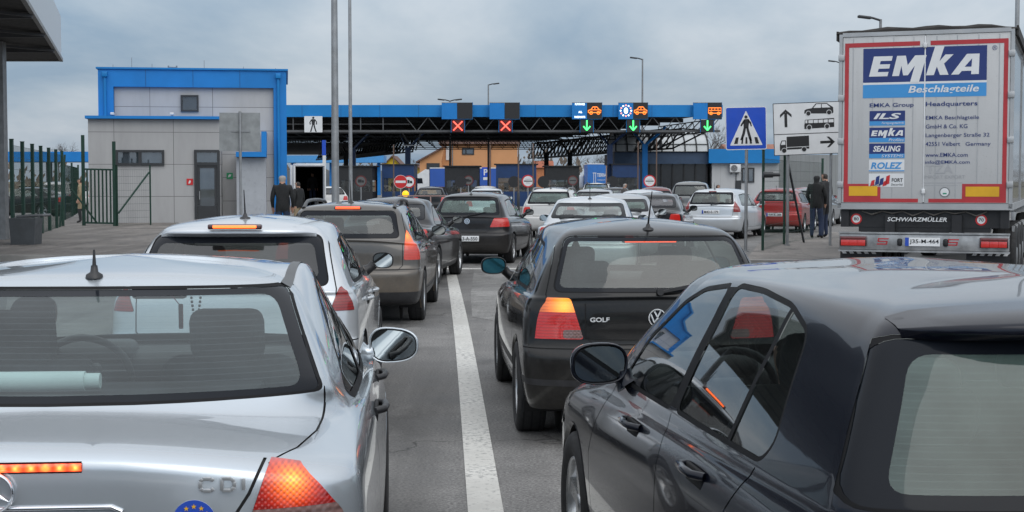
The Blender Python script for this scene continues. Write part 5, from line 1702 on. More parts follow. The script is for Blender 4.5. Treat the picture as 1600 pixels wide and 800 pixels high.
SIGNDIM, REDDIM = plain('shaded sign white', (0.10, 0.10, 0.10), .6), plain('shaded sign red', (0.10, 0.012, 0.012), .6)  # darker copies of the sign colours, with the shade at the booths put in
def round_sign(px, py, Y, r, kind, label, cat='sign', postmat=GALV, h=None):
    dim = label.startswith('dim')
    p = at(px, py, Y)
    g = thing('road_sign', label, cat, (p.x, Y, 0), 0, 'round signs at the booths')
    mb = MB(); mb.cyl((0, .03, 0), (0, .03, h or p.z), .03, n=8); mb.build('post', postmat, g)
    mb = MB(); O = Vector((0, 0, p.z))
    if kind == 'back': mb.disc(O, XA, ZA, r, 28, .02, 0)
    if kind == 'entry':
        mb.disc(O, XA, ZA, r, 32, .02, 1, 3); mb.disc(O - YA * .003, XA, ZA, r * .95, 32, 0, 2)
        mb.prism([(-r * .74, -r * .17), (r * .74, -r * .17), (r * .74, r * .17), (-r * .74, r * .17)], O - YA * .006, XA, ZA, 0, 1)
    if kind in ('customs', 'lorry'):
        mb.disc(O, XA, ZA, r, 32, .02, 2, 3); mb.disc(O - YA * .003, XA, ZA, r * .80, 32, 0, 1)
        if kind == 'customs':
            mb.prism([(-r * .66, -r * .08), (r * .66, -r * .08), (r * .66, r * .08), (-r * .66, r * .08)], O - YA * .006, XA, ZA, 0, 0)
            mb.text('CARINA', O - YA * .006 + ZA * r * .20, XA, ZA, r * .18, 3, r * .85, 'c')
            mb.text('ZOLL', O - YA * .006 - ZA * r * .38, XA, ZA, r * .18, 3, r * .6, 'c')
        else:
            mb.prism([(-r * .55, -r * .25), (r * .1, -r * .25), (r * .1, r * .3), (-r * .55, r * .3)], O - YA * .006, XA, ZA, 0, 0); mb.prism([(r * .14, -r * .25), (r * .55, -r * .25), (r * .5, r * .15), (r * .14, r * .15)], O - YA * .006, XA, ZA, 0, 0)
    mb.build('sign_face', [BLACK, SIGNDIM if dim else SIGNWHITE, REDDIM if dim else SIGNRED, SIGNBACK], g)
    return g
round_sign(626, 284, 78, .36, 'entry', 'red no entry sign with white bar left of the yellow beacon')
round_sign(639, 284, 80, .34, 'lorry', 'red ringed lorry sign half hidden behind the no entry sign')
round_sign(825, 283, 84, .36, 'customs', 'white round customs sign with red ring in front of wide navy booth')
round_sign(1015, 283, 86, .36, 'customs', 'white round customs sign with red ring beside the blue column')
round_sign(564, 283, 86, .33, 'lorry', 'dim red ringed sign on the black booth beside the van')
round_sign(732, 282, 89, .30, 'lorry', 'dim red ringed sign on the booth before the blue trailer')
round_sign(895, 282, 89, .30, 'customs', 'dim customs sign on the booth left of the blue trailer back')
for px, pl in ((720, 'dark back of a round sign left on the black booth by the trailer'), (803, 'dark back of a round sign on the wide navy booth'), (849, 'dark back of a round sign between the navy and black booths'), (957, 'dark back of a round sign in front of the blue trailer back')):
    round_sign(px, 284, 87, .34, 'back', pl)
g = thing('warning_beacon', 'yellow warning lamp beneath the no entry sign', 'beacon', (at(632.5, 0, 72).x, 72, 0))
mb = MB(); z = at(0, 303, 72).z; mb.cyl((0, .08, 0), (0, .08, z), .03, n=8); mb.build('post', FRAME, g)
mb = MB(); mb.lathe([(-.06, .001), (-.06, .15), (.0, .165), (.06, .15), (.06, .001)], (0, 0, z), 'y', 20); mb.build('lens', emitter('beacon amber', (1.0, 0.50, 0.01), 1.5), g)
g = thing('parking_sign', 'blue parking sign with white P in front of the blue trailer', 'sign', (at(759, 0, 165).x, 165, 0))
mb = MB(); z = at(0, 269, 165).z; mb.cyl((0, .05, 0), (0, .05, z), .035, n=8)
mb.box((0, 0, z), (.9, .03, 1.1), 0); mb.text('P', (-.02, -.02, z - .35), XA, ZA, .7, 1, .45, 'c', .02)
mb.box((0, 0, at(0, 279, 165).z), (.6, .03, .3), 1); mb.build('sign_face', [SIGNBLUE, SIGNWHITE], g)
for px, pt, lab in ((615, 226, 'slim rusty post in front of the navy booth with the no entry sign'), (766, 226, 'slim rusty post between the blue trailer and the wide navy booth'), (810, 222, 'slim rusty post at the right edge of the wide navy booth'), (833, 224, 'slim rusty post right of the white customs sign'), (997, 222, 'slim rusty post on the navy booth beside the blue column'), (1026, 216, 'slim rusty post in front of the dark glazed hall')):
    p = at(px, pt, 83.0)
    g = thing('barrier_post', lab, 'post', (p.x, 83.0, 0), 0, 'slim posts along the lanes')
    mb = MB(); mb.cyl((0, 0, 0), (0, 0, p.z), .035, n=8); mb.box((0, -.05, .55), (.16, .16, 1.1), 1, None, .02); mb.build('post', [plain('rusty post', (0.13, 0.085, 0.065), .8), FRAME], g)
g = thing('guard_rail', 'pale tubular guard rail between the queueing cars and the booths', 'railing', (at(672, 0, 66).x, 66, 0))
mb = MB(); w = 2.9; z = at(0, 306, 66).z
for zz in (z, z * .45): mb.bar((-w / 2, 0, zz), (w / 2, 0, zz), .05)
for q in (-.5, 0, .5): mb.bar((w * q, 0, 0), (w * q, 0, z), .05)
mb.build('rail', plain('faded red rail paint', (0.33, 0.22, 0.20), 0.6), g)

# ------------------------------------------------------------------ green mesh fences
def fence(name, label, pts, h, base, post=.06, step=.10, wires_z=.25, wire=.0022, posts=True, extra=None, cat='fence', hs=None):
    """welded mesh between posts standing at pts"""
    O = Vector((pts[0][0], pts[0][1], base))
    g = thing(name, label, cat, O)
    P = [Vector((x, y, base)) - O for x, y in pts]
    mb = MB()
    for a, b in zip(P[:-1], P[1:]):
        d = b - a; L = d.length; d /= L; nrm = Vector((d.y, -d.x, 0))
        n = int(L / step)
        for i in range(1, n):
            q = a + d * (L * i / n); r = wire
            mb.add([q - d * r, q + d * r, q + d * r + ZA * (h - .05), q - d * r + ZA * (h - .05)], [(0, 1, 2, 3)], 0)
            mb.add([q - nrm * r, q + nrm * r, q + nrm * r + ZA * (h - .05), q - nrm * r + ZA * (h - .05)], [(0, 1, 2, 3)], 0)
        k = int(h / wires_z)
        for j in range(k + 1):
            z = .04 + (h - .1) * j / k
            mb.bar(a + ZA * z, b + ZA * z, .006)
    mb.build('mesh_panel', GREEN, g)
    if posts:
        for i, q in enumerate(P):
            pm = MB(); hh = (hs[i] if hs else h + .08); pm.box((q.x, q.y, hh / 2), (post, post, hh), 0); pm.box((q.x, q.y, hh + .01), (post + .012, post + .012, .02), 0); pm.build('post', GREEN, g)
    return g
fy = [37.3, 39.7, 42.2, 44.6, 47.1, 49.6, 52.0]
fence('fence', 'dark green welded mesh fence receding along the left edge', [(at(14 + 79 * ((1 / fy[0] - 1 / y) / (1 / fy[0] - 1 / fy[-1])) ** 1.0, 0, y).x, y) for y in fy], 2.55, .12, .085, step=.12, wires_z=.3, wire=.0026)
gp0, gp1 = (at(126, 0, 52.5).x, 52.5), (at(183, 0, 52.5).x, 51.8)
g = thing('gate', 'open green tubular gate between two tall posts by the office', 'gate', (gp0[0], gp0[1], .12))
O = Vector((gp0[0], gp0[1], .12)); a = Vector((0, 0, 0)); b_ = Vector((gp1[0], gp1[1], .12)) - O
for q, hh in ((a, at(0, 211, 52.5).z - .12), (b_, at(0, 221, 51.8).z - .12)):
    mb = MB(); mb.box((q.x, q.y, hh / 2), (.10, .10, hh), 0); mb.build('post', GREEN, g)
mb = MB()
zt3, zb4 = at(0, 264, 52).z - .12, .10
mb.bar(a + ZA * zt3, b_ + ZA * (zt3 - .03), .06); mb.bar(a + ZA * zb4, b_ + ZA * zb4, .06)
for i in range(1, 8): q = a.lerp(b_, i / 8); mb.bar(q + ZA * zb4, q + ZA * zt3, .05)
mb.build('leaf', GREEN, g)
q0 = (gp1[0] + .08, gp1[1] + .05); q1 = (at(231, 0, 53.2).x, 53.2)
g = fence('fence', 'short mesh panel with diagonal brace between gate post and office', [q0, q1], 2.05, .12, .05)
mb = MB(); d = Vector((q1[0] - q0[0], q1[1] - q0[1], 0)); mb.bar(d * .03 + ZA * .45, d * .97 + ZA * 1.9, .05); mb.build('brace', GREEN, g)
# the far leg of the enclosure
fence('fence', 'green fence panel closing the yard behind the gate', [(at(96, 0, 60).x, 60), (at(108, 0, 66).x, 66), (at(118, 0, 74).x, 74)], 2.3, .12, .07)
g = thing('fence_strut', 'slanting green strut propping the end of the left fence', 'fence strut', (at(88, 0, 51).x, 51, .12))
mb = MB(); mb.bar((0, 0, 0), (.12, .3, 2.5), .05); mb.bar((.25, .6, 1.3), (.95, 1.2, .1), .05); mb.build('strut', GREEN, g)
fpts = [(at(1195, 0, 33.6).x, 33.6), (at(1228.5, 0, 36.9).x, 36.9), (at(1288, 0, 41.5).x, 41.5)]
g = fence('fence', 'green mesh fence on the right pavement behind the blue crossing sign', fpts, 2.15, .12, .055, hs=[2.28, 2.4, 2.2])
g = thing('fence_camera', 'black lamp bracket sticking out from the green fence post', 'bracket', (fpts[0][0], 33.55, at(0, 273, 33.6).z))
mb = MB(); mb.cyl((-.02, -.05, 0), (.20, -.05, 0), .075, .07, 12); mb.cyl((.20, -.05, 0), (.36, -.05, 0), .045, .04, 10); mb.build('housing', FRAME, g)
g = thing('fence_strut', 'black leaning strut behind the lane sign posts', 'fence strut', (at(1260, 0, 38).x, 38, .12))
mb = MB(); q = Vector((at(1233, 0, 36.9).x - at(1260, 0, 38).x, -1.1, 2.1)); mb.bar((0, 0, 0), q, .045); mb.build('strut', FRAME, g)
# bin
g = thing('litter_bin', 'grey square litter bin with sloping lid by the left fence', 'litter bin', (at(47, 0, 37.5).x, 37.5, .12))
mb = MB(); mb.prism([(-.29, 0), (.29, 0), (.33, .66), (-.33, .66)], (0, -.3, 0), XA, ZA, -.6, 0); mb.build('bucket', plain('bin grey plastic', (0.055, 0.06, 0.065), 0.55, var=.2), g)
mb = MB(); mb.box((0, 0, .70), (.70, .68, .07), 0, Matrix.Rotation(R(-3), 3, 'Y'), .03); mb.box((.24, -.35, .35), (.05, .04, .68), 0); mb.build('lid', plain('bin lid grey', (0.10, 0.105, 0.11), 0.5), g)

# ------------------------------------------------------------------ articulated truck
tr = thing('truck_trailer', 'white box trailer with blue lettering and red border seen from behind', 'truck', (6.12, 21.9, 0), R(-21))
m, nt, out = nmat('trailer door white')
b = bsdf(nt, out, (0.43, 0.435, 0.44), 0.45)
v = coords(nt)
c = ramp(nt, noise(nt, v, 1.3, 6), [(0.3, (0.43, 0.435, 0.44)), (0.7, (0.48, 0.483, 0.486))])
st = noise(nt, coords(nt, (7, 7, 0.5)), 1.6, 6, .65)
c = mixc(nt, ramp(nt, st, [(0.52, 0.0), (0.72, 0.18)]), c, (0.25, 0.24, 0.225))
sp = noise(nt, v, 40, 4, .7)
c = mixc(nt, ramp(nt, sp, [(0.60, 0.0), (0.72, 0.4)]), c, (0.22, 0.21, 0.20))
nt.links.new(c, b.inputs['Base Color'])
TW = m
TRED = plain('retroreflective red', (0.40, 0.028, 0.034), 0.4)
TYEL = plain('reflector yellow', (0.66, 0.36, 0.012), 0.4)
TNAVY = plain('lettering navy', (0.012, 0.030, 0.15), 0.45, var=0.05)
TCYAN = plain('lettering light blue', (0.045, 0.26, 0.58), 0.45, var=0.05)
TGREY = plain('faded lettering grey', (0.36, 0.365, 0.38), 0.5, var=0)
TSTEEL = plain('trailer chassis black', (0.012, 0.012, 0.014), 0.5, var=.3, scale=8)
TFRAME = plain('trailer frame alloy', (0.40, 0.405, 0.41), 0.4, 0.5, var=.12)
mb = MB()
m, nt, out = nmat('dark curtain side')
b = bsdf(nt, out, (0.020, 0.022, 0.026), 0.22, 0, 0.6)
TSIDE = m
mb.box((0, 6.8, 2.62), (2.46, 13.4, 2.56), 0)
mb.box((0, 6.8, 1.32), (2.50, 13.5, .10), 1)
for s in (-1, 1):
    for y in (.10, 3.4, 6.8, 10.2, 13.45): mb.box((s * 1.232, y, 2.62), (.03, .10, 2.5), 1)
    mb.box((s * 1.24, 6.8, 3.86), (.035, 13.5, .10), 1)
mb.build('body', [TSIDE, TFRAME], tr)
mb = MB()
n = 14; vs, fs = [], []
for j, y in enumerate((-.07, -.02, 13.5)):
    for i in range(n + 1):
        x = -1.30 + 2.6 * i / n
        vs += [(x, y, 3.905 + .05 * (1 - (x / 1.3) ** 4) + .012 * math.sin(i * 1.7)), (x, y, 3.93 + .055 * (1 - (x / 1.3) ** 4) + .015 * math.sin(i * 1.7 + 1) if j else 3.91)]
for j in range(2):
    for i in range(n):
        a_ = (j * (n + 1) + i) * 2; c_ = ((j + 1) * (n + 1) + i) * 2
        fs += [(a_ + 1, a_ + 3, c_ + 3, c_ + 1), (a_, c_, c_ + 2, a_ + 2)]
for i in range(n): fs.append((2 * i, 2 * i + 2, 2 * i + 3, 2 * i + 1))
mb.add(vs, fs, 0, False)
for s in (-1, 1): mb.box((s * 1.285, 6.7, 3.88), (.03, 13.5, .14), 0)
mb.build('roof_tarpaulin', plain('black brown tarpaulin', (0.022, 0.019, 0.017), 0.7, var=.3), tr)
mb = MB()
for s in (-1, 1): mb.box((s * 1.225, -.03, 2.60), (.05, .10, 2.60), 0)
mb.box((0, -.03, 3.89), (2.40, .10, .06), 0); mb.box((0, -.03, 1.325), (2.50, .10, .09), 0)
mb.build('rear_frame', TFRAME, tr)
for s in (-1, 1):
    mb = MB()
    mb.box((s * .604, -.045, 2.615), (1.185, .05, 2.48), 0, None, .006)
    for x in (-.44, -.15, .15, .44): mb.box((s * .604 + x, -.0703, 2.615), (.012, .004, 2.44), 1)
    dr_ = mb.build('door', [TW, TFRAME], tr)
    for z in (3.55, 2.95, 2.3, 1.65):
        hg = MB(); hg.box((s * 1.215, -.085, z), (.09, .03, .09), 0, None, .006); hg.build('hinge', TFRAME, dr_)
mb = MB(); mb.box((0, -.062, 2.615), (.022, .024, 2.46), 0, None, .005)
for z in (1.55, 3.70): mb.box((0, -.085, z), (.05, .03, .07), 0, None, .006)
mb.build('locking_bar', WHITE, tr)
YD = -.073
def dz(y, x=1447): return CAMH + (283 - (y + (1447 - x) * (y - 283) * .00018)) / 105.0
def dx(px): return (px - 1447) / 108.4
mb = MB()
def rect(x0, x1, z0, z1, m_, o=0.0): mb.prism([(x0, z0), (x1, z0), (x1, z1), (x0, z1)], (0, YD - o, 0), XA, ZA, 0, m_)
# red border, two leaves
for x0, x1 in ((-1.165, -.075), (.075, 1.165)):
    rect(x0, x1, 3.70, 3.765, 0); rect(x0, x1, 1.385, 1.44, 0)
rect(-1.165, -1.105, 1.44, 3.70, 0); rect(1.105, 1.165, 1.44, 3.70, 0)
rect(-1.105, -.62, 1.44, 1.66, 0); rect(.55, 1.105, 1.44, 1.66, 0)
mb.build('border_stripe', [TRED], tr)
mb = MB()
rect(-1.085, -.665, 1.48, 1.625, 0, .004); mb.build('reflector_plate', [TYEL], tr)
mb = MB(); rect(.60, 1.07, 1.475, 1.62, 0, .004); mb.build('reflector_plate', [TYEL], tr)
mb = MB()
LM = [TNAVY, TCYAN, SIGNWHITE, TGREY, BLACK, SIGNRED, GREYMETAL, plain('sticker green', (0.03, 0.25, 0.15), 0.4)]
NV, CY_, WH, GR = 0, 1, 2, 3
rect(-.895, .87, 3.17, 3.676, NV); rect(-.895, .87, 3.138, 3.17, WH); rect(-.895, .87, 2.94, 3.138, CY_)
def LG(pts, m_=WH, o=.003, K=(200, 770, 222, 213), B=(-.895, 1.765, 3.676, .506)):
    mb.prism([(B[0] + (x - K[0]) / K[1] * B[1], B[2] - (y - K[2]) / K[3] * B[3]) for x, y in pts], (0, YD - o, 0), XA, ZA, 0, m_)
EM = ([(268, 272), (387, 272), (381, 301), (311, 301), (306, 322), (372, 322), (366, 349), (299, 349), (293, 370), (362, 370), (355, 397), (238, 397)],
      [(415, 272), (470, 272), (482, 332), (528, 272), (600, 272), (553, 440), (497, 440), (527, 335), (484, 394), (454, 394), (443, 335), (428, 397), (385, 397)],
      [(652, 219), (710, 219), (680, 312), (716, 272), (766, 272), (708, 328), (737, 397), (684, 397), (664, 345), (646, 397), (597, 397)],
      [(848, 272), (925, 272), (922, 397), (875, 397), (876, 376), (818, 376), (800, 397), (752, 397)])
for q in EM: LG(q)
LG([(836, 350), (877, 350), (880, 300)], NV, .006)
mb.text('Beschlagteile', (dx(1543) - .12, YD - .003, 2.975), XA, ZA, .135, WH, 1.0, 'r', .018, .22)
mb.text('®', (dx(1549), YD - .003, 3.60), XA, ZA, .07, NV)
mb.build('logo_panel', LM, tr); mb = MB()
def TL(*a_):
    q_ = MB(); q_.text(*a_); q_.build('address_line', LM, tr)
TL('EMKA Group', (dx(1361), YD - .003, 2.785), XA, ZA, .078, NV, .64, 'l', .012)
TL('Headquarters', (dx(1449), YD - .003, 2.785), XA, ZA, .085, NV, .73, 'l', .012)
for t, y, w, h in (('EMKA Beschlagteile', 189, .75, .072), ('GmbH & Co. KG', 201, .59, .06), ('Langenberger Straße 32', 216, .90, .072), ('42551 Velbert', 228, .49, .06), ('www.EMKA.com', 245, .60, .06), ('info@EMKA.com', 257, .63, .066)):
    TL(t, (dx(1449.5), YD - .003, dz(y) - .005), XA, ZA, h, NV, w, 'l', .004)
TL('Germany', (dx(1511), YD - .003, dz(228) - .022), XA, ZA, .072, NV, .35, 'l', .004)
def tile(y0, y1, name, sub, cy=True):
    x0, x1 = dx(1361), dx(1417); z1, z0 = dz(y0), dz(y1); h = z1 - z0
    rect(x0, x1, z0 + h * .30, z1, NV); rect(x0, x1, z0, z0 + h * .30, CY_)
    mb.text(name, ((x0 + x1) / 2, YD - .004, z0 + h * .44), XA, ZA, h * .40, WH, (x1 - x0) * .78, 'c', .03, .25)
    mb.text(sub, (x1 - .015, YD - .004, z0 + h * .06), XA, ZA, h * .19, WH, (x1 - x0) * .62, 'r', .0, .2)
tile(173, 196, 'ILS', 'Fertigungstechnik'); tile(224, 247, 'SEALING', 'SYSTEMS')
x0, x1 = dx(1361), dx(1417); z1, z0 = dz(199), dz(222); h = z1 - z0
rect(x0, x1, z0 + h * .30, z1, NV); rect(x0, x1, z0, z0 + h * .30, CY_)
for q in EM: LG(q, WH, .004, (230, 705, 222, 218), (x0 + .02, x1 - x0 - .04, z1 - .01, h * .66))
LG([(836, 350), (877, 350), (880, 300)], NV, .006, (230, 705, 222, 218), (x0 + .02, x1 - x0 - .04, z1 - .01, h * .66))
mb.text('Profiles', (x1 - .015, YD - .004, z0 + h * .06), XA, ZA, h * .19, WH, (x1 - x0) * .42, 'r', .0, .2)
z1, z0 = dz(249), dz(268); rect(x0, x1, z0, z1, WH); mb.text('ROLEZ', ((x0 + x1) / 2, YD - .004, z0 + .04), XA, ZA, .10, CY_, .46, 'c', .03, .2); rect(x0, x1, z0 + .005, z0 + .02, CY_, .003)
z1, z0 = dz(271), dz(292); rect(x0, x1, z0, z1, WH)
mb.text('FORT', (x1 - .02, YD - .004, z0 + .075), XA, ZA, .055, 4, .16, 'r', .02); mb.text('Securité', (x1 - .02, YD - .004, z0 + .02), XA, ZA, .035, 4, .17, 'r', 0, .2)
for i, (a, b2, c_) in enumerate(((0.02, .03, 5), (.09, .09, NV), (.15, .06, NV), (.20, .02, 5), (.24, .10, 5))):
    mb.prism([(x0 + a, z0 + b2 * .3), (x0 + a + .06, z0 + b2 * .3 + .02), (x0 + a + .07, z0 + b2 + .08), (x0 + a + .02, z0 + b2 + .06)], (0, YD - .004, 0), XA, ZA, 0, c_)
mb.build('partner_logos', LM, tr); mb = MB()
mb.text('TZA', (dx(1451), YD - .003, dz(271)), XA, ZA, .13, GR, .38, 'l', .01); mb.text('IMPORT EXPORT', (dx(1448), YD - .003, dz(279)), XA, ZA, .05, GR, .58, 'l'); rect(dx(1447), dx(1507), dz(286), dz(285), GR); rect(dx(1447), dx(1500), dz(290), dz(289.3), GR)
mb.build('faded_lettering', LM, tr); mb = MB()
mb.disc((dx(1480), YD - .003, dz(300)), XA, ZA, .075, 24, 0, 6); mb.disc((dx(1480), YD - .005, dz(300)), XA, ZA, .060, 24, 0, WH); mb.prism([(-.025, -.03), (.03, -.03), (.03, -.01), (-.025, -.01)], (dx(1480), YD - .007, dz(300)), XA, ZA, 0, 7)
mb.build('round_sticker', LM, tr)
mb = MB()
mb.box((0, .10, 1.14), (2.40, .12, .26), 0); mb.box((0, .2, 1.0), (1.9, .3, .12), 0)
for s in (-1, 1): mb.bar((s * .45, .3, 1.05), (s * .45, 12, 1.05), .12, .30, 0); mb.box((s * 1.15, .06, 1.14), (.12, .14, .26), 0); mb.box((s * .48, .0, .95), (.14, .06, .5), 0)
for k in range(6): mb.tube([(-.9 + .3 * k, .02, 1.25), (-.75 + .3 * k, -.01, 1.20 + .02 * math.sin(k * 2)), (-.6 + .3 * k, .02, 1.25)], .012, 6, 1)
mb.text('SCHWARZMÜLLER', (-.09, -.036, 1.10), XA, ZA, .075, 2, .86, 'c', .015, .2)
mb.build('chassis', [TSTEEL, plain('dusty cable', (0.10, 0.09, 0.08), 0.7), SIGNWHITE], tr)
for t, x in (('80', -.985), ('70', .82)):
    mb = MB(); O = Vector((x, .032, 1.13))
    mb.disc(O, XA, ZA, .082, 28, .004, 0); mb.disc(O - YA * .002, XA, ZA, .058, 28, 0, 1); mb.text(t, O - YA * .004 - ZA * .024, XA, ZA, .048, 2, .072, 'c', .015)
    mb.build('speed_sticker', [SIGNRED, SIGNWHITE, BLACK], tr)
mb = MB()
mb.box((0, -.02, .79), (2.44, .10, .24), 0, None, .012); mb.box((0, -.055, .925), (2.46, .07, .025), 0); mb.box((0, -.055, .655), (2.46, .07, .025), 0)
for s in (-1, 1): mb.box((s * .33, -.075, .79), (.07, .02, .11), 1, None, .02)
for x in (-.58, .43):
    for zz in (.84, .80, .76): mb.prism([(-.07 + .02 * (zz - .8) * 20, 0), (.07 + .02 * (zz - .8) * 20, 0), (.075 + .02 * (zz - .8) * 20, .018), (-.065 + .02 * (zz - .8) * 20, .018)], (x, -.073, zz - .01), XA, ZA, 0, 2)
    mb.prism([(-.075, 0), (-.055, 0), (-.045, .05), (-.065, .05)], (x, -.073, .80), XA, ZA, 0, 2); mb.prism([(.045, 0), (.065, 0), (.075, .05), (.055, .05)], (x, -.073, .75), XA, ZA, 0, 2)
mb.build('rear_bumper', [plain('worn bumper alloy', (0.33, 0.335, 0.34), 0.4, 0.5, var=.3, scale=7), BLACK, TRED], tr)
for s in (-1, 1):
    mb = MB(); x = s * 1.01
    mb.box((x, -.085, .80), (.40, .05, .15), 2, None, .01)
    for i, (a_, c_) in enumerate(((-.12, 0), (0, 1), (.12, 0))): mb.box((x + a_, -.112, .775), (.118, .012, .085), 0, None, .004)
    mb.box((x, -.112, .845), (.37, .012, .04), 1, None, .004)
    mb.build('tail_light', [M_REDLOW, lamp_mat('trailer lamp dark', (0.16, 0.02, 0.018)), M_DARKRED], tr)
mb = MB(); mb.box((.0, -.085, .80), (.50, .015, .125), 0)
mb.prism([(-.25, -.0625), (-.195, -.0625), (-.195, .0625), (-.25, .0625)], (0, -.094, .80), XA, ZA, 0, 2)
mb.text('J35-M-464', (.025, -.095, .762), XA, ZA, .076, 1, .42, 'c', .014); mb.build('number_plate', [M_PLATE, M_PLATEINK, M_PLATEBLUE], tr)
for s in (-1, 1):
    mb = MB(); mb.box((s * .92, .12, .50), (.62, .02, .44), 0)
    for k in range(5): mb.prism([(-.03, 0), (.03, 0), (.07, .06), (.01, .06)], (s * (.72 + .11 * k), .108, .60), XA * s, ZA, 0, 1)
    mb.build('mudguard', [TSTEEL, SIGNWHITE], tr)
for y in (2.6, 3.9, 5.2):
    for s in (-1, 1):
        e = empty('wheel', (s * 1.05, y, .50), 0, tr)
        tyre_mesh(.50, .38, 28).build('tyre', [M_TYRE, M_GAP], e)
        mbw = MB(); mbw.lathe([(s * .17, .33), (s * .10, .30), (s * .12, .18), (s * .19, .12), (s * .19, .001)], (0, 0, 0), 'x', 24, 0); mbw.build('rim', GREYMETAL, e)
mb = MB()
for s in (-1, 1): mb.box((s * 1.18, 4.6, .93), (.04, 4.6, .10), 0); mb.bar((s * 1.18, 8, .55), (s * 1.18, 10.2, .55), .04, .5, 0)
mb.build('side_guard', TFRAME, tr)
# tractor in front of it
tc_ = thing('truck_tractor', 'tractor unit coupled in front of the white box trailer', 'truck', (6.12 + 13.1 * math.sin(R(21)), 21.9 + 13.1 * math.cos(R(21)), 0), R(-21))
mb = MB(); mb.prism([(-1.2, 0), (2.1, 0), (2.2, 1.2), (2.0, 2.5), (.2, 2.7), (.0, 1.2)], (-1.22, .9, 1.0), YA, ZA, -2.44, 0); mb.build('cab', WHITE, tc_)
mb = MB(); mb.prism([(.3, 0), (1.6, 0), (1.5, .8), (.5, .8)], (-1.225, 1.3, 2.2), YA, ZA, 0, 0); mb.prism([(.3, 0), (.5, .8), (1.5, .8), (1.6, 0)], (1.225, 1.3, 2.2), YA, ZA, 0, 0); mb.build('window', M_BAND, tc_)
mb = MB(); mb.box((0, .5, .8), (1.0, 5.0, .3), 0); mb.build('frame', TSTEEL, tc_)
for y in (-.8, 2.2):
    for s in (-1, 1):
        e = empty('wheel', (s * 1.03, y, .50), 0, tc_)
        tyre_mesh(.50, .36, 28).build('tyre', [M_TYRE, M_GAP], e)

# ------------------------------------------------------------------ lorries, van beyond the booths
def far_trailer(name, label, px0, px1, pytop, Y, col, depth, txt=None, cab=None):
    X0, X1 = cx(px0, Y), cx(px1, Y); zt = cz(pytop, Y)
    g = thing(name, label, 'truck', ((X0 + X1) / 2, Y, 0)); w = X1 - X0
    mb = MB(); mb.box((0, depth / 2, (zt + 1.0) / 2), (w, depth, zt - 1.0), 0); mb.box((0, depth / 2, zt + .04), (w + .04, depth + .04, .12), 1); mb.build('body', [col, WHITE], g)
    mb = MB(); mb.box((0, depth / 2, .85), (w * .95, depth * .95, .25), 0); mb.build('chassis', TSTEEL, g)
    for k in (.15, .25, .8):
        e = MB(); e.cyl((-w / 2 + w * k, -.02, .5), (-w / 2 + w * k, .4, .5), .5, n=20); e.build('wheel', M_TYRE, g)
    if txt: txt(g, w, zt)
    if cab:
        mb = MB(); c0, c1 = cx(cab[0], Y) - (X0 + X1) / 2, cx(cab[1], Y) - (X0 + X1) / 2; zc_ = cz(cab[2], Y)
        mb.prism([(c0, .6), (c1, .6), (c1, zc_), (c0 + (c1 - c0) * .75, zc_ + .05), (c0 + .15, zc_ * .74), (c0, zc_ * .62)], (0, .1, 0), XA, ZA, 2.4, 0); mb.prism([(c0 + .05, zc_ * .45), (c0 + 1.2, zc_ * .45), (c0 + 1.1, zc_ * .66), (c0 + .25, zc_ * .66)], (0, .08, 0), XA, ZA, 0, 1)
        mb.build('cab', [WHITE, M_BAND], g)
    return g
TBLUE = plain('blue trailer tarpaulin', (0.020, 0.085, 0.36), 0.5, var=.1, scale=.3)
far_trailer('truck', 'long blue curtain trailer with white cab in front of the orange house', 672, 778, 263, 185, TBLUE, 2.5, cab=(646, 671, 265))
def ter(g, w, zt):
    mb = MB(); mb.text('TERRASOL', (-w / 2 + 1.15, -.01, zt - 1.55), XA, ZA, .45, 0, 1.75, 'l', .02); mb.text('transporti', (-w / 2 + 1.2, -.01, zt - 2.05), XA, ZA, .22, 0, .95, 'l')
    for x in (.72, .95): mb.prism([(0, 0), (.06, 0), (.06, 1.5), (0, 1.5)], (-w / 2 + x, -.01, zt - 2.6), XA, ZA, 0, 0)
    mb.prism([(0, 0), (.45, 0), (.45, .08), (0, .08)], (-w / 2 + .62, -.01, zt - 1.12), XA, ZA, 0, 0)
    mb.build('lettering', SIGNWHITE, g)
g = far_trailer('truck', 'blue lorry body lettered in white beside the blue column', 918, 962, 256.5, 180, plain('bright blue tarpaulin', (0.018, 0.135, 0.43), 0.5, var=.1), 9, ter)
mb = MB(); w2 = cx(918, 180) - (cx(918, 180) + cx(962, 180)) / 2; mb.box((w2 - .5, 9, 1.6), (.9, 2, 1.7), 0, None, .2); mb.build('cab', WHITE, g)
# dark van with open rear doors
VY = 60.0
g = thing('delivery_van', 'white van with its dark load space open towards the office', 'van', (cx(484, VY), VY, 0), R(8.0))
w = cx(506, VY) - cx(455, VY); zt = cz(256, VY)
mb = MB()
mb.box((-w / 2 + .05, 2.6, .55 + (zt - .55) / 2), (.10, 5.2, zt - .55), 0, None, .03); mb.box((w / 2 - .05, 2.6, .55 + (zt - .55) / 2), (.10, 5.2, zt - .55), 0, None, .03)
mb.box((0, 2.6, zt - .05), (w - .01, 5.2, .12), 0, None, .04); mb.box((0, 2.6, .6), (w - .2, 5.2, .10), 1); mb.box((0, 5.0, 1.4), (w - .2, .1, 1.9), 1); mb.box((0, -.05, .5), (w, .14, .2), 1, None, .04)
mb.box((0, 2.6, zt - .13), (w - .22, 5.0, .02), 1)
for s in (-1, 1): mb.box((s * (w / 2 - .115), 2.6, 1.45), (.015, 5, 1.6), 1)
mb.build('body', [WHITE, plain('van load space', (0.006, 0.006, 0.007), 0.9)], g)
mb = MB(); mb.box((-w / 2 - .06, -.42, .6 + (zt - .6) / 2), (.06, .8, zt - .7), 0, Matrix.Rotation(R(-4), 3, 'Z'), .02); mb.build('door', WHITE, g)
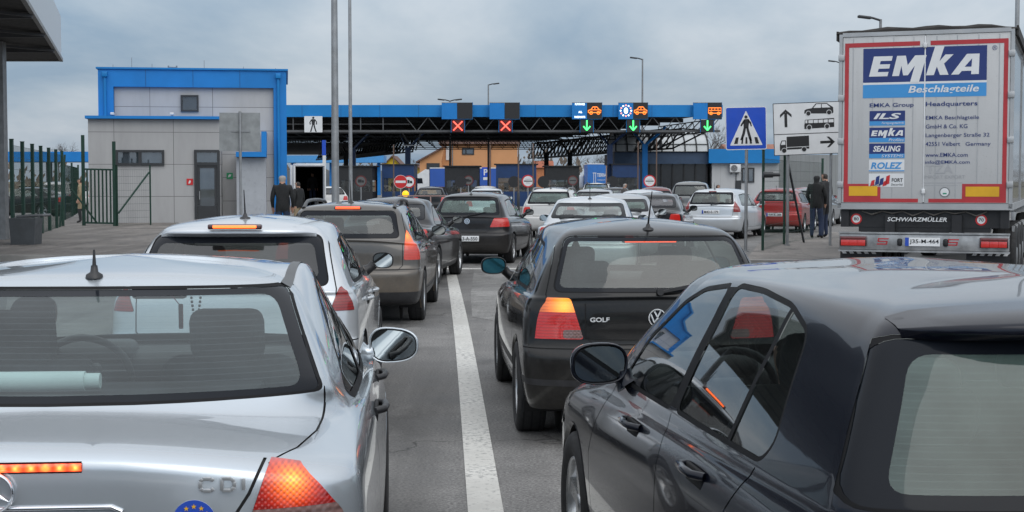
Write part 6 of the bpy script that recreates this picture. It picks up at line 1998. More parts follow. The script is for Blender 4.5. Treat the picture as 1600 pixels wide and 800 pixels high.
for y in (.9, 4.3):
    for s in (-1, 1): e = MB(); e.cyl((s * (w / 2 - .22), y, .34), (s * (w / 2 - .02), y, .34), .34, n=22); e.build('wheel', M_TYRE, g)
mb = MB(); mb.box((0, 5.6, .95), (w - .1, 1.0, .8), 0, None, .15); mb.build('bonnet', WHITE, g)

# ------------------------------------------------------------------ bare winter trees and the brown wood far off
BARK = plain('bare bark', (0.075, 0.060, 0.050), 0.9, var=.25)
def bare_tree(label, X, Y, h, seed, spread=.55, name='tree', cat='tree', levels=5, dens=3):
    rnd = random.Random(seed)
    g = thing(name, label, cat, (X, Y, 0), 0, 'bare winter trees')
    tk, cr = MB(), MB()
    tk.tube([(0, 0, 0), (.05 * h * rnd.uniform(-.4, .4), 0, h * .18), (.05 * h * rnd.uniform(-.5, .5), .05, h * .34)], .02 * h, 7, 0, [.024 * h, .018 * h, .014 * h])
    def grow(p, d, L, r, lv):
        q = p + d * L * .5 + Vector((rnd.uniform(-1, 1), rnd.uniform(-1, 1), rnd.uniform(-.3, .6))) * L * .08
        e = p + d * L
        cr.tube([p, q, e], r, 4 if lv > 1 else 5, 0, [r, r * .8, r * .55])
        if lv >= levels: return
        for k in range(dens if lv else 5):
            ax = Vector((rnd.gauss(0, 1), rnd.gauss(0, 1), rnd.gauss(.25, .6))).normalized()
            nd = (d * (1 - spread * .6) + ax * spread).normalized()
            st = p.lerp(e, rnd.uniform(.55, 1.0)) if k else e
            grow(st, nd, L * rnd.uniform(.6, .82), r * .58, lv + 1)
    p = Vector(tk.v[-3]); p = Vector((p.x, p.y, h * .33))
    grow(p, Vector((rnd.uniform(-.1, .1), 0, 1)), h * .22, .012 * h, 0)
    tk.build('trunk', BARK, g); cr.build('crown', BARK, g)
    return g
bare_tree('round bare tree beyond the fence left of the office', at(88, 0, 150).x, 150, at(0, 212, 150).z, 3, .6)
bare_tree('slim bare tree behind the canopy end beside the blue crossing sign', at(1112, 0, 128).x, 128, at(0, 178, 128).z, 8, .5)
bare_tree('spreading bare tree between the crossing sign and the canopy', at(1131, 0, 132).x, 132, at(0, 196, 132).z, 12, .6)
for i, (px, Y, py) in enumerate(((652, 240, 236), (828, 235, 236), (862, 240, 232), (882, 236, 236), (905, 244, 230), (930, 238, 234), (946, 240, 230))):
    bare_tree(['bare tree against the sky left of the orange house gable', 'bare tree just right of the orange house', 'pale bare tree over the black booth', 'tangled bare tree behind the second dark column', 'tall bare tree left of the blue lorry body', 'bare tree directly above the blue lorry body', 'bare tree between blue lorry body and hall'][i], at(px, 0, Y).x, Y, at(0, py, Y).z, 20 + i, .6, levels=4)
m, nt, out = nmat('winter wood')
b = bsdf(nt, out, (0.13, 0.105, 0.085), 1.0, spec=0.0)
nt.links.new(ramp(nt, noise(nt, coords(nt), 0.35, 8, .7), [(0.3, (0.06, 0.05, 0.042)), (0.55, (0.13, 0.108, 0.09)), (0.75, (0.20, 0.17, 0.14))]), b.inputs['Base Color'])
WOOD = m
rnd = random.Random(5)
mb = MB()
for i in range(2600):
    X = rnd.uniform(-150, 190); Y = 300 + rnd.uniform(0, 50)
    hgt = 6.0 + 2.2 * math.sin(X * .07) + 1.5 * math.sin(X * .21 + 1) + rnd.uniform(-.8, 1.5)
    z = rnd.uniform(0, hgt); a_ = rnd.uniform(0, PI); s = rnd.uniform(.5, 1.5)
    d = Vector((math.cos(a_) * .35, math.sin(a_) * .35, rnd.uniform(.4, 1))) * s
    t = Vector((-math.sin(a_), math.cos(a_), rnd.uniform(-.3, .3))) * s * .42
    c = Vector((X, Y, z))
    mb.add([c - d, c + t, c + d, c - t], [(0, 1, 2, 3)])
tag(mb.build('wood', WOOD), kind='stuff')
sheet('hill', [(-900, 420), (900, 420), (900, 900), (-900, 900)], 0.3, M_FIELD)
# ------------------------------------------------------------------ cars of the queue
paint('silver blue paint', (0.50, 0.545, 0.585), .62, .26, .20)
paint('white silver paint', (0.60, 0.63, 0.66), .50, .28, .22)
paint('deep blue black paint', (0.0050, 0.0065, 0.013), .25, .25, .04)
paint('black paint', (0.0075, 0.008, 0.009), .25, .28, .22)
paint('grey brown paint', (0.085, 0.080, 0.074), .45, .30, .9, (0.17, 0.135, 0.10))
paint('dark grey paint', (0.020, 0.020, 0.022), .45, .30, .28)
paint('pale silver paint', (0.42, 0.44, 0.46), .6, .30, .45)
paint('mid silver paint', (0.30, 0.32, 0.34), .6, .30, .4)
paint('black gloss paint', (0.010, 0.011, 0.013), .2, .28, .25)
paint('red paint', (0.36, 0.018, 0.018), .25, .30, .30)
paint('maroon paint', (0.12, 0.012, 0.014), .3, .30, .30)
paint('dull white paint', (0.58, 0.58, 0.57), 0, .35, .45)
paint('grey green paint', (0.14, 0.145, 0.145), .45, .32, .4)
G_CLEAR = glass('pale car glass', (0.56, 0.63, 0.60), 0.07, (0.34, 0.38, 0.37))
G_DARK = glass('dark privacy glass', (0.16, 0.18, 0.18), 0.05, (0.20, 0.21, 0.21), 1.0)
G_MERC = glass('dusty blue rear glass', (0.74, 0.84, 0.84), 0.08, (0.26, 0.34, 0.37), 0.75, True)
G_MURK = glass('murky grey green rear glass', (0.52, 0.60, 0.56), 0.10, (0.25, 0.30, 0.285), 0.9)
G_NEAR = glass('clean side glass', (0.52, 0.58, 0.57), 0.03, (0.25, 0.28, 0.28), 1.25)
G_MILK = glass('hazy rear glass', (0.46, 0.60, 0.55), 0.20, (0.26, 0.37, 0.335), 0.55, True)

LAMP_MERC = lamp_mat('lit wedge lamp', (0.34, 0.012, 0.010), [(.705, .14, .965)], (1.0, 0.025, 0.005), 2.6, .10, 420, .07, (1.0, .36, .02))
LAMP_MERC_L = lamp_mat('lit wedge lamp other side', (0.34, 0.012, 0.010), [(-.705, .14, .965)], (1.0, 0.045, 0.008), 3.4, .13, 420, .10, (1.0, .42, .03))
LAMP_CLEARRED = lamp_mat('smoky reverse lens', (0.22, 0.13, 0.12), grid=260)

def merc_extra(root, sh, d):
    y0 = 0
    q = sh.hit(x=0, z=.955)
    yb = (q[0] if q else .1) - .006
    mb = MB(); c = Vector((0, yb - .008, .955)); r = .046
    mb.lathe([(-.008, r), (-.004, r + .004), (.004, r + .004), (.008, r), (.004, r - .004), (-.004, r - .004), (-.008, r)], c, 'y', 36)
    for k in range(3):
        a = PI / 2 + 2 * PI * k / 3
        dd = Vector((math.cos(a), 0, math.sin(a))); t = Vector((-math.sin(a), 0, math.cos(a)))
        tip, l, rr = c + dd * r, c - dd * .008 + t * .0085, c - dd * .008 - t * .0085
        top = c - YA * .007
        mb.add([tip, l, rr, top], [(0, 1, 3), (0, 3, 2)], 0)
    mb.build('star_emblem', M_CHROME, root)
    q = sh.hit(x=.53, z=.96); yb = (q[0] if q else .1) - .005
    mb = MB()
    def stroke(pts, w=.0065): 
        for a, b in zip(pts[:-1], pts[1:]): mb.bar(a, b, w * 1.35, .006, 0, (0, 1, 0), .001)
    def LT(x, pts): stroke([Vector((x + px, yb - .004, .948 + pz)) for px, pz in pts])
    LT(.485, [(.032, .024), (.026, .029), (.006, .029), (0, .023), (0, .006), (.006, 0), (.026, 0), (.032, .005)])
    LT(.537, [(0, 0), (0, .029), (.022, .029), (.030, .021), (.030, .008), (.022, 0), (0, 0)])
    LT(.589, [(0, 0), (0, .029)])
    mb.build('model_lettering', plain('satin badge silver', (0.40, 0.41, 0.42), .3, .5, var=0), root)
    q = sh.hit(x=.47, z=.875); yb = (q[0] if q else .1) - .003
    mb = MB(); mb.disc((.47, yb - .002, .875), XA, ZA, .052, 32, .002, 0, 2)
    for k in range(12):
        a = 2 * PI * k / 12; O = Vector((.47 + .036 * math.cos(a), yb - .004, 0.875 + .036 * math.sin(a)))
        mb.prism([(.007 * (1 if i % 2 == 0 else .4) * math.sin(i * PI / 5), .007 * (1 if i % 2 == 0 else .4) * math.cos(i * PI / 5)) for i in range(10)], O, XA, ZA, 0, 1)
    mb.build('star_sticker', [M_PLATEBLUE, TYEL, SIGNWHITE], root)
    # high brake strip under the lid edge
    mb = MB(); n = 24
    for half in (0,):
        pts = []
        for i in range(n + 1):
            x = -.205 + .41 * i / n; q = sh.hit(x=x, z=1.012); pts.append((x, (q[0] if q else .08)))
        vs = []
        for x, y in pts: vs += [(x, y - .006, 1.0025), (x, y - .009, 1.007), (x, y - .009, 1.017), (x, y - .006, 1.0215)]
        mb.add(vs, [(4 * i + k, 4 * (i + 1) + k, 4 * (i + 1) + k + 1, 4 * i + k + 1) for i in range(n) for k in range(3)], 0, True)
        out_ = [(x, y - .003, .998) for x, y in pts] + [(x, y - .003, 1.026) for x, y in reversed(pts)]
        mb.add(out_, [tuple(range(len(out_)))], 1)
    mb.build('brake_light', [STRIP_LED, M_DARKRED], root)
    # grip recess line and number plate bay
    mb = MB()
    z = .915
    pts = []
    for i in range(25):
        x = -.30 + .60 * i / 24; q = sh.hit(x=x, z=z); pts.append((x, (q[0] if q else .1) - .004, z - (.012 if i in (0, 24) else 0)))
    mb.tube(pts, .006, 6); mb.build('lid_trim', M_CHROME, root)
    mb = MB(); q = sh.hit(x=0, z=.80); y = (q[0] if q else .1) - .016
    mb.box((0, y + .006, .80), (.52, .012, .112), 0); mb.text('DA 123-B', (.02, y - .002, .765), XA, ZA, .07, 1, .40, 'c', .012); mb.build('number_plate', [M_PLATE, M_PLATEINK], root)
    # parcel shelf with a rolled sun blind, and small things hung from the mirror
    mb = MB(); mb.box((0, 1.06, 1.045), (1.06, .40, .03), 0); mb.build('parcel_shelf', M_DASH, root)
    mb = MB(); mb.cyl((-.62, 1.0, 1.098), (.02, 1.0, 1.098), .030, n=16); mb.cyl((.02, 1.0, 1.098), (.065, 1.0, 1.098), .024, n=12); mb.build('rolled_blind', plain('pale blind cloth', (0.55, 0.62, 0.60), 0.7), root)
    ym = d['L'] - d['wst'] - .16
    mb = MB(); mb.box((.09, ym, 1.16), (.018, .012, .10), 0, None, .004); mb.tube([(.05, ym, 1.25), (.09, ym, 1.20)], .002, 4); mb.build('hanging_charm', plain('red charm', (0.25, 0.02, 0.03), 0.6), root)
    mb = MB()
    for x in (.13, .17):
        for k in range(12): mb.lathe([(-.006, .001), (-.004, .005), (.004, .005), (.006, .001)], (x - .002 * k * (1 if x > .15 else -1), ym, 1.25 - .016 * k), 'z', 6)
    mb.build('hanging_beads', M_DASH, root)
    # black roof moulding that meets the rear glass corners
    for g in (1, -1):
        mb = MB(); vs = []
        n = 14
        for i in range(n + 1):
            y = d['yWT'] + .15 + 1.1 * i / n; x = g * (d['Wr'] - .035)
            row = []
            for dx_ in (-.016, .016):
                q = sh.hit(x=x + dx_, y=y, top=True); row.append((x + dx_, y, (q[0] if q else 1.3) + .004))
            vs += row
        mb.add(vs, [(2 * i, 2 * i + 1, 2 * i + 3, 2 * i + 2) if g > 0 else (2 * i + 1, 2 * i, 2 * i + 2, 2 * i + 3) for i in range(n)], 0, True)
        mb.build('roof_moulding', plain('grey roof moulding', (0.10, 0.105, 0.11), 0.5), root)
STRIP_LED = lamp_mat('row of red diodes', (0.5, 0.03, 0.01), base=1.2, bulbs=[(-.19 + .0345 * i, .075, 1.012) for i in range(12)], glow=(1.0, .07, .02), strength=4, radius=.020, grid=300, core=(1.0, .28, .05))

merc = make_car('saloon_car', 'silver saloon with CDI lettering, nearest car at the left', 'car', (-1.235, 3.42), R(4.2), 'saloon', 'silver blue paint',
    dims=dict(W=.905, H=1.440, floor=.36, hz=.0, rests=False, zb=.99, zbf=.925, Wb=.83, Wr=.63, lidw=.62, deck=(.08, 1.045), yWB=.60, zWB=1.075, yWT=1.20, zWT=1.372, zsr=1.35, zsf=1.345, aG=.26, nG=4, zC=.98, zT=1.375, bumper=.66, dlo_in=.045, hmat=M_PLASTIC, abase=.026), handles=[(1.62, .905), (2.62, .885)], wiper=False, antenna=(1.25, .085, .0), film=G_MERC, glass_mat=G_NEAR,
    lamps=[('lampA', [(.55, .72), (.845, .72), (.825, .87), (.768, .945), (.715, .995), (.655, 1.03)], (1.395, 1.19)), ('+lampB:lampA', [(.40, .60), (1.1, .60), (1.1, .895), (.40, .895)], .40)],
    lampmats={'lampA+': LAMP_MERC, 'lampA-': LAMP_MERC_L, 'lampB': LAMP_CLEARRED}, extra=merc_extra, rwin=[(-.735, 1.088), (.735, 1.088), (.60, 1.362), (-.60, 1.362)], rwin_in=[(-.69, 1.105), (.69, 1.105), (.57, 1.345), (-.57, 1.345)], rw_r=.025,
    lidline=[(.745, .88), (.735, .62), (.70, .36), (.645, .165)], mirror_kw=dict(a=.105, b=.074, taper=.12, dz=-.055, dx=-.015))

BADGE = M_CHROME
def vw(mb, c, r, X_, Z_, N):
    n = 28; vs = []
    for rr in (r, r * .87):
        for i in range(n): a = 2 * PI * i / n; vs.append(c + X_ * rr * math.cos(a) + Z_ * rr * math.sin(a) + N * .006)
    mb.add(vs, [(i, (i + 1) % n, n + (i + 1) % n, n + i) for i in range(n)], 0)
    mb.add([c + X_ * r * .87 * math.cos(2 * PI * i / n) + Z_ * r * .87 * math.sin(2 * PI * i / n) + N * .003 for i in range(n)], [tuple(range(n))], 1)
    def st(pts):
        for a, b in zip(pts[:-1], pts[1:]):
            A = c + X_ * a[0] * r + Z_ * a[1] * r + N * .006; B = c + X_ * b[0] * r + Z_ * b[1] * r + N * .006
            mb.bar(A, B, r * .16, .004, 0, N)
    st([(-.34, .72), (0, .10), (.34, .72)]); st([(-.72, .38), (-.34, -.55), (0, .02), (.34, -.55), (.72, .38)])
def badge_on(root, sh, x, z, r, name='round_badge'):
    q = sh.hit(x=x, z=z)
    if not q: return
    N = q[1]; N = N if N.y < 0 else -N
    Z_ = (ZA - N * N.z).normalized(); X_ = Z_.cross(N) * -1
    X_ = XA
    mb = MB(); vw(mb, Vector((x, q[0], z)) + N * .004, r, X_, Z_, N); mb.build(name, [BADGE, M_BAND], root)
def golf4_extra(root, sh, d):
    badge_on(root, sh, .0, .83, .058)
    q = sh.hit(x=-.38, z=.82)
    mb = MB(); mb.text('GOLF', (-.43, q[0] - .004, .805), XA, ZA, .030, 0, .125, 'l', .03); mb.build('model_lettering', plain('silver lettering', (0.62, 0.63, 0.64), .35, .2, var=0), root)
    mb = MB(); mb.box((0, -.006, .54), (.52, .012, .112), 0); mb.text('K61-A-207', (.02, -.014, .505), XA, ZA, .07, 1, .40, 'c', .012); mb.build('number_plate', [M_PLATE, M_PLATEINK], root)
    mb = MB()
    mb.prism([(-.05, 0), (.05, 0), (.03, .06), (.045, .06), (.015, .13), (.025, .13), (0, .2), (-.025, .13), (-.015, .13), (-.045, .06), (-.03, .06)], (-.28, d['L'] - d['wst'] - .1, 1.10), XA, ZA, .01, 0)
    mb.build('hanging_charm', M_DASH, root)
LAMP_G4 = lamp_mat('red lamp lower half', (0.42, 0.008, 0.008), grid=700, base=.12, glow=(1, .012, .006))
LAMP_G4A = lamp_mat('amber lamp lit', (0.55, 0.10, 0.01), [(-.60, .08, .915)], (1.0, 0.16, 0.01), 3.0, .17, 700, .18, (1.0, .50, .04))
golf4 = make_car('hatchback', 'black hatchback with GOLF lettering and amber topped tail light', 'car', (.93, 9.27), R(3.6), 'hatch', 'black paint',
    dims=dict(L=4.15, W=.868, H=1.44, zWB=.975, yWB=.10, yWT=.36, zWT=1.34, zsr=1.325, zsf=1.32, Wr=.60, Wb=.80, ro=.80, tail=.06, bumper=.61, hmat=None), handles=None, film=G_MURK, glass_mat=G_CLEAR,
    third=('in', 1.312), third_w=.34, antenna=(.47, .25, .16), m_=5,
    lamps=[('lampA', [(.47, .695), (1.0, .695), (1.0, .955), (.55, .955)], .17), ('+lampB:lampA', [(.40, .865), (1.0, .865), (1.0, .97), (.40, .97)], .17), ('+lampC:lampA', [(.475, .70), (.60, .70), (.60, .755), (.475, .755)], .17)],
    lampmats={'lampA': LAMP_G4, 'lampB': LAMP_G4A, 'lampC': LAMP_CLEARRED}, mirror_kw=dict(a=.10, b=.068), mirror_glass=plain('blue tinted mirror', (0.10, 0.38, 0.48), 0.05, .9, var=0),
    extra=golf4_extra, rwin=[(-.655, .995), (.655, .995), (.555, 1.335), (-.555, 1.335)], surround=.025, strip=(.40, .44), spokes=9)

def golf5_extra(root, sh, d):
    for g in (1, -1):
        mb = MB(); pts = []
    mb = MB(); mb.box((0, d['yWB'] + .38, .96), (1.20, .5, .03), 0); mb.build('parcel_shelf', M_DASH, root)
    badge_on(root, sh, 0, .86, .055)
hero = make_car('hatchback', 'glossy blue-black hatchback filling the right foreground, roof mirroring the sky', 'car', (1.525, 3.06), R(7.0), 'hatch', 'deep blue black paint',
    dims=dict(L=4.20, W=.88, H=1.452, nG=3.6, zb=.965, zbf=.915, zWB=1.0, yWB=.085, yWT=.30, zWT=1.385, zsr=1.365, zsf=1.36, bul=.035, Wr=.645, Wb=.83, ro=.75, wb=2.578, r=.318, cowl=.98, wst=1.72, zC=.985, zT=1.385, aG=.18, spo_in=.01),
    handles=[(1.22, .865), (2.10, .855)], film=G_MILK, glass_mat=G_NEAR, third=None, spoiler=.9, m_=6, cols=(15, 40, 13), extra=golf5_extra,
    lamps=[('lampA', [(.48, .70), (1.0, .70), (1.0, .90), (.50, .90)], .20)], lampmats={'lampA': M_RED}, antenna=(.62, .12, .05), mirror_kw=dict(a=.105, b=.074, depth=.12), seal=.014,
    wins_=([(2.52, .965), (2.38, 1.13), (2.12, 1.275), (1.90, 1.338), (1.60, 1.372), (1.71, .985)], [(1.62, .990), (1.52, 1.377), (1.25, 1.380), (.96, 1.362), (.77, 1.312), (.69, 1.05), (.74, 1.0)]), qbar=((1.04, .95), (.93, 1.42)), win_r=.04,
    rwin=[(-.80, 1.0), (.80, 1.0), (.655, 1.345), (-.655, 1.345)], rwin_in=[(-.71, 1.03), (.71, 1.03), (.60, 1.315), (-.60, 1.315)])

def hatch_extra(root, sh, d):
    badge_on(root, sh, 0, .88, .055)
white_h = make_car('hatchback', 'white silver hatchback with lit brake lamp in its roof spoiler, ahead of the CDI saloon', 'car', (-1.84, 9.55), R(2.6), 'hatch', 'white silver paint',
    dims=dict(L=4.06, H=1.455, W=.845, Wr=.585, Wb=.78, zb=.97, zbf=.93, yWT=.42), handles=[(1.28, .83), (2.22, .82)], spoiler=.9, antenna=(.80, .20, .05), film=G_DARK, glass_mat=G_DARK, third=None,
    lamps=[('lampA', [(.64, .84), (1.0, .84), (1.0, 1.02), (.70, 1.0)], .24)], lampmats={'lampA': M_RED}, extra=None, mirror_mat=M_PLASTIC, mirror_kw=dict(a=.085, b=.066))
mb = MB(); mb.box((0, .30, 1.395), (.36, .05, .035), 1, None, .01); mb.box((0, .272, 1.396), (.29, .016, .020), 0, None, .005); mb.build('brake_light', [lamp_mat('orange red brake strip', (.5, .05, .01), base=3.0, glow=(1.0, .16, .03), grid=240), M_DARKRED], white_h[0])

LAMP_MEG = lamp_mat('tall red lamp lit', (0.32, 0.012, 0.012), [(.70, .25, 1.05)], (1.0, 0.08, 0.015), 2.6, .20, 700, .22, (1.0, .25, .03))
LAMP_MEGL = lamp_mat('tall red lamp lit left', (0.32, 0.012, 0.012), [(-.70, .25, 1.05)], (1.0, 0.08, 0.015), 2.6, .20, 700, .22, (1.0, .25, .03))
meg = make_car('estate_car', 'muddy grey estate with roof rails and tall red tail light', 'car', (-1.95, 17.15), R(-.3), 'wagon', 'grey brown paint',
    dims=dict(zWB=1.02, Wr=.60, H=1.455, bumper=.62, ro=.90, lift=.02), handles=[(1.55, .88), (2.6, .87)], rails=plain('black rail gloss', (0.03, 0.03, 0.032), .3), antenna=(.66, .28, .10), film=glass('estate rear glass', (0.34, 0.40, 0.385), 0.13, (0.22, 0.25, 0.245), .8), third=('out', 1.385), third_w=.29, wiper=False,
    lamps=[('lampA', [(.675, .775), (1.0, .775), (1.0, .96), (.725, 1.28), (.70, 1.28)], .30)], lampmats={'lampA+': LAMP_MEG, 'lampA-': LAMP_MEGL}, rwin=[(-.62, 1.035), (.62, 1.035), (.555, 1.345), (-.555, 1.345)], trim=.40, spokes=6, mirror_mat=M_PLASTIC)

def cars_rest():
    q = 'cars waiting in the queue'
    make_car('saloon_car', 'dark grey saloon with pale roof ahead of the roof railed estate', 'car', (-2.14, 23.3), R(-5.5), 'saloon', 'dark grey paint', dims=dict(L=4.5, H=1.44, ro=.95, wb=2.70), detail=1, wiper=False, handles=[(1.62, .88), (2.62, .86)], glass_mat=G_CLEAR, trim=.30, strip=False)
    g5 = make_car('hatchback', 'dark grey hatchback with half seen plate ending in 550', 'car', (-.93, 30.0), R(-8.5), 'hatch', 'dark grey paint', dims=dict(L=4.2, W=.88, H=1.475, Wr=.60, zWT=1.37, zsr=1.35, zsf=1.34, ro=.78, wb=2.578), detail=1, film=G_MILK, glass_mat=G_CLEAR, antenna=(.55, .2, .08),
        lamps=[('lampA', [(.47, .76), (1.0, .78), (1.0, .95), (.55, .95)], .28)], lampmats={'lampA': M_REDLOW}, plate=('K23-A-550', 0, .53, 0), spoiler=.3, extra=hatch_extra, spokes=7)
    make_car('estate_car', 'white boxy estate with roof bars and hanging tag in its rear window', 'car', (1.08, 44.0), R(-9), 'wagon', 'dull white paint', dims=dict(L=4.4, H=1.50, zWT=1.40, zsr=1.38, zsf=1.37, W=.86), detail=1, rails=GREYMETAL, film=G_MILK, glass_mat=G_CLEAR, antenna=(.6, .1, .05))
    make_car('saloon_car', 'silver white saloon with thin whip aerial just ahead of the black hatchback', 'car', (1.22, 24.4), R(-6), 'saloon', 'white silver paint', dims=dict(L=4.4, H=1.435, ro=.95, wb=2.6, Wr=.60, Wb=.80, W=.86), detail=1, wiper=False, film=glass('pale rear glass', (0.55, .62, .60), .22, (0.46, .50, .50), 1.0), glass_mat=G_CLEAR, antenna=(1.35, .33, .0), mirror_mat=M_CHROME)
    make_car('saloon_car', 'plain silver saloon partly hidden behind the white saloon with aerial', 'car', (2.15, 30.1), R(-6), 'saloon', 'pale silver paint', dims=dict(L=4.4, H=1.44, ro=.95, wb=2.6, Wr=.59), detail=1, wiper=False, film=G_MILK, glass_mat=G_CLEAR)
    make_car('saloon_car', 'black saloon with lit right tail light beside the silver estate', 'car', (3.15, 34.6), R(-11), 'saloon', 'black gloss paint', dims=dict(L=4.6, H=1.425, ro=.95, wb=2.8, Wr=.585), detail=1, wiper=False, film=glass('violet tinted rear glass', (0.42, .42, .46), .12, (0.33, .32, .36), 1.0), glass_mat=G_DARK, lampmats={'lampA': lamp_mat('red lamp half lit', (0.40, .012, .012), base=.22, glow=(1, .04, .02), grid=200)})
    make_car('estate_car', 'silver estate with red tail light at the pavement edge', 'car', (5.78, 43.0), R(-21), 'wagon', 'white silver paint', dims=dict(L=4.52, W=.88, H=1.49, Wr=.61, ro=.90, wb=2.70), detail=1, film=G_MURK, glass_mat=G_CLEAR, antenna=(.6, .2, .05), third=('out', 1.395), lit=False, third_w=.2,
        lamps=[('lampA', [(.66, .80), (1.0, .80), (1.0, 1.14), (.665, 1.14)], .27)], lampmats={'lampA': M_RED}, plate=('M42-E-179', 0, .80, 0))
    make_car('hatchback', 'bright red hatchback right of the silver estate', 'car', (8.62, 48.4), R(-19), 'hatch', 'red paint', dims=dict(L=4.4, W=.90, H=1.48, Wr=.60, zWB=1.02, zb=.99, ro=.85, wb=2.68), detail=1, film=G_CLEAR, glass_mat=G_DARK, spoiler=.5, lamps=[('lampA', [(.50, .84), (1.0, .84), (1.0, .98), (.52, .98)], .30)], lampmats={'lampA': M_RED}, plate=('T09-K-388', 0, .60, 0), antenna=(.5, .15, .1), wiper=False)
    make_car('hatchback', 'pale silver car half hidden behind the bright red hatchback', 'car', (11.15, 55.5), R(-19), 'hatch', 'mid silver paint', dims=dict(L=4.2, ro=.8), detail=0, film=G_CLEAR, lamps=[('lampA', [(.55, .74), (1.0, .74), (1.0, .92), (.60, .92)], .24)], lampmats={'lampA': M_RED})
    make_car('hatchback', 'red roofed car far behind the bright red hatchback', 'car', (12.4, 62.5), R(-20), 'hatch', 'red paint', detail=0, film=G_CLEAR)
    make_car('people_carrier', 'tall grey people carrier above the silver estate roof', 'car', (6.95, 57.5), R(-9), 'suv', 'grey green paint', dims=dict(L=4.6, H=1.70), detail=0, film=G_MURK)
    make_car('hatchback', 'white hatchback with glowing red brake strip and dark rear window', 'car', (3.62, 41.4), R(-8), 'hatch', 'white silver paint', dims=dict(L=4.2, H=1.47), detail=0, film=G_DARK, glass_mat=G_DARK, third=('out', 1.375), third_w=.42, spoiler=.4)
    make_car('hatchback', 'maroon car behind the white hatchback with brake strip', 'car', (5.3, 54.5), R(-6), 'hatch', 'maroon paint', dims=dict(H=1.50), detail=0, film=G_DARK)
    make_car('off_road_car', 'small white car with pale rear window nearest the booths', 'car', (4.55, 80.0), R(-8), 'suv', 'dull white paint', dims=dict(L=4.2, H=1.58), detail=0, film=G_MILK, rails=True)
    make_car('hatchback', 'silver hatchback roof between the white estate and the white saloon', 'car', (2.75, 50.5), R(-8), 'hatch', 'pale silver paint', detail=0, film=G_DARK)
    make_car('saloon_car', 'low black car behind the boxy white estate', 'car', (2.0, 70.0), R(-4), 'saloon', 'black gloss paint', detail=0, wiper=False)
    make_car('saloon_car', 'black saloon with pale windscreen right of the small white car', 'car', (4.75, 68.0), R(-5), 'saloon', 'black gloss paint', detail=0, wiper=False)
    make_car('hatchback', 'black hatchback waiting behind the guard rail', 'car', (-3.95, 70.5), R(-2), 'hatch', 'black gloss paint', detail=0)
    make_car('hatchback', 'pale car roof showing just over the grey hatchback', 'car', (-1.0, 57.0), R(0), 'hatch', 'white silver paint', detail=0)
    make_car('hatchback', 'dark car with white roof close to the wide navy booth', 'car', (-1.5, 82.0), R(0), 'hatch', 'dull white paint', detail=0, film=G_DARK)
    make_car('hatchback', 'white parked car behind the thick lamp pole', 'car', (-9.2, 76.0), R(20), 'hatch', 'dull white paint', detail=0, film=G_DARK)
    make_car('saloon_car', 'dark parked car beyond the left fence', 'car', (-21.0, 70.0), R(80), 'saloon', 'black gloss paint', detail=0, wiper=False)
    make_car('people_carrier', 'pale parked van beyond the gate at far left', 'car', (-24.5, 84.0), R(60), 'suv', 'dull white paint', detail=0)
cars_rest()

# the queue goes on behind the photographer; these two unseen cars are added to darken reflections in mirrors and paint
make_car('people_carrier', 'unseen dark grey people carrier added behind the CDI saloon for its reflection', 'car', (-.82, -2.2), R(5), 'suv', 'dark grey paint', detail=0)
make_car('hatchback', 'unseen black hatchback added behind the blue-black hatchback for its reflection', 'car', (2.15, -2.6), R(6), 'hatch', 'black gloss paint', detail=0)

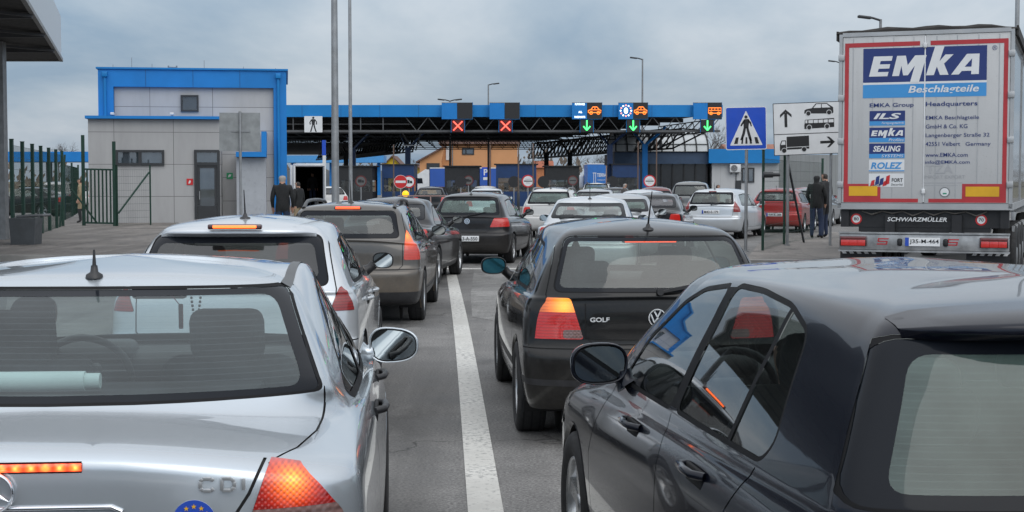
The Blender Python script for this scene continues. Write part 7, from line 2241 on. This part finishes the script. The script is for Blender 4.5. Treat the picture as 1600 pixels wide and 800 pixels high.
# ------------------------------------------------------------------ people
SKIN = plain('skin', (0.42, 0.24, 0.17), 0.55, var=.08)
HAIRD = plain('dark hair', (0.025, 0.018, 0.014), 0.7)
HAIRG = plain('grey hair', (0.28, 0.26, 0.24), 0.7)
SHOE = plain('dark shoe leather', (0.015, 0.014, 0.014), 0.5)
JEANS = plain('dark blue jeans', (0.022, 0.035, 0.075), 0.85, var=.2, scale=10)
BEIGE = plain('beige cloth', (0.28, 0.22, 0.14), 0.85, var=.15, scale=10)
COATB = plain('black jacket cloth', (0.010, 0.011, 0.012), 0.75, var=.25, scale=9)
COATN = plain('charcoal coat cloth', (0.020, 0.021, 0.024), 0.8, var=.25, scale=9)
TWEED = plain('grey tweed', (0.10, 0.09, 0.085), 0.9, var=.25, scale=12)
def person(label, loc, face, top, legs, hair=HAIRD, hood=False, h=1.76, pose='stand', coat=.80, arms=0.0, group=None):
    """one skinned body; face = heading of the gaze (0 looks along +y)"""
    J = [('pelvis', (0, 0, .96), (.155, .115), None), ('waist', (0, 0, 1.10), (.150, .11), 'pelvis'), ('chest', (0, .0, 1.30), (.175, .125), 'waist'), ('collar', (0, -.01, 1.45), (.11, .085), 'chest'),
         ('neck', (0, 0, 1.53), (.058, .060), 'collar'), ('skull', (0, .015, 1.62), (.078, .095), 'neck'), ('crown', (0, .005, 1.70), (.066, .08), 'skull'), ('nose', (0, .115, 1.615), (.014, .016), 'skull')]
    for s, n in ((-1, 'l'), (1, 'r')):
        J += [('sh' + n, (s * .185, -.01, 1.42), (.075, .075), 'chest'), ('el' + n, (s * .245, -.03 + arms * .06, 1.14), (.055, .055), 'sh' + n), ('wr' + n, (s * (.255 - arms * .10), .06 + arms * .18, .90 + arms * .12), (.036, .036), 'el' + n), ('pa' + n, (s * (.255 - arms * .13), .085 + arms * .22, .84 + arms * .13), (.030, .042), 'wr' + n),
              ('ear' + n, (s * .088, .0, 1.615), (.012, .022), 'skull'),
              ('hi' + n, (s * .09, 0, .90), (.105, .105), 'pelvis'), ('kn' + n, (s * .105, .015 + (.05 if s > 0 else 0), .50), (.068, .072), 'hi' + n), ('an' + n, (s * .115, -.02 + (.04 if s > 0 else 0), .10), (.046, .050), 'kn' + n), ('to' + n, (s * .135, .14, .040), (.042, .036), 'an' + n)]
        for k, (dx_, ln) in enumerate(((-.028, .075), (-.010, .085), (.010, .080), (.028, .065))):
            J += [('f%d%s' % (k, n), (s * (.255 - arms * .13), .085 + arms * .22 + dx_, .84 + arms * .13 - ln), (.009, .009), 'pa' + n)]
        J += [('th' + n, (s * (.225 - arms * .13), .14 + arms * .22, .80 + arms * .13), (.010, .010), 'pa' + n)]
    P = {n: Vector(p) for n, p, r, q in J}
    if pose == 'sit':
        for n in P:
            p = P[n]
            if n[:2] in ('hi', 'kn', 'an', 'to'):
                s = 1 if p.x > 0 else -1
                P[n] = {'hi': Vector((s * .10, .02, .90)), 'kn': Vector((s * .15, .46, .96)), 'an': Vector((s * .15, .62, .60)), 'to': Vector((s * .15, .78, .56))}[n[:2]]
            elif n[:2] == 'el': P[n] = p + Vector((0, .16, .04))
            elif n[:2] in ('wr', 'pa', 'f0', 'f1', 'f2', 'f3', 'th'): P[n] = p + Vector((0, .34, .26))
    names = [j[0] for j in J]
    me = bpy.data.meshes.new('person')
    me.from_pydata([P[n] for n in names], [(names.index(j[0]), names.index(j[3])) for j in J if j[3]], [])
    o = bpy.data.objects.new('person', me); COL.objects.link(o)
    o.modifiers.new('skin', 'SKIN'); o.modifiers['skin'].use_smooth_shade = True
    for i, j in enumerate(J):
        v = me.skin_vertices[0].data[i]; v.radius = j[2]; v.use_root = j[0] == 'pelvis'
    sb = o.modifiers.new('smooth', 'SUBSURF'); sb.levels = sb.render_levels = 2
    bpy.context.view_layer.update()
    new = bpy.data.meshes.new_from_object(o.evaluated_get(bpy.context.evaluated_depsgraph_get()))
    o.modifiers.clear(); o.data = new
    for m_ in (SKIN, hair, top, legs, SHOE, BLACK): new.materials.append(m_)
    wr = [P['wrl'], P['wrr']]
    mi = []
    for f in new.polygons:
        c = f.center
        if c.z > 1.51 if pose != 'sit' else c.z > 1.51:
            if c.z > 1.66 or c.y < -.005 and c.z > 1.56: k = 1
            else: k = 0
            if hood and c.y < .05: k = 2
            if abs(abs(c.x) - .033) < .016 and abs(c.z - 1.635) < .010 and c.y > .06: k = 5
        elif any((c - w).length < .15 and c.z < w.z + .005 and (abs(c.x) > .09) for w in wr) and (pose == 'sit' or c.z < .93): k = 0
        elif c.z < .085 and pose != 'sit': k = 4
        elif (c.z < coat and abs(c.x) < .21) if pose != 'sit' else (c.z < .93 or c.y > .25 and c.z < 1.06 and abs(c.x) < .24): k = 3
        else: k = 2
        mi.append(k)
    new.polygons.foreach_set('material_index', mi)
    new.polygons.foreach_set('use_smooth', [True] * len(mi))
    s = h / 1.76
    o.scale = (s, s, s); o.location = loc; o.rotation_euler = (0, 0, face)
    tag(o, label, 'person', group)
    return o
X_ = lambda px, Y: at(px, 0, Y).x
person('person in black jacket and jeans standing back-on beside the office', (X_(439, 35.5), 35.5, .12), R(5), COATB, JEANS, HAIRG, h=1.78, coat=.84, arms=.2)
person('person in dark jacket and beige trousers beside the open van', (X_(463.5, 48), 48, 0.0), R(60), COATB, BEIGE, HAIRD, h=1.74, coat=.84)
person('person in dark clothes standing inside the dark load space of the van', (X_(486, 62.6), 62.6, .65), R(200), COATN, JEANS, h=1.45, coat=.84)
person('person in hooded black jacket on the pavement left of the trailer', (X_(1279, 40.3), 40.3, .12), R(-25), COATB, JEANS, hood=True, h=1.80, coat=.82, arms=.5)
person('person in long charcoal coat behind the green fence post beside the trailer', (X_(1292, 40.9), 40.9, .12), R(40), COATN, JEANS, h=1.86, coat=.62, hood=False, arms=.4)
person('person with grey hair and tweed coat walking between the queueing cars', (X_(977, 60), 60, 0), R(-70), TWEED, JEANS, HAIRG, h=1.66)
person('person in long beige coat behind the green gate', (X_(121, 55.5), 55.5, .12), R(100), BEIGE, COATN, h=1.72, coat=.55)
person('person with reddish face behind the silver estate roof', (X_(1123, 58), 58, 0), R(-90), BEIGE, JEANS, h=1.62)
def seat_in(car, lx, ly, lz, label, top, hair, h=1.78):
    root, sh, d = car
    a = root.rotation_euler[2]; c, s = math.cos(a), math.sin(a)
    x, y = root.location[0] + lx * c - ly * s, root.location[1] + lx * s + ly * c
    person(label, (x, y, lz - .95), a, top, JEANS, hair, h=h, pose='sit')
seat_in(merc, -.36, merc[2]['L'] - merc[2]['cowl'] - 1.42 + .02, .60, 'person at the wheel of the CDI saloon seen through its rear window', COATN, HAIRD, 1.70)
seat_in(hero, -.36, hero[2]['L'] - hero[2]['cowl'] - 1.42 + .02, .50, 'person at the wheel of the blue-black hatchback seen through its side glass', COATN, HAIRD, 1.70)
